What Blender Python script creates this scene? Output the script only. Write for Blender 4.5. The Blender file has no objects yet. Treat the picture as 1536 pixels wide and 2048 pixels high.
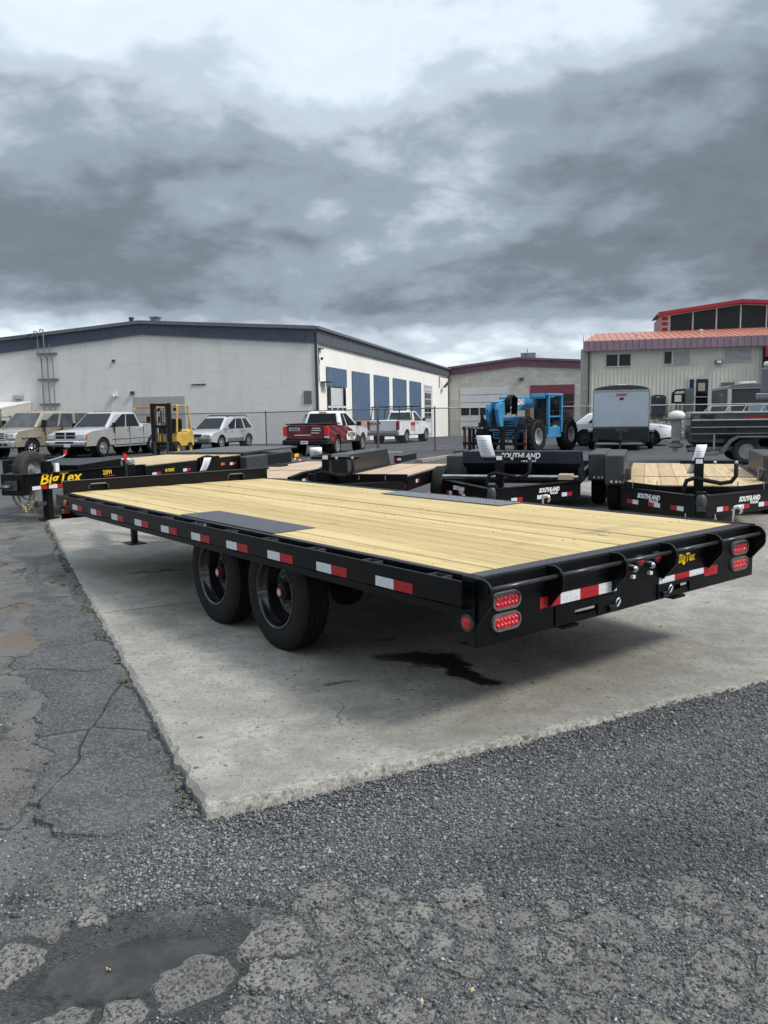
import bpy, bmesh, math, random
import numpy as np
from mathutils import Matrix, Vector
from mathutils import noise as mnoise
random.seed(7); np.random.seed(7)
R = math.radians
S = bpy.context.scene
COL = bpy.context.collection

# ------------------------------------------------------------------ camera
cd = bpy.data.cameras.new('camera'); cam = bpy.data.objects.new('camera', cd); COL.objects.link(cam)
PITCH, ROLL, CAMH = 0.12229, 0.0171, 1.5413
fw = Vector((0, math.cos(PITCH), -math.sin(PITCH))); up0 = Vector((0, math.sin(PITCH), math.cos(PITCH))); rt0 = Vector((1, 0, 0))
rt = rt0*math.cos(ROLL) - up0*math.sin(ROLL); up = up0*math.cos(ROLL) + rt0*math.sin(ROLL)
cam.matrix_world = Matrix(((rt.x, up.x, -fw.x, 0), (rt.y, up.y, -fw.y, 0), (rt.z, up.z, -fw.z, CAMH), (0, 0, 0, 1)))
cd.sensor_fit = 'VERTICAL'; cd.sensor_height = 36.0; cd.lens = 1624.84/2048*36.0
cd.clip_start = 0.05; cd.clip_end = 3000
S.camera = cam

# ------------------------------------------------------------------ world: overcast sky over a Nishita sky
SUN_EL, SUN_AZ = 47.0, 118.0          # degrees; azimuth clockwise from +Y (behind right of the viewer)
W = bpy.data.worlds.new('World'); S.world = W; W.use_nodes = True
nt = W.node_tree; nt.nodes.clear()
def wn(t, **k):
    n = nt.nodes.new(t)
    for a, b in k.items(): setattr(n, a, b)
    return n
def wl(a, b): nt.links.new(a, b)
def wmath(op, a, b=None, c=None):
    n = wn('ShaderNodeMath', operation=op)
    for i, q in enumerate((a, b, c)):
        if q is None: continue
        if isinstance(q, (int, float)): n.inputs[i].default_value = q
        else: wl(q, n.inputs[i])
    return n.outputs[0]
wo = wn('ShaderNodeOutputWorld'); bg = wn('ShaderNodeBackground'); wl(bg.outputs[0], wo.inputs[0])
sky = wn('ShaderNodeTexSky'); sky.sky_type = 'NISHITA'; sky.sun_disc = False
sky.sun_elevation = R(SUN_EL); sky.sun_rotation = R(SUN_AZ); sky.altitude = 300; sky.air_density = 1.0; sky.dust_density = 1.5
tc = wn('ShaderNodeTexCoord'); sp = wn('ShaderNodeSeparateXYZ'); wl(tc.outputs['Generated'], sp.inputs[0])
zc = wmath('MAXIMUM', sp.outputs[2], 0.0)
den = wmath('ADD', zc, 0.34)
cb = wn('ShaderNodeCombineXYZ')
wl(wmath('DIVIDE', sp.outputs[0], den), cb.inputs[0]); wl(wmath('DIVIDE', sp.outputs[1], den), cb.inputs[1]); wl(wmath('MULTIPLY', zc, 1.2), cb.inputs[2])
def wnoise(vec, scale, detail, rough, dist, off):
    mp = wn('ShaderNodeMapping'); mp.inputs['Location'].default_value = off; wl(vec, mp.inputs[0])
    n = wn('ShaderNodeTexNoise'); n.inputs['Scale'].default_value = scale; n.inputs['Detail'].default_value = detail
    n.inputs['Roughness'].default_value = rough; n.inputs['Distortion'].default_value = dist
    wl(mp.outputs[0], n.inputs['Vector']); return n.outputs['Fac']
n1 = wnoise(cb.outputs[0], 0.95, 3, 0.50, 0.2, (0.9, 4.1, 0.4))      # big banks
n2 = wnoise(cb.outputs[0], 2.6, 7, 0.56, 0.12, (7.3, 2.2, 1.0))      # billows and shreds
# cloud base is darkest a little above the horizon, thinner overhead and at the far rim
er = wn('ShaderNodeValToRGB'); wl(zc, er.inputs[0]); e = er.color_ramp; e.interpolation = 'EASE'
e.elements[0].position = 0.0; e.elements[0].color = (.66, .66, .66, 1)
e.elements[1].position = 1.0; e.elements[1].color = (.70, .70, .70, 1)
for p_, v_ in ((.05, .84), (.09, .72), (.135, .42), (.18, .30), (.24, .38), (.31, .51), (.38, .64), (.46, .70), (.6, .70)):
    q = e.elements.new(p_); q.color = (v_, v_, v_, 1)
a1 = wmath('MULTIPLY_ADD', wmath('SUBTRACT', n1, 0.5), 1.08, er.outputs[0])
n3 = wnoise(cb.outputs[0], 6.5, 5, 0.58, 0.25, (2.3, 8.2, 3.0))     # crisp lumps
bil = wmath('ABSOLUTE', wmath('SUBTRACT', wnoise(cb.outputs[0], 3.0, 4, 0.55, 0.2, (5.5, 0.7, 2.0)), 0.5))   # cauliflower edges
a2 = wmath('MULTIPLY_ADD', wmath('SUBTRACT', n2, 0.5), 0.80, a1)
a25 = wmath('MULTIPLY_ADD', wmath('SUBTRACT', bil, 0.09), 0.8, a2)
a3 = wmath('MULTIPLY_ADD', wmath('SUBTRACT', n3, 0.5), 0.34, a25)
cr = wn('ShaderNodeValToRGB'); wl(a3, cr.inputs[0]); c = cr.color_ramp; c.interpolation = 'EASE'
c.elements[0].position = 0.0; c.elements[0].color = (.090, .106, .128, 1)
c.elements[1].position = 1.0; c.elements[1].color = (.74, .77, .79, 1)
for p_, v_ in ((.22, (.118, .140, .168)), (.45, (.198, .236, .280)), (.64, (.345, .393, .447)), (.82, (.57, .62, .665))):
    q = c.elements.new(p_); q.color = (*v_, 1)
# thin gaps let the blue sky through
gap = wn('ShaderNodeMapRange'); gap.inputs[1].default_value = .60; gap.inputs[2].default_value = .95; gap.inputs[3].default_value = 0.0; gap.inputs[4].default_value = .40
wl(a3, gap.inputs[0])
ss = wn('ShaderNodeMixRGB', blend_type='MULTIPLY'); ss.inputs[0].default_value = 1; ss.inputs[2].default_value = (.12, .12, .12, 1); wl(sky.outputs[0], ss.inputs[1])
mx = wn('ShaderNodeMixRGB'); wl(gap.outputs[0], mx.inputs[0]); wl(cr.outputs[0], mx.inputs[1]); wl(ss.outputs[0], mx.inputs[2])
# an overcast dome brightens steadily towards the zenith
zen = wn('ShaderNodeMapRange'); zen.inputs[1].default_value = .40; zen.inputs[2].default_value = 1.0; zen.inputs[3].default_value = 1.0; zen.inputs[4].default_value = 1.9
wl(zc, zen.inputs[0])
mz = wn('ShaderNodeVectorMath', operation='SCALE'); wl(mx.outputs[0], mz.inputs[0]); wl(zen.outputs[0], mz.inputs['Scale'])
wl(mz.outputs[0], bg.inputs[0]); bg.inputs[1].default_value = 0.86

# ------------------------------------------------------------------ sun through cloud
sl = bpy.data.lights.new('sun', 'SUN'); sl.energy = 1.5; sl.angle = R(11); sl.color = (1, .945, .87)
sun = bpy.data.objects.new('sun', sl); COL.objects.link(sun)
az = R(SUN_AZ); el = R(SUN_EL)
sd = Vector((math.sin(az)*math.cos(el), math.cos(az)*math.cos(el), math.sin(el)))
sun.rotation_euler = sd.to_track_quat('Z', 'Y').to_euler(); sun.location = sd*60
S.view_settings.view_transform = 'Standard'; S.view_settings.look = 'None'; S.view_settings.gamma = 1
S.view_settings.use_curve_mapping = False
S.view_settings.exposure = 1.0
S.render.engine = 'CYCLES'
S.cycles.max_bounces = 6; S.cycles.diffuse_bounces = 3; S.cycles.glossy_bounces = 3; S.cycles.transparent_max_bounces = 6
W.cycles.sampling_method = 'MANUAL'; W.cycles.sample_map_resolution = 256

# ------------------------------------------------------------------ materials
MATS = {}
class NB:
    """small node helper"""
    def __init__(s, name):
        m = bpy.data.materials.new(name); m.use_nodes = True; s.m = m; s.t = m.node_tree; s.t.nodes.clear()
        s.out = s.n('ShaderNodeOutputMaterial'); s.b = s.n('ShaderNodeBsdfPrincipled'); s.l(s.b.outputs[0], s.out.inputs[0])
        MATS[name] = m
    def n(s, t, **k):
        x = s.t.nodes.new(t)
        for a, b in k.items(): setattr(x, a, b)
        return x
    def l(s, a, b): s.t.links.new(a, b)
    def put(s, sock, v):
        if isinstance(v, (int, float)): sock.default_value = v
        elif isinstance(v, (tuple, list)):
            sock.default_value = (*v, 1) if len(v) == 3 and sock.type == 'RGBA' else v
        else: s.l(v, sock)
    def math(s, op, a, b=None, c=None, clamp=False):
        x = s.n('ShaderNodeMath', operation=op, use_clamp=clamp)
        for i, q in enumerate((a, b, c)):
            if q is not None: s.put(x.inputs[i], q)
        return x.outputs[0]
    def mix(s, f, a, b, mode='MIX'):
        x = s.n('ShaderNodeMixRGB', blend_type=mode); s.put(x.inputs[0], f); s.put(x.inputs[1], a); s.put(x.inputs[2], b); return x.outputs[0]
    def noise(s, vec, scale, detail=4, rough=.55, dist=0):
        x = s.n('ShaderNodeTexNoise'); s.put(x.inputs['Vector'], vec); x.inputs['Scale'].default_value = scale
        x.inputs['Detail'].default_value = detail; x.inputs['Roughness'].default_value = rough; x.inputs['Distortion'].default_value = dist
        return x.outputs['Fac']
    def vor(s, vec, scale, feature='F1', out='Distance', rnd=1.0):
        x = s.n('ShaderNodeTexVoronoi', feature=feature); s.put(x.inputs['Vector'], vec); x.inputs['Scale'].default_value = scale
        x.inputs['Randomness'].default_value = rnd
        return x.outputs[out]
    def map(s, vec, loc=(0, 0, 0), scale=(1, 1, 1), rot=(0, 0, 0)):
        x = s.n('ShaderNodeMapping'); s.put(x.inputs[0], vec); x.inputs['Location'].default_value = loc; x.inputs['Scale'].default_value = scale; x.inputs['Rotation'].default_value = rot
        return x.outputs[0]
    def rng(s, v, a, b, c=0., d=1., smooth=True):
        x = s.n('ShaderNodeMapRange'); x.interpolation_type = 'SMOOTHSTEP' if smooth else 'LINEAR'
        s.put(x.inputs[0], v)
        for i, q in enumerate((a, b, c, d)): x.inputs[i+1].default_value = q
        return x.outputs[0]
    def ramp(s, v, stops):
        x = s.n('ShaderNodeValToRGB'); s.put(x.inputs[0], v); r = x.color_ramp
        while len(r.elements) > 1: r.elements.remove(r.elements[-1])
        r.elements[0].position = stops[0][0]; r.elements[0].color = (*stops[0][1], 1)
        for p, c in stops[1:]:
            q = r.elements.new(p); q.color = (*c, 1)
        return x.outputs[0]
    def obj(s): return s.n('ShaderNodeTexCoord').outputs['Object']
    def pos(s): return s.n('ShaderNodeNewGeometry').outputs['Position']
    def bump(s, h, strength=.3, dist=.01):
        x = s.n('ShaderNodeBump'); x.inputs['Strength'].default_value = strength; x.inputs['Distance'].default_value = dist; s.put(x.inputs['Height'], h)
        s.l(x.outputs[0], s.b.inputs['Normal'])
    def fin(s, col, rough=.5, metal=0., spec=.5, coat=0.):
        s.put(s.b.inputs['Base Color'], col); s.put(s.b.inputs['Roughness'], rough); s.put(s.b.inputs['Metallic'], metal)
        s.b.inputs['Specular IOR Level'].default_value = spec; s.b.inputs['Coat Weight'].default_value = coat
        return s.m

def mat(name, col, rough=.5, metal=0., var=.12, vs=6., spec=.5, coat=0., bump=0., bs=60., dirt=0.):
    """painted / plain surface: colour with faint mottling, dust and roughness variation"""
    if name in MATS: return MATS[name]
    b = NB(name); o = b.obj()
    f = b.noise(o, vs, 5, .6)
    dk = tuple(max(0, x*(1-var)) for x in col); lt = tuple(min(1, x*(1+var)) for x in col)
    cc = b.mix(b.rng(f, .3, .7), dk, lt)
    if dirt: cc = b.mix(b.math('MULTIPLY', b.rng(b.noise(o, vs*.35, 6, .65), .45, .75), dirt), cc, (.16, .15, .13))
    rr = b.math('ADD', rough-.06, b.math('MULTIPLY', f, .12))
    if bump: b.bump(b.noise(o, bs, 3, .6), bump, .004)
    return b.fin(cc, rr, metal, spec, coat)

BLACK = mat('black_paint', (.0032, .0034, .0040), .33, 0, .25, 4, .26, .0, .05, 25)
BLACKM = mat('black_matt', (.007, .007, .0078), .55, 0, .3, 8, .3)
DSTEEL = mat('dark_steel', (.055, .058, .064), .42, .35, .15, 9)
GSTEEL = mat('grey_steel', (.21, .215, .225), .45, .5, .15, 8)
GALV = mat('galvanised', (.42, .43, .44), .42, .7, .15, 10)
CHROME = mat('chrome', (.75, .76, .78), .14, 1., .06, 10)
RUBBER = mat('tyre_rubber', (.0085, .0085, .009), .75, 0, .3, 14, .25, 0, .12, 60)
RUBBERG = mat('tyre_rubber_dusty', (.035, .034, .032), .85, 0, .3, 12, .3)
RIMBLK = mat('rim_black', (.008, .008, .009), .22, 0, .2, 8, .6, .6)
ALU = mat('alloy', (.52, .53, .55), .28, .85, .1, 8)
RED = mat('red_plastic', (.50, .012, .015), .25, 0, .15, 30, .5, .3)
REDT = mat('red_reflective_tape', (.36, .012, .018), .38, 0, .12, 60)
WHT = mat('white_reflective_tape', (.60, .63, .66), .38, 0, .10, 60)
ORANGE = mat('amber_plastic', (.62, .13, .02), .3)
YELT = mat('yellow_vinyl', (.80, .50, .01), .45, 0, .04)
WHTT = mat('white_vinyl', (.80, .80, .80), .45, 0, .04)
REDV = mat('red_vinyl', (.42, .02, .025), .5, 0, .05)
BLKV = mat('black_vinyl', (.012, .012, .012), .5, 0, .05)
PAPER = mat('paper', (.84, .86, .90), .6, 0, .04, 20)
GLASS = mat('dark_glass', (.007, .010, .013), .04, 0, .3, 1, .22)
GLASSW = mat('pale_glass', (.030, .038, .042), .05, 0, .7, 1.5, .5)
LENS = mat('clear_lens', (.55, .57, .60), .12, .2, .2, 20)
WHITEP = mat('white_car_paint', (.72, .73, .74), .28, 0, .04, 2, .5, .5, 0, 0, .05)
SILVER = mat('silver_car_paint', (.46, .47, .485), .30, .45, .05, 2, .5, .5, 0, 0, .08)
LEXSIL = mat('pale_silver_paint', (.50, .52, .535), .30, .4, .05, 2, .5, .5)
BEIGE = mat('beige_car_paint', (.27, .235, .185), .30, .35, .06, 2, .5, .5, 0, 0, .1)
TRIMG = mat('grey_cladding', (.12, .125, .12), .5, .1, .1, 4)
YEL = mat('forklift_yellow', (.56, .36, .07), .5, 0, .18, 5, .4, 0, 0, 0, .35)
TBLUE = mat('machine_blue', (.045, .225, .415), .4, 0, .15, 4, .5, .2, 0, 0, .12)
RUST = mat('rusty_steel', (.12, .065, .04), .75, .1, .4, 10)
BROWNP = mat('brown_wood_block', (.16, .095, .055), .75, 0, .3, 8)
NAVY = mat('navy_paint', (.008, .011, .022), .35, 0, .2, 5, .5, .2)
GREYBLUE = mat('grey_blue_panel', (.40, .455, .525), .38, .1, .05, 2, .5, .1)
CHARC = mat('charcoal_panel', (.035, .038, .042), .45, 0, .12, 3)
BOATG = mat('boat_grey', (.055, .058, .058), .35, .1, .15, 3, .5, .3)
BOATL = mat('boat_silver', (.30, .31, .30), .35, .3, .15, 3)
WHITEPL = mat('white_plastic', (.66, .66, .64), .45, 0, .08, 5)
DKGREEN = mat('green_cabinet', (.075, .10, .095), .55, 0, .15, 3)

def mk_chain():
    return mat('chain_zinc', (.55, .54, .50), .3, .9, .2, 30)
CHAIN = mk_chain()

def mk_lens():
    b = NB('red_led_lens'); o = b.obj()
    v = b.vor(b.map(o, (0, 0, 0), (1, 1, 1)), 60)
    f = b.noise(o, 90, 3, .6)
    cc = b.mix(b.rng(v, .1, .6), (.75, .03, .05), (.30, .004, .008)); cc = b.mix(b.math('MULTIPLY', f, .3), cc, (.9, .12, .14))
    b.bump(b.math('ADD', v, b.math('MULTIPLY', f, .3)), .5, .006)
    return b.fin(cc, .16, 0, .6, .5)
LEDLENS = mk_lens()

def mk_wood(name, light, mid, dark, stain=False, gscale=1.0):
    b = NB(name); o = b.obj(); inf = b.n('ShaderNodeObjectInfo').outputs['Random']
    off = b.n('ShaderNodeCombineXYZ'); b.put(off.inputs[0], b.math('MULTIPLY', inf, 37.)); b.put(off.inputs[2], b.math('MULTIPLY', inf, 11.))
    va = b.n('ShaderNodeVectorMath', operation='ADD'); b.put(va.inputs[0], o); b.put(va.inputs[1], off.outputs[0]); p = va.outputs[0]
    g1 = b.noise(b.map(p, (0, 0, 0), (.55, 26*gscale, 26)), 1.6, 6, .62, .6)
    g2 = b.noise(b.map(p, (0, 0, 0), (1.6, 120*gscale, 60)), 1.0, 3, .6)
    g3 = b.noise(b.map(p, (3, 1, 0), (.35, 2.2, 2)), 1.3, 3, .5)
    base = b.ramp(g1, [(.28, dark), (.42, mid), (.52, light), (.62, mid), (.70, light), (.8, dark)])
    g4 = b.noise(b.map(p, (0, 5, 0), (.45, 8.5*gscale, 9)), 1.5, 5, .6, 1.2)
    base = b.mix(b.math('MULTIPLY', b.rng(g4, .50, .66), .62), base, dark)
    base = b.mix(b.math('MULTIPLY', b.rng(g4, .46, .34), .45), base, tuple(min(1, x*1.12) for x in light))
    base = b.mix(b.math('MULTIPLY', b.rng(g2, .5, .75), .28), base, dark)
    base = b.mix(b.math('MULTIPLY', b.rng(g3, .4, .75), .35), base, mid)
    base = b.mix(b.math('MULTIPLY', b.math('SUBTRACT', inf, .30), .75, clamp=True), base, dark)
    # knots
    kv = b.n('ShaderNodeTexVoronoi', feature='F1'); b.put(kv.inputs['Vector'], b.map(p, (0, 0, 0), (1.25, 3.6, 0.01))); kv.inputs['Scale'].default_value = 1.45
    kn = b.rng(kv.outputs['Distance'], .045, .095, 1, 0)
    sc = b.n('ShaderNodeSeparateColor'); b.put(sc.inputs[0], kv.outputs['Color'])
    kn = b.math('MULTIPLY', kn, b.rng(sc.outputs[0], .30, .34))
    base = b.mix(b.math('MULTIPLY', kn, .85), base, (.10, .055, .02))
    halo = b.math('MULTIPLY', b.rng(kv.outputs['Distance'], .08, .2, 1, 0), b.rng(sc.outputs[0], .30, .34))
    base = b.mix(b.math('MULTIPLY', halo, .30), base, (.42, .27, .10))
    if stain:   # grey scuffs left across the boards near the rear end
        s = b.noise(b.map(o, (0, 0, 0), (2.2, 1.2, 1)), 2.0, 5, .65)
        sx = b.n('ShaderNodeSeparateXYZ'); b.put(sx.inputs[0], o)
        band = b.math('MULTIPLY', b.rng(sx.outputs[0], .25, .42), b.rng(sx.outputs[0], .48, .75, 1, 0))
        band2 = b.math('MULTIPLY', b.rng(sx.outputs[1], -1.0, -.2), b.rng(sx.outputs[1], .3, .75, 1, 0))
        base = b.mix(b.math('MULTIPLY', b.math('MULTIPLY', b.math('MULTIPLY', band, band2), b.rng(s, .42, .62)), .55), base, (.20, .17, .125))
        s2 = b.noise(b.map(o, (5, 0, 0), (.5, 5, 1)), 1.6, 5, .7)
        base = b.mix(b.math('MULTIPLY', b.rng(s2, .60, .78), .35), base, (.36, .25, .13))
    b.bump(b.math('ADD', g1, b.math('MULTIPLY', g2, .5)), .25, .003)
    return b.fin(base, .62, 0, .35)
WOODN = mk_wood('new_pine', (.60, .480, .240), (.52, .398, .175), (.33, .222, .085), True)
WOODP = mk_wood('pale_pine', (.58, .44, .31), (.48, .35, .235), (.32, .215, .14))
WOODT = mk_wood('trailer_pine', (.58, .455, .265), (.50, .37, .20), (.34, .23, .12))

def mk_tread():
    b = NB('diamond_plate'); o = b.obj()
    u = b.map(o, (0, 0, 0), (1, 1, 1), (0, 0, R(45)))
    ck = b.n('ShaderNodeTexChecker'); b.put(ck.inputs[0], b.map(u, (0, 0, 0), (26, 26, .001))); ck.inputs['Scale'].default_value = 1
    w1 = b.n('ShaderNodeTexWave'); w1.bands_direction = 'X'; b.put(w1.inputs[0], b.map(u, (0, 0, 0), (1, 1, 1))); w1.inputs['Scale'].default_value = 12
    w2 = b.n('ShaderNodeTexWave'); w2.bands_direction = 'Y'; b.put(w2.inputs[0], u); w2.inputs['Scale'].default_value = 12
    h = b.mix(ck.outputs[1], b.rng(w1.outputs[1], .6, .95), b.rng(w2.outputs[1], .6, .95))
    b.bump(h, .9, .006)
    cc = b.mix(h, (.13, .135, .145), (.30, .31, .325))
    return b.fin(cc, .40, .35)
TREAD = mk_tread()
PLATE = mat('flat_steel_plate', (.060, .063, .070), .44, .2, .15, 7, .5, 0, .05, 40)

def mk_asphalt():
    b = NB('asphalt'); p = b.pos()
    sx = b.n('ShaderNodeSeparateXYZ'); b.put(sx.inputs[0], p); X, Y = sx.outputs[0], sx.outputs[1]
    big = b.noise(b.map(p, (0, 0, 0), (.35, .22, 1)), 1.0, 6, .6, .4)
    mid = b.noise(p, 3.0, 6, .65, .3)
    agg = b.n('ShaderNodeTexVoronoi', feature='F1'); b.put(agg.inputs['Vector'], p); agg.inputs['Scale'].default_value = 130
    sc = b.n('ShaderNodeSeparateColor'); b.put(sc.inputs[0], agg.outputs['Color'])
    near = b.rng(Y, 5.0, 16., 1, 0)                      # grain too fine to see beyond
    cc = b.mix(b.rng(mid, .3, .7), (.050, .051, .052), (.088, .089, .087))
    cc = b.mix(b.math('MULTIPLY', b.rng(sc.outputs[0], .45, 1.), b.math('MULTIPLY', near, .75)), cc, (.19, .19, .182))
    # older, paler sheet on the left and towards the middle distance, brown silt patches
    old = b.math('MULTIPLY', b.rng(X, -1.0, -1.9), b.rng(mid, .30, .62))
    cc = b.mix(b.math('MULTIPLY', old, .7), cc, (.145, .144, .132))
    silt = b.math('MULTIPLY', b.math('MULTIPLY', b.rng(X, -1.2, -2.6), b.rng(Y, 14., 8.)), b.rng(b.noise(b.map(p, (1, 4, 0), (.9, .6, 1)), 1.1, 6, .65), .50, .66))
    cc = b.mix(b.math('MULTIPLY', silt, .75), cc, (.135, .108, .078))
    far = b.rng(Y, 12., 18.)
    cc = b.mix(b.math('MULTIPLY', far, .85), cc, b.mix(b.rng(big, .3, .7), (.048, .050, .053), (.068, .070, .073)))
    # damp ground round the puddle
    dx = b.math('MULTIPLY', b.math('ADD', X, .78), 1.25); dy = b.math('MULTIPLY', b.math('SUBTRACT', Y, 2.20), 1.9)
    rr = b.math('SQRT', b.math('ADD', b.math('MULTIPLY', dx, dx), b.math('MULTIPLY', dy, dy)))
    wet = b.rng(b.math('ADD', rr, b.math('MULTIPLY', b.math('SUBTRACT', mid, .5), .75)), .62, .42)
    d2 = b.math('MULTIPLY', b.math('SUBTRACT', X, .9), .8); e2 = b.math('MULTIPLY', b.math('SUBTRACT', Y, 2.75), 2.4)
    r2 = b.math('SQRT', b.math('ADD', b.math('MULTIPLY', d2, d2), b.math('MULTIPLY', e2, e2)))
    wet2 = b.math('MULTIPLY', b.rng(b.math('ADD', r2, b.math('MULTIPLY', b.math('SUBTRACT', mid, .5), 1.6)), .60, .15), .45)
    wt = b.math('MAXIMUM', wet, wet2)
    cc = b.mix(b.math('MULTIPLY', wt, .72), cc, (.022, .022, .0215))
    # hairline cracks
    ck = b.n('ShaderNodeTexVoronoi', feature='DISTANCE_TO_EDGE'); wv = b.n('ShaderNodeTexNoise'); b.put(wv.inputs['Vector'], p); wv.inputs['Scale'].default_value = 2.2; wv.inputs['Detail'].default_value = 6; b.put(ck.inputs['Vector'], b.mix(.45, p, wv.outputs[1])); ck.inputs['Scale'].default_value = 2.2
    crack = b.math('MULTIPLY', b.math('MULTIPLY', b.rng(ck.outputs[0], .002, .02, 1, 0), b.rng(X, -.9, -1.3)), b.rng(b.noise(p, 1.7, 4, .6), .45, .6))
    pit = b.math('MULTIPLY', b.rng(b.noise(b.map(p, (4, 2, 0), (1, .7, 1)), 2.6, 7, .7), .54, .66), b.rng(X, -1.1, -1.5))
    cc = b.mix(b.math('MULTIPLY', pit, .7), cc, (.022, .021, .020))
    cc = b.mix(b.math('MULTIPLY', crack, .8), cc, (.014, .014, .014))
    h = b.math('MULTIPLY', b.math('SUBTRACT', 1., agg.outputs['Distance']), near)
    h = b.math('SUBTRACT', h, b.math('MULTIPLY', b.math('ADD', crack, pit), 1.5))
    b.bump(b.math('ADD', h, b.math('MULTIPLY', mid, 1.2)), .8, .006)
    ro = b.math('SUBTRACT', .88, b.math('MULTIPLY', wt, .42))
    return b.fin(cc, ro, 0, .35)
ASPH = mk_asphalt()

def mk_piece():
    b = NB('worn_asphalt'); p = b.pos()
    agg = b.n('ShaderNodeTexVoronoi', feature='F1'); b.put(agg.inputs['Vector'], p); agg.inputs['Scale'].default_value = 120
    sc = b.n('ShaderNodeSeparateColor'); b.put(sc.inputs[0], agg.outputs['Color'])
    m = b.noise(p, 9, 6, .65)
    cc = b.mix(b.rng(m, .3, .7), (.125, .125, .115), (.225, .223, .204))
    cc = b.mix(b.math('MULTIPLY', b.rng(sc.outputs[0], .5, 1.), .65), cc, (.27, .265, .24))
    cc = b.mix(b.math('MULTIPLY', b.rng(sc.outputs[1], .55, .9), .85), cc, (.022, .022, .021))
    inf = b.n('ShaderNodeObjectInfo').outputs['Random']
    cc = b.mix(b.math('MULTIPLY', inf, .38), cc, (.065, .065, .060))
    cc = b.mix(b.math('MULTIPLY', b.rng(b.noise(p, 28, 5, .7), .52, .66), .45), cc, (.05, .05, .047))
    b.bump(b.math('ADD', b.math('SUBTRACT', 1., agg.outputs['Distance']), b.math('MULTIPLY', b.noise(p, 45, 4, .7), 1.2)), .9, .006)
    return b.fin(cc, .9, 0, .3)
PIECE = mk_piece()

def mk_patch():
    b = NB('asphalt_patch_mix'); p = b.pos()
    agg = b.n('ShaderNodeTexVoronoi', feature='F1'); b.put(agg.inputs['Vector'], p); agg.inputs['Scale'].default_value = 115
    sc = b.n('ShaderNodeSeparateColor'); b.put(sc.inputs[0], agg.outputs['Color'])
    m = b.noise(p, 2.2, 6, .65); f = b.noise(p, 60, 4, .7)
    cc = b.mix(b.rng(m, .3, .7), (.058, .061, .064), (.105, .108, .110))
    cc = b.mix(b.math('MULTIPLY', b.rng(sc.outputs[0], .45, 1.), .7), cc, (.22, .222, .218))
    cc = b.mix(b.math('MULTIPLY', b.rng(sc.outputs[1], .6, 1.), .6), cc, (.03, .031, .032))
    cc = b.mix(b.math('MULTIPLY', b.rng(b.noise(p, 7, 6, .7), .5, .7), .5), cc, (.04, .041, .042))
    wv = b.n('ShaderNodeTexNoise'); b.put(wv.inputs['Vector'], p); wv.inputs['Scale'].default_value = 1.5
    ck = b.n('ShaderNodeTexVoronoi', feature='DISTANCE_TO_EDGE'); b.put(ck.inputs['Vector'], b.mix(.22, b.map(p, (0, 0, 0), (1, .8, 1), (0, 0, R(25))), wv.outputs[1])); ck.inputs['Scale'].default_value = 1.25
    crack = b.rng(ck.outputs[0], .0015, .0075, 1, 0)
    crack = b.math('MULTIPLY', crack, b.rng(b.noise(p, 1.6, 3, .5), .36, .48))
    cc = b.mix(b.math('MULTIPLY', crack, .75), cc, (.018, .018, .018))
    b.bump(b.math('SUBTRACT', b.math('ADD', f, b.math('SUBTRACT', .6, agg.outputs['Distance'])), b.math('MULTIPLY', crack, 2.)), 1.0, .007)
    return b.fin(cc, .85, 0, .35)
PATCH = mk_patch()

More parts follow.
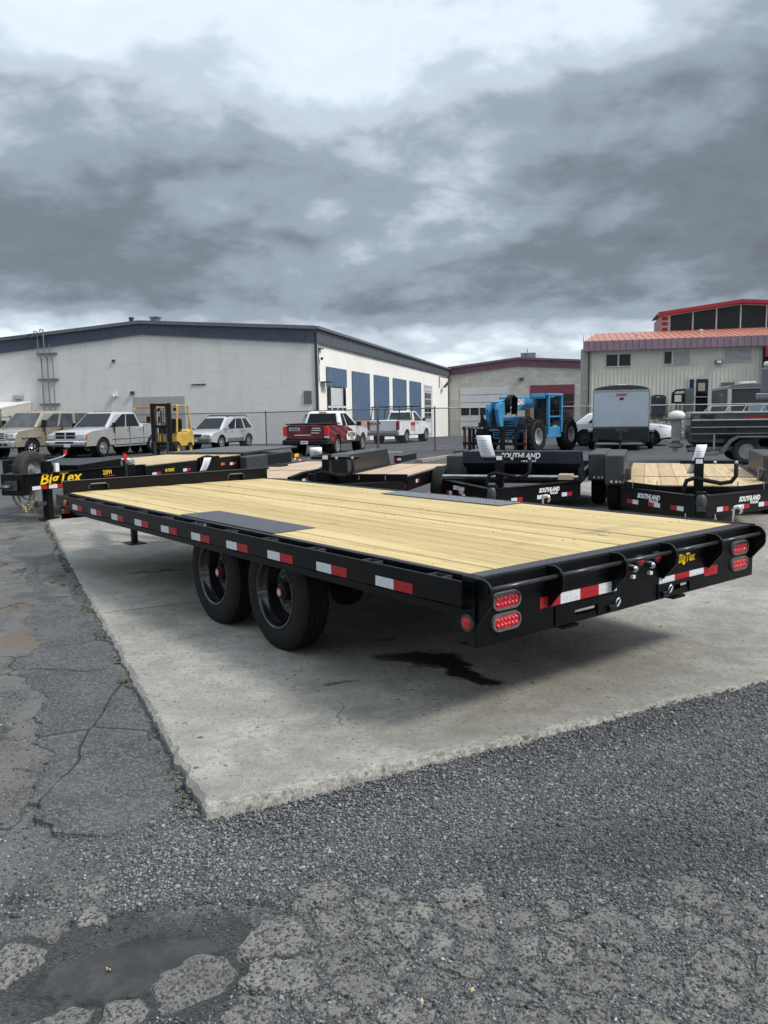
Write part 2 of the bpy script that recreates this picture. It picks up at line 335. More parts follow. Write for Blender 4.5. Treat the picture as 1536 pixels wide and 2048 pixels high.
def mk_concrete():
    b = NB('old_concrete'); p = b.pos()
    sx = b.n('ShaderNodeSeparateXYZ'); b.put(sx.inputs[0], p); X, Y = sx.outputs[0], sx.outputs[1]
    m = b.noise(p, 1.1, 7, .65, .4); f = b.noise(p, 26, 6, .7); ff = b.noise(p, 150, 3, .7)
    cc = b.mix(b.rng(m, .32, .68), (.255, .244, .213), (.395, .380, .338))
    cc = b.mix(b.math('MULTIPLY', b.rng(f, .46, .64), .50), cc, (.155, .150, .132))
    cc = b.mix(b.math('MULTIPLY', b.rng(ff, .50, .62), .55), cc, (.095, .092, .082))
    cc = b.mix(b.math('MULTIPLY', b.rng(ff, .47, .36), .55), cc, (.54, .525, .48))
    # pits, drips and spots
    for sc_, th, am, seed in ((6., .10, .9, 0), (14., .17, .85, 5), (31., .26, .7, 9)):
        v = b.n('ShaderNodeTexVoronoi', feature='F1'); b.put(v.inputs['Vector'], b.map(p, (seed, seed*.7, 0), (1, 1.0, .01))); v.inputs['Scale'].default_value = sc_
        s = b.n('ShaderNodeSeparateColor'); b.put(s.inputs[0], v.outputs['Color'])
        sp_ = b.math('MULTIPLY', b.rng(v.outputs['Distance'], th*.6, th, 1, 0), b.rng(s.outputs[0], .50, .58))
        cc = b.mix(b.math('MULTIPLY', sp_, am), cc, (.045, .043, .04))
    # broad traffic soiling under and behind the parked trailer
    cc = b.mix(b.math('MULTIPLY', b.rng(b.noise(p, 5.5, 7, .7, .3), .44, .62), .42), cc, (.17, .165, .145))
    soil = b.rng(b.noise(b.map(p, (2, 9, 0), (.8, .8, 1)), 1.0, 7, .68, .6), .42, .66)
    cc = b.mix(b.math('MULTIPLY', soil, .55), cc, (.135, .13, .112))
    # chipped, whitish rim along the front edge
    dx = b.math('ADD', X, .735); dy = b.math('SUBTRACT', Y, 3.03)
    de = b.math('ADD', b.math('MULTIPLY', dx, -.430), b.math('MULTIPLY', dy, .903))      # distance from the front edge
    chip = b.math('MULTIPLY', b.rng(b.math('ADD', de, b.math('MULTIPLY', b.math('SUBTRACT', b.noise(p, 7, 5, .7), .5), .28)), .10, .02), b.rng(b.noise(p, 38, 4, .7), .45, .6))
    cc = b.mix(b.math('MULTIPLY', chip, .5), cc, (.50, .485, .44))
    rim = b.math('MULTIPLY', b.rng(de, .12, .0), b.rng(b.noise(p, 16, 5, .7), .52, .66))
    cc = b.mix(b.math('MULTIPLY', rim, .75), cc, (.06, .056, .048))
    # oil: one large wet spot and a few small old ones
    wn_ = b.n('ShaderNodeTexNoise'); b.put(wn_.inputs['Vector'], p); wn_.inputs['Scale'].default_value = 4.2; wn_.inputs['Detail'].default_value = 7; wn_.inputs['Roughness'].default_value = .66
    wsub = b.n('ShaderNodeVectorMath', operation='SUBTRACT'); b.put(wsub.inputs[0], wn_.outputs[1]); wsub.inputs[1].default_value = (.5, .5, .5)
    wsc = b.n('ShaderNodeVectorMath', operation='SCALE'); b.put(wsc.inputs[0], wsub.outputs[0]); wsc.inputs['Scale'].default_value = .42
    wad = b.n('ShaderNodeVectorMath', operation='ADD'); b.put(wad.inputs[0], p); b.put(wad.inputs[1], wsc.outputs[0]); pw_ = wad.outputs[0]
    def blob(cx, cy, ax, ay, rot, soft=.30):
        c_, s_ = math.cos(rot), math.sin(rot)
        q = b.map(pw_, (-(cx*c_+cy*s_), -(-cx*s_+cy*c_), 0), (1, 1, 0), (0, 0, -rot)); q = b.map(q, (0, 0, 0), (1/ax, 1/ay, 0))
        ln = b.n('ShaderNodeVectorMath', operation='LENGTH'); b.put(ln.inputs[0], q)
        return b.rng(ln.outputs['Value'], 1.0, 1.0-soft)
    oil = b.math('MAXIMUM', b.math('MAXIMUM', blob(.17, 5.00, .24, .13, R(-10)), blob(.34, 4.92, .20, .17, R(-35))), blob(.47, 4.68, .20, .10, R(-55)))
    oil = b.math('MAXIMUM', oil, blob(.55, 4.53, .12, .075, R(-10)))
    olds = b.math('MAXIMUM', blob(-.27, 4.55, .09, .045, .3, .7), blob(.02, 5.38, .11, .035, 0, .6))
    olds = b.math('MAXIMUM', olds, b.math('MAXIMUM', blob(-2.35, 8.0, .40, .07, R(20), .7), blob(-1.55, 7.0, .16, .05, R(20), .7)))
    cc = b.mix(b.math('MULTIPLY', olds, .75), cc, (.035, .033, .03))
    cc = b.mix(b.math('MULTIPLY', oil, b.rng(f, .30, .50, .80, .95)), cc, (.009, .009, .008))
    # long shrinkage cracks
    wv = b.n('ShaderNodeTexNoise'); b.put(wv.inputs['Vector'], p); wv.inputs['Scale'].default_value = 1.4; wv.inputs['Detail'].default_value = 6
    ck = b.n('ShaderNodeTexVoronoi', feature='DISTANCE_TO_EDGE'); b.put(ck.inputs['Vector'], b.mix(.45, p, wv.outputs[1])); ck.inputs['Scale'].default_value = .75
    crack = b.math('MULTIPLY', b.rng(ck.outputs[0], .0008, .0030, 1, 0), b.rng(b.noise(p, .9, 2, .5), .52, .58))
    cc = b.mix(b.math('MULTIPLY', crack, .55), cc, (.06, .057, .052))
    b.bump(b.math('SUBTRACT', b.math('ADD', f, b.math('MULTIPLY', ff, .8)), b.math('MULTIPLY', crack, 2)), .55, .004)
    return b.fin(cc, b.math('SUBTRACT', .88, b.math('MULTIPLY', oil, .45)), 0, .35)
CONC = mk_concrete()

def mk_gravel():
    b = NB('crushed_stone'); a = b.n('ShaderNodeAttribute'); a.attribute_name = 'tone'
    p = b.pos(); f = b.noise(p, 160, 3, .6)
    cc = b.mix(b.math('MULTIPLY', f, .5), a.outputs['Color'], (.05, .052, .055))
    return b.fin(cc, .78, 0, .4)
GRAV = mk_gravel()
def mk_water():
    b = NB('puddle_water'); p = b.pos()
    n_ = b.noise(p, 11, 6, .65)
    b.bump(b.noise(p, 30, 3, .5), .03, .01)
    b.b.inputs['IOR'].default_value = 1.33
    a = b.n('ShaderNodeAttribute'); a.attribute_name = 'depth'
    b.put(b.b.inputs['Alpha'], b.rng(b.math('ADD', a.outputs['Fac'], b.math('MULTIPLY', b.math('SUBTRACT', n_, .5), .9)), .12, .42))
    return b.fin(b.mix(b.rng(n_, .4, .65), (.028, .029, .029), (.048, .049, .048)), .10, 0, .5)
WATER = mk_water()
def mk_block(name, c1, c2, mortar, bw, bh, fl=0.0, rot=0.0, str_=.25):
    b = NB(name); o = b.obj()
    m = b.noise(o, .45, 6, .62); st = b.noise(b.map(o, (0, 0, 0), (1.3, 1.3, .16)), 1.4, 6, .65)
    br = b.n('ShaderNodeTexBrick'); b.put(br.inputs['Vector'], b.map(o, (0, 0, 0), (1, 1, 1), (R(90), 0, 0)))
    br.inputs['Scale'].default_value = 1; br.inputs['Brick Width'].default_value = bw; br.inputs['Row Height'].default_value = bh
    br.inputs['Mortar Size'].default_value = .012; br.inputs['Mortar Smooth'].default_value = .4
    br.inputs['Color1'].default_value = (*c1, 1); br.inputs['Color2'].default_value = (*c2, 1); br.inputs['Mortar'].default_value = (*mortar, 1)
    cc = b.mix(b.math('MULTIPLY', b.rng(m, .4, .7), .22), br.outputs[0], tuple(x*.72 for x in c1))
    cc = b.mix(b.math('MULTIPLY', b.rng(st, .50, .75), .25), cc, tuple(x*.62 for x in c1))
    b.bump(br.outputs[1], -str_, .01)
    return b.fin(cc, .85, 0, .3)
WALLA = mk_block('grey_painted_block', (.655, .65, .625), (.69, .685, .66), (.61, .605, .58), .8, .2)
WALLA2 = mk_block('cream_painted_block', (.82, .805, .76), (.85, .835, .79), (.77, .755, .71), .8, .2)
WALLB = mk_block('grey_concrete_block', (.40, .388, .35), (.50, .487, .445), (.33, .32, .29), .8, .4, str_=.5)
def mk_ribbed(name, col, rough=.45, var=.1): return mat(name, col, rough, .15, var, 1.2, .5)
FASCA = mk_ribbed('slate_blue_metal', (.055, .075, .105)); FASCA2 = mk_ribbed('slate_grey_metal', (.085, .095, .115))
BLUEP = mk_ribbed('blue_panel_metal', (.105, .165, .255)); PURP = mk_ribbed('plum_metal', (.165, .085, .115))
PURPL = mk_ribbed('mauve_metal', (.25, .17, .215)); SALM = mk_ribbed('salmon_roof_metal', (.46, .185, .125)); REDM = mk_ribbed('red_metal', (.33, .018, .03))
CREAM = mk_ribbed('cream_cladding', (.60, .585, .505), .55, .07)
DOORG = mat('grey_door', (.50, .515, .53), .5, 0, .06, 1.5)
PINKW = mat('pink_block', (.45, .27, .235), .85, 0, .15, 3)
FRAMEW = mat('white_frame', (.62, .63, .62), .5, 0, .06)
PIPE = mat('pipe_grey', (.20, .205, .21), .5, .5, .15)
ROOFG = mat('roof_grey', (.13, .14, .155), .5, .2, .15)
FENCE = mat('fence_wire', (.13, .135, .14), .5, .5, .15, 6)
MOSS = mat('moss_green', (.060, .060, .030), .9, 0, .4, 30)
GRASSM = mat('weed_green', (.09, .13, .035), .7, 0, .4, 20)
ROCKM = mat('bank_rock', (.20, .185, .16), .9, 0, .5, 3, .3)
LEAFM = mat('dry_leaf', (.50, .36, .18), .8, 0, .3, 20)

# ------------------------------------------------------------------ mesh helpers
class MB:
    def __init__(s): s.v = []; s.f = []
    def add(s, vs, fs):
        o = len(s.v); s.v += [tuple(v) for v in vs]; s.f += [tuple(i+o for i in f) for f in fs]; return s
    def box(s, x0, x1, y0, y1, z0, z1, M=None):
        vs = [Vector((x, y, z)) for z in (z0, z1) for y in (y0, y1) for x in (x0, x1)]
        if M: vs = [M @ v for v in vs]
        return s.add(vs, [(0, 2, 3, 1), (4, 5, 7, 6), (0, 1, 5, 4), (2, 6, 7, 3), (0, 4, 6, 2), (1, 3, 7, 5)])
    def bar(s, a, b, w, h, upv=(0, 0, 1)):
        a = Vector(a); b = Vector(b); d = (b-a); L = d.length; d.normalize(); u = Vector(upv)
        sd = d.cross(u)
        if sd.length < 1e-4: sd = d.cross(Vector((1, 0, 0)))
        sd.normalize(); u = sd.cross(d)
        vs = [p + sd*i*w/2 + u*j*h/2 for p in (a, b) for j in (-1, 1) for i in (-1, 1)]
        return s.add(vs, [(0, 1, 3, 2), (4, 6, 7, 5), (0, 4, 5, 1), (2, 3, 7, 6), (0, 2, 6, 4), (1, 5, 7, 3)])
    def prism(s, poly, a, b, axis='y'):
        n = len(poly)
        def m(p, t): return {'y': (p[0], t, p[1]), 'x': (t, p[0], p[1]), 'z': (p[0], p[1], t)}[axis]
        vs = [m(p, a) for p in poly]+[m(p, b) for p in poly]
        return s.add(vs, [tuple(range(n))[::-1], tuple(range(n, 2*n))]+[(i, (i+1) % n, n+(i+1) % n, n+i) for i in range(n)])
    def tube(s, pts, r, n=8, cap=True):
        pts = [Vector(p) for p in pts]; rings = []; prev = None
        for i, p in enumerate(pts):
            t = (pts[min(i+1, len(pts)-1)]-pts[max(i-1, 0)]).normalized()
            if prev is None:
                a = t.cross(Vector((0, 0, 1)))
                if a.length < 1e-3: a = t.cross(Vector((1, 0, 0)))
            else: a = prev - t*prev.dot(t)
            a.normalize(); prev = a; b2 = t.cross(a)
            rr = r[i] if isinstance(r, (list, tuple)) else r
            rings.append([p+(a*math.cos(q*2*math.pi/n)+b2*math.sin(q*2*math.pi/n))*rr for q in range(n)])
        vs = [v for g_ in rings for v in g_]; fs = []
        for i in range(len(pts)-1):
            for q in range(n): fs.append((i*n+q, i*n+(q+1) % n, (i+1)*n+(q+1) % n, (i+1)*n+q))
        if cap: fs += [tuple(range(n))[::-1], tuple(range((len(pts)-1)*n, len(pts)*n))]
        return s.add(vs, fs)
    def lathe(s, prof, c=(0, 0, 0), axis='y', n=32, sgn=1, close=False, cap=True):
        """prof: (radius, offset along axis)"""
        c = Vector(c); vs = []
        for (r, h) in prof:
            for q in range(n):
                a = q*2*math.pi/n; p, w = r*math.cos(a), r*math.sin(a); h2 = h*sgn
                vs.append(c+Vector({'y': (p, h2, w), 'x': (h2, p, w), 'z': (p, w, h2)}[axis]))
        fs = []; m = len(prof)
        for i in range(m-1 if not close else m):
            for q in range(n): fs.append((i*n+q, i*n+(q+1) % n, ((i+1) % m)*n+(q+1) % n, ((i+1) % m)*n+q))
        if not close and cap:
            if prof[0][0] > 1e-6: fs.append(tuple(range(n))[::-1])
            if prof[-1][0] > 1e-6: fs.append(tuple(range((m-1)*n, m*n)))
        return s.add(vs, fs)
    def rod(s, a, b, r, n=8): return s.tube([a, b], r, n)
    def ico(s, c, r, jit=.0, sq=(1, 1, 1), sub=1):
        bm = bmesh.new(); bmesh.ops.create_icosphere(bm, subdivisions=sub, radius=1)
        vs = [Vector((v.co.x*sq[0], v.co.y*sq[1], v.co.z*sq[2]))*r*(1+random.uniform(-jit, jit))+Vector(c) for v in bm.verts]
        fs = [tuple(v.index for v in f.verts) for f in bm.faces]; bm.free(); return s.add(vs, fs)
    def quad(s, a, b, c, d): return s.add([a, b, c, d], [(0, 1, 2, 3)])
    def mesh(s, name, recalc=True, sm=False):
        me = bpy.data.meshes.new(name); me.from_pydata([tuple(v) for v in s.v], [], s.f); me.update()
        if recalc:
            bm = bmesh.new(); bm.from_mesh(me); bmesh.ops.recalc_face_normals(bm, faces=bm.faces); bm.to_mesh(me); bm.free()
        if sm:
            for p in me.polygons: p.use_smooth = True
        return me
    def build(s, name, material, parent=None, smooth=False, bevel=0., recalc=True, seg=2):
        me = s.mesh(name, recalc, smooth is True); me.materials.append(material)
        return link(name, me, parent, smooth, bevel, seg)
def link(name, me, parent=None, smooth=False, bevel=0., seg=2):
    o = bpy.data.objects.new(name, me); COL.objects.link(o)
    if parent is not None: o.parent = parent
    if bevel:
        m = o.modifiers.new('bevel', 'BEVEL'); m.width = bevel; m.segments = seg; m.limit_method = 'ANGLE'; m.angle_limit = R(35)
    if smooth == 'auto':
        for p in me.polygons: p.use_smooth = True
        try: me.set_sharp_from_angle(angle=R(38))
        except Exception: pass
    return o
def tag(o, label, cat, group=None, kind=None):
    if label: o['label'] = label
    if cat: o['category'] = cat
    if group: o['group'] = group
    if kind: o['kind'] = kind
    return o
def thing(name, label, cat, loc=(0, 0, 0), heading=None, group=None, M=None):
    o = bpy.data.objects.new(name, None); o.empty_display_size = .3; COL.objects.link(o)
    if M is not None: o.matrix_world = M
    else:
        o.location = loc
        if heading is not None: o.rotation_euler = (0, 0, R(heading))
    return tag(o, label, cat, group)
def struct(o): o['kind'] = 'structure'; return o
_tc = {}
def text_mesh(s, size, depth=.002, shear=0., bold=0., sx=1.):
    k = (s, size, depth, shear, bold, sx)
    if k in _tc: return _tc[k]
    cu = bpy.data.curves.new('lettering', 'FONT'); cu.body = s; cu.size = size; cu.shear = shear; cu.offset = bold; cu.extrude = depth/2; cu.align_x = 'CENTER'; cu.align_y = 'CENTER'; cu.resolution_u = 3
    ob = bpy.data.objects.new('lettering', cu); COL.objects.link(ob)
    dg = bpy.context.evaluated_depsgraph_get(); dg.update()
    me = bpy.data.meshes.new_from_object(ob.evaluated_get(dg)); bpy.data.objects.remove(ob); bpy.data.curves.remove(cu)
    me.transform(Matrix.Diagonal((sx, 1, 1, 1))); _tc[k] = me; return me
def text(s, size, material, parent, c, right, upd=(0, 0, 1), shear=0., bold=0., sx=1., depth=.003, name='lettering'):
    """flat lettering centred on c, reading along `right`"""
    me = text_mesh(s, size, depth, shear, bold, sx).copy(); me.materials.clear(); me.materials.append(material)
    r = Vector(right).normalized(); n = r.cross(Vector(upd)).normalized(); u = n.cross(r)
    o = bpy.data.objects.new(name, me); COL.objects.link(o); o.parent = parent
    o.matrix_local = Matrix(((r.x, u.x, n.x, c[0]), (r.y, u.y, n.y, c[1]), (r.z, u.z, n.z, c[2]), (0, 0, 0, 1)))
    return o
def fbm(x, y, s=1., o=4): return mnoise.fractal(Vector((x*s, y*s, 3.7)), 1.0, 2.0, o)
def interp(x, xs, ys): return float(np.interp(x, xs, ys))
GX = [0, 3, 4.5, 8, 14, 20, 34, 42, 50, 100, 130, 400]; GZ = [-.060, -.060, -.045, -.022, -.028, -.05, -.13, -.17, -.22, -1.5, -2, -2.6]
def gz(y): return interp(y, GX, GZ)
# slab rectangle: corner, direction along its front edge, direction along its left edge
SC = Vector((-.735, 3.03)); SF = Vector((.9026, .4305)).normalized(); SL = Vector((-SF.y, SF.x))
def slab_uv(x, y): d = Vector((x, y))-SC; return d.dot(SF), d.dot(SL)
PUD = (-.78, 2.215)
def pud_d(x, y):
    dx, dy = (x-PUD[0]), (y-PUD[1]); a = R(18)
    u = dx*math.cos(a)+dy*math.sin(a); v = -dx*math.sin(a)+dy*math.cos(a)
    return math.hypot(u/.26, v/.125)
def ground_z(x, y):
    z = gz(y)
    if y < 7:
        u, v = slab_uv(x, y)
        if v < 1.0: z += (.048-.012)*max(0, min(1, (u-.2)/2.2))*max(0, min(1, (v+1.2)/1.2))     # rises to the slab on the right
        z += .010*fbm(x, y, 1.3, 3) + .004*fbm(x, y, 6, 2)
        d = pud_d(x, y)
        if d < 2.2: z -= .020*max(0, 1-d/2.2)**.8
        z = min(z, -.008)
    return z

# ------------------------------------------------------------------ ground
def lines(segs):
    out = []
    for a, b, st in segs: out += list(np.arange(a, b-1e-6, st))
    out.append(segs[-1][1]); return out
gxs = lines([(-400, -60, 40), (-60, -10, 5), (-10, -3, .5), (-3, 3.2, .04), (3.2, 10, .5), (10, 60, 5), (60, 400, 40)])
gys = lines([(-60, 0, 10), (0, 1.5, .3), (1.5, 5.0, .04), (5.0, 14, .3), (14, 60, 2), (60, 140, 8), (140, 900, 95)])
nx, ny = len(gxs), len(gys)
gv = [(x, y, ground_z(x, y)) for y in gys for x in gxs]
gf = [(j*nx+i, j*nx+i+1, (j+1)*nx+i+1, (j+1)*nx+i) for j in range(ny-1) for i in range(nx-1)]
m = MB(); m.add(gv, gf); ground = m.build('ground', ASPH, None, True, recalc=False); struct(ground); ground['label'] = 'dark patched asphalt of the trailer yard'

# puddle in the dip
pz = ground_z(*PUD)+.0105
m = MB(); nr = 12
for k in range(nr+1):
    for q in range(64):
        a = q*2*math.pi/64; rr = 1.25*k/nr*(1+.25*fbm(math.cos(a)*1.3+5, math.sin(a)*1.3, 1.6, 4)); u = .30*rr*math.cos(a); v = .150*rr*math.sin(a); c_, s_ = math.cos(R(18)), math.sin(R(18))
        m.v.append((PUD[0]+u*c_-v*s_, PUD[1]+u*s_+v*c_, pz))
m.f = [(k*64+q, k*64+(q+1) % 64, (k+1)*64+(q+1) % 64, (k+1)*64+q) for k in range(nr) for q in range(64)]
o = m.build('puddle', WATER, None, recalc=False); struct(o); o['label'] = 'shallow puddle of rain water in the broken asphalt'
at = o.data.attributes.new('depth', 'FLOAT', 'POINT'); at.data.foreach_set('value', [1-k/nr for k in range(nr+1) for q in range(64)])

# concrete slab: three pours with open joints, broken edges
slab = bpy.data.objects.new('concrete_slab', None); COL.objects.link(slab); struct(slab); slab['label'] = 'stained pale concrete slab under the flatbed trailer'
def slab_panel(u0, u1, v0, v1):
    per = []
    def edge(a, b, n_, rough):
        for i in range(n_):
            t = i/n_; p = a+(b-a)*t; per.append((p, rough))
    st = .035
    A, B, C_, D_ = Vector((u0, v0)), Vector((u1, v0)), Vector((u1, v1)), Vector((u0, v1))
    edge(A, B, int((u1-u0)/st), .022 if v0 == 0 else .004); edge(B, C_, 40, .003); edge(C_, D_, int((u1-u0)/st/3), .004); edge(D_, A, int((v1-v0)/st), .020)
    cen = Vector(((u0+u1)/2, (v0+v1)/2)); n = len(per); rings = [[], [], []]
    for p, r in per:
        w = SC+SF*p.x+SL*p.y; j = r*fbm(w.x, w.y, 9, 4)+r*.5*fbm(w.x, w.y, 28, 3); d = (cen-p).normalized()
        ch = .010+abs(r*1.4*fbm(w.x+9, w.y, 13, 3))
        for k, (ins, z) in enumerate(((0, -.16), (.002, -.006-ch*.9), (ch*1.2+.003, 0))):
            q = p+d*(ins+j+r*.4)
            if p.y == 0 and k < 2: q = q - Vector((0, .012))*(1-k)
            w2 = SC+SF*q.x+SL*q.y; rings[k].append((w2.x, w2.y, z))
    m = MB(); vs = rings[0]+rings[1]+rings[2]
    fs = [(i, (i+1) % n, n+(i+1) % n, n+i) for i in range(n)]+[(n+i, n+(i+1) % n, 2*n+(i+1) % n, 2*n+i) for i in range(n)]+[tuple(range(2*n, 3*n))]
    m.add(vs, fs); return m.build('slab_panel', CONC, slab)
for a, b in ((0, 3.590), (3.608, 7.048), (7.066, 10.6)): slab_panel(0, 11.5, a, b)

# smooth patch strip beside the slab
pl = [(-1.13, 2.93), (-.98, 3.02), (-.87, 3.20), (-.90, 3.30), (-1.05, 3.62), (-1.40, 4.38), (-2.1, 5.9), (-2.85, 7.5), (-3.7, 9.35), (-4.20, 10.45), (-4.45, 10.6),
      (-4.75, 10.3), (-4.45, 9.4), (-3.85, 8.6), (-3.60, 7.9), (-3.05, 7.0), (-2.85, 6.2), (-2.42, 5.5), (-2.30, 4.9), (-1.95, 4.45), (-1.80, 4.0), (-1.60, 3.70), (-1.55, 3.35), (-1.42, 3.12), (-1.28, 2.97)]
def dens(pl, st=.05):
    out = []
    for i, p in enumerate(pl):
        q = pl[(i+1) % len(pl)]; n = max(1, int(math.dist(p, q)/st))
        for k in range(n): out.append((p[0]+(q[0]-p[0])*k/n, p[1]+(q[1]-p[1])*k/n))
    return out
pd = dens(pl, .028); n = len(pd); cx = sum(p[0] for p in pd)/n; cy = sum(p[1] for p in pd)/n
def inset(pd, k):
    out = []; n = len(pd)
    for i, p in enumerate(pd):
        a = Vector(pd[i-2]); b = Vector(pd[(i+2) % n]); t = (b-a).normalized(); nn = Vector((-t.y, t.x)); out.append((p[0]+nn.x*k, p[1]+nn.y*k))
    return out
jit = [(p[0]+.045*fbm(p[0], p[1], 4, 5)+.035*fbm(p[0], p[1], 17, 4), p[1]+.045*fbm(p[0]+7, p[1], 4, 5)+.03*fbm(p[0], p[1]+4, 17, 4)) for p in pd]
r1 = inset(jit, .012); r2 = inset(jit, .04)
top = lambda x, y: interp(y, [2.9, 3.5, 5, 8, 13], [-.042, -.036, -.028, -.017, -.018])
vs = [(x, y, ground_z(x, y)-.02) for x, y in jit]+[(x, y, top(x, y)-.007) for x, y in r1]+[(x, y, top(x, y)) for x, y in r2]
fs = [(i, (i+1) % n, n+(i+1) % n, n+i) for i in range(n)]+[(n+i, n+(i+1) % n, 2*n+(i+1) % n, 2*n+i) for i in range(n)]+[tuple(range(2*n, 3*n))]
m = MB(); m.add(vs, fs); o = m.build('asphalt_patch_strip', PATCH, None); struct(o); o['label'] = 'smoother grey asphalt patch strip along the left side of the slab'

# broken asphalt islands in the foreground, each its own piece of the ground
def region(x, y):
    """1 where the old sheet has broken into islands"""
    if pud_d(x, y) < 1.35: return 0
    u, v = slab_uv(x, y)
    if x < -.9: return 1 if (y < 2.62 and pud_d(x, y) > 1.5) else 0
    lim = 2.58 if x < .35 else interp(x, [.35, .8, 1.3, 2.0], [2.52, 2.40, 2.75, 3.2])
    if x < -.35: lim = 2.35
    return 1 if y < lim else 0
sites = []
for i in range(5200):
    p = (random.uniform(-2.6, 2.6), random.uniform(1.45, 3.5))
    rmin = random.choice((.045, .06, .08, .11, .15, .19))+.05*max(0, .5+.7*fbm(p[0], p[1], 1.6, 2))
    if all(math.hypot(p[0]-q[0], (p[1]-q[1])*1.05) > max(rmin, q[2])*.92 for q in sites): sites.append((*p, rmin))
def clip(poly, px, py, qx, qy):
    mx, my = (px+qx)/2, (py+qy)/2; nx_, ny_ = qx-px, qy-py; out = []
    for i in range(len(poly)):
        a, b = poly[i-1], poly[i]; da = (a[0]-mx)*nx_+(a[1]-my)*ny_; db = (b[0]-mx)*nx_+(b[1]-my)*ny_
        if (da <= 0) != (db <= 0):
            t = da/(da-db); out.append((a[0]+(b[0]-a[0])*t, a[1]+(b[1]-a[1])*t))
        if db <= 0: out.append(b)
    return out
def warp(x, y):
    return (x+.030*fbm(x, y, 7, 3)+.012*fbm(x+3, y, 26, 3), y+.030*fbm(x, y+9, 7, 3)+.012*fbm(x, y+5, 26, 3))
islands = []; npc = 0
for (x, y, r) in sites:
    if not region(x, y) or random.random() < (.05 if y < 2.4 else .30): continue
    if abs(x) > .62*y+.35: continue
    poly = [(x-.2, y-.2), (x+.2, y-.2), (x+.2, y+.2), (x-.2, y+.2)]
    for (a, b, _) in sorted(sites, key=lambda s_: (s_[0]-x)**2+(s_[1]-y)**2)[1:16]: poly = clip(poly, x, y, a, b)
    if len(poly) < 3: continue
    gap = random.choice((.004, .006, .008, .011, .016))
    pts = dens(poly, .020); n = len(pts)
    pts = [((pts[i-1][0]+4*pts[i][0]+pts[(i+1) % n][0])/6, (pts[i-1][1]+4*pts[i][1]+pts[(i+1) % n][1])/6) for i in range(n)]
    pts = [warp(*q) for q in pts]; x, y = warp(x, y)
    zt = ground_z(x, y)+random.uniform(.003, .008)
    o_, i_ = [], []
    for (px, py) in pts:
        d = math.hypot(px-x, py-y); k = max(.3, (d-gap)/d)*(1+.05*fbm(px, py, 40, 3)); ox, oy = x+(px-x)*k, y+(py-y)*k
        o_.append((ox-x, oy-y, -.016)); k2 = k*max(.4, (d-gap-.008)/d); i_.append(((px-x)*k2, (py-y)*k2, .001*fbm(px, py, 30, 2)))
    m = MB(); m.add(o_+i_+[(0, 0, .003)], [(i, (i+1) % n, n+(i+1) % n, n+i) for i in range(n)]+[(n+i, n+(i+1) % n, 2*n) for i in range(n)])
    o = m.build('asphalt_piece', PIECE, ground, 'auto'); o.location = (x, y, zt); islands.append((x, y, [(x+a, y+b) for a, b, _ in o_])); npc += 1

# loose crushed stone: one mass
def in_poly(x, y, poly):
    c_ = False
    for i in range(len(poly)):
        a, b = poly[i-1], poly[i]
        if (a[1] > y) != (b[1] > y) and x < (b[0]-a[0])*(y-a[1])/(b[1]-a[1])+a[0]: c_ = not c_
    return c_
bm = bmesh.new(); bm.free(); icv = np.array([(1, 0, 0), (-1, 0, 0), (0, 1, 0), (0, -1, 0), (0, 0, 1), (0, 0, -1), (.62, .62, .45), (-.62, -.55, .5)], float)
icf = np.array([(0, 2, 6), (2, 4, 6), (4, 0, 6), (2, 1, 4), (1, 3, 7), (3, 4, 7), (4, 1, 7), (3, 0, 4), (2, 0, 5), (1, 2, 5), (3, 1, 5), (0, 3, 5)])
NV = len(icv)
variants = [icv*(1+np.random.uniform(-.30, .34, (NV, 1)))*np.random.uniform(.75, 1.3, (1, 3)) for _ in range(40)]
V, F, T = [], [], []; cnt = 0
igrid = {}
for x, y, p in islands:
    xs_ = [a for a, b in p]; ys_ = [b for a, b in p]
    for gi in range(int(min(xs_)//.1), int(max(xs_)//.1)+1):
        for gj in range(int(min(ys_)//.1), int(max(ys_)//.1)+1): igrid.setdefault((gi, gj), []).append(p)
for _ in range(330000):
    y = 1.72+3.1*random.random()**1.35; x = random.uniform(-.60*y-.25, .60*y+.25)
    u, v = slab_uv(x, y)
    if u > .01 and v > .03: continue
    if x < -.85 and in_poly(x, y, pl): continue
    d = pud_d(x, y)
    if d < 1.05: continue
    keep = 1.0
    if d < 2.0: keep = .10
    if x < -.95: keep *= .30
    if x < -1.2 and y > 2.6: keep *= .35
    nn = fbm(x, y, 2.2, 4)
    dark = (x > .2 and abs(y-2.72-.12*x) < .16+.1*nn)
    if dark: keep *= .75
    onis = False
    for ip in igrid.get((int(x//.1), int(y//.1)), ()):
        if in_poly(x, y, ip): onis = True; break
    if onis: keep *= .045
    if y < 2.5 and not onis: keep *= .75
    if y > 3.4: keep *= .85
    if random.random() > keep*.72: continue
    r = random.lognormvariate(math.log(.0036), .36)*(1.08 if y > 2.4 else .95); r = min(max(r, .0018), .0115)
    vv = variants[random.randrange(40)]; a = random.uniform(0, 6.283); ca, sa = math.cos(a), math.sin(a)
    rot = np.array([[ca, -sa, 0], [sa, ca, 0], [0, 0, .72]])
    z = ground_z(x, y)+r*.25+(.010 if onis else 0)
    if v > -.30 and u > 0: z += .010*(1+v/.30)*random.random()     # banked up against the slab
    V.append((vv*r)@rot.T+np.array([x, y, z])); F.append(icf+NV*cnt); cnt += 1
    t = random.choice((.045, .075, .11, .15, .20, .28)) * random.uniform(.8, 1.15)*(1.0+.25*max(0, min(1, 1+v/.8)))
    if d < 2.1: t *= .45
    elif dark: t *= .72
    if random.random() < .006: t = random.uniform(.4, .62)
    T.append((t*.97, t, t*1.04, 1.))
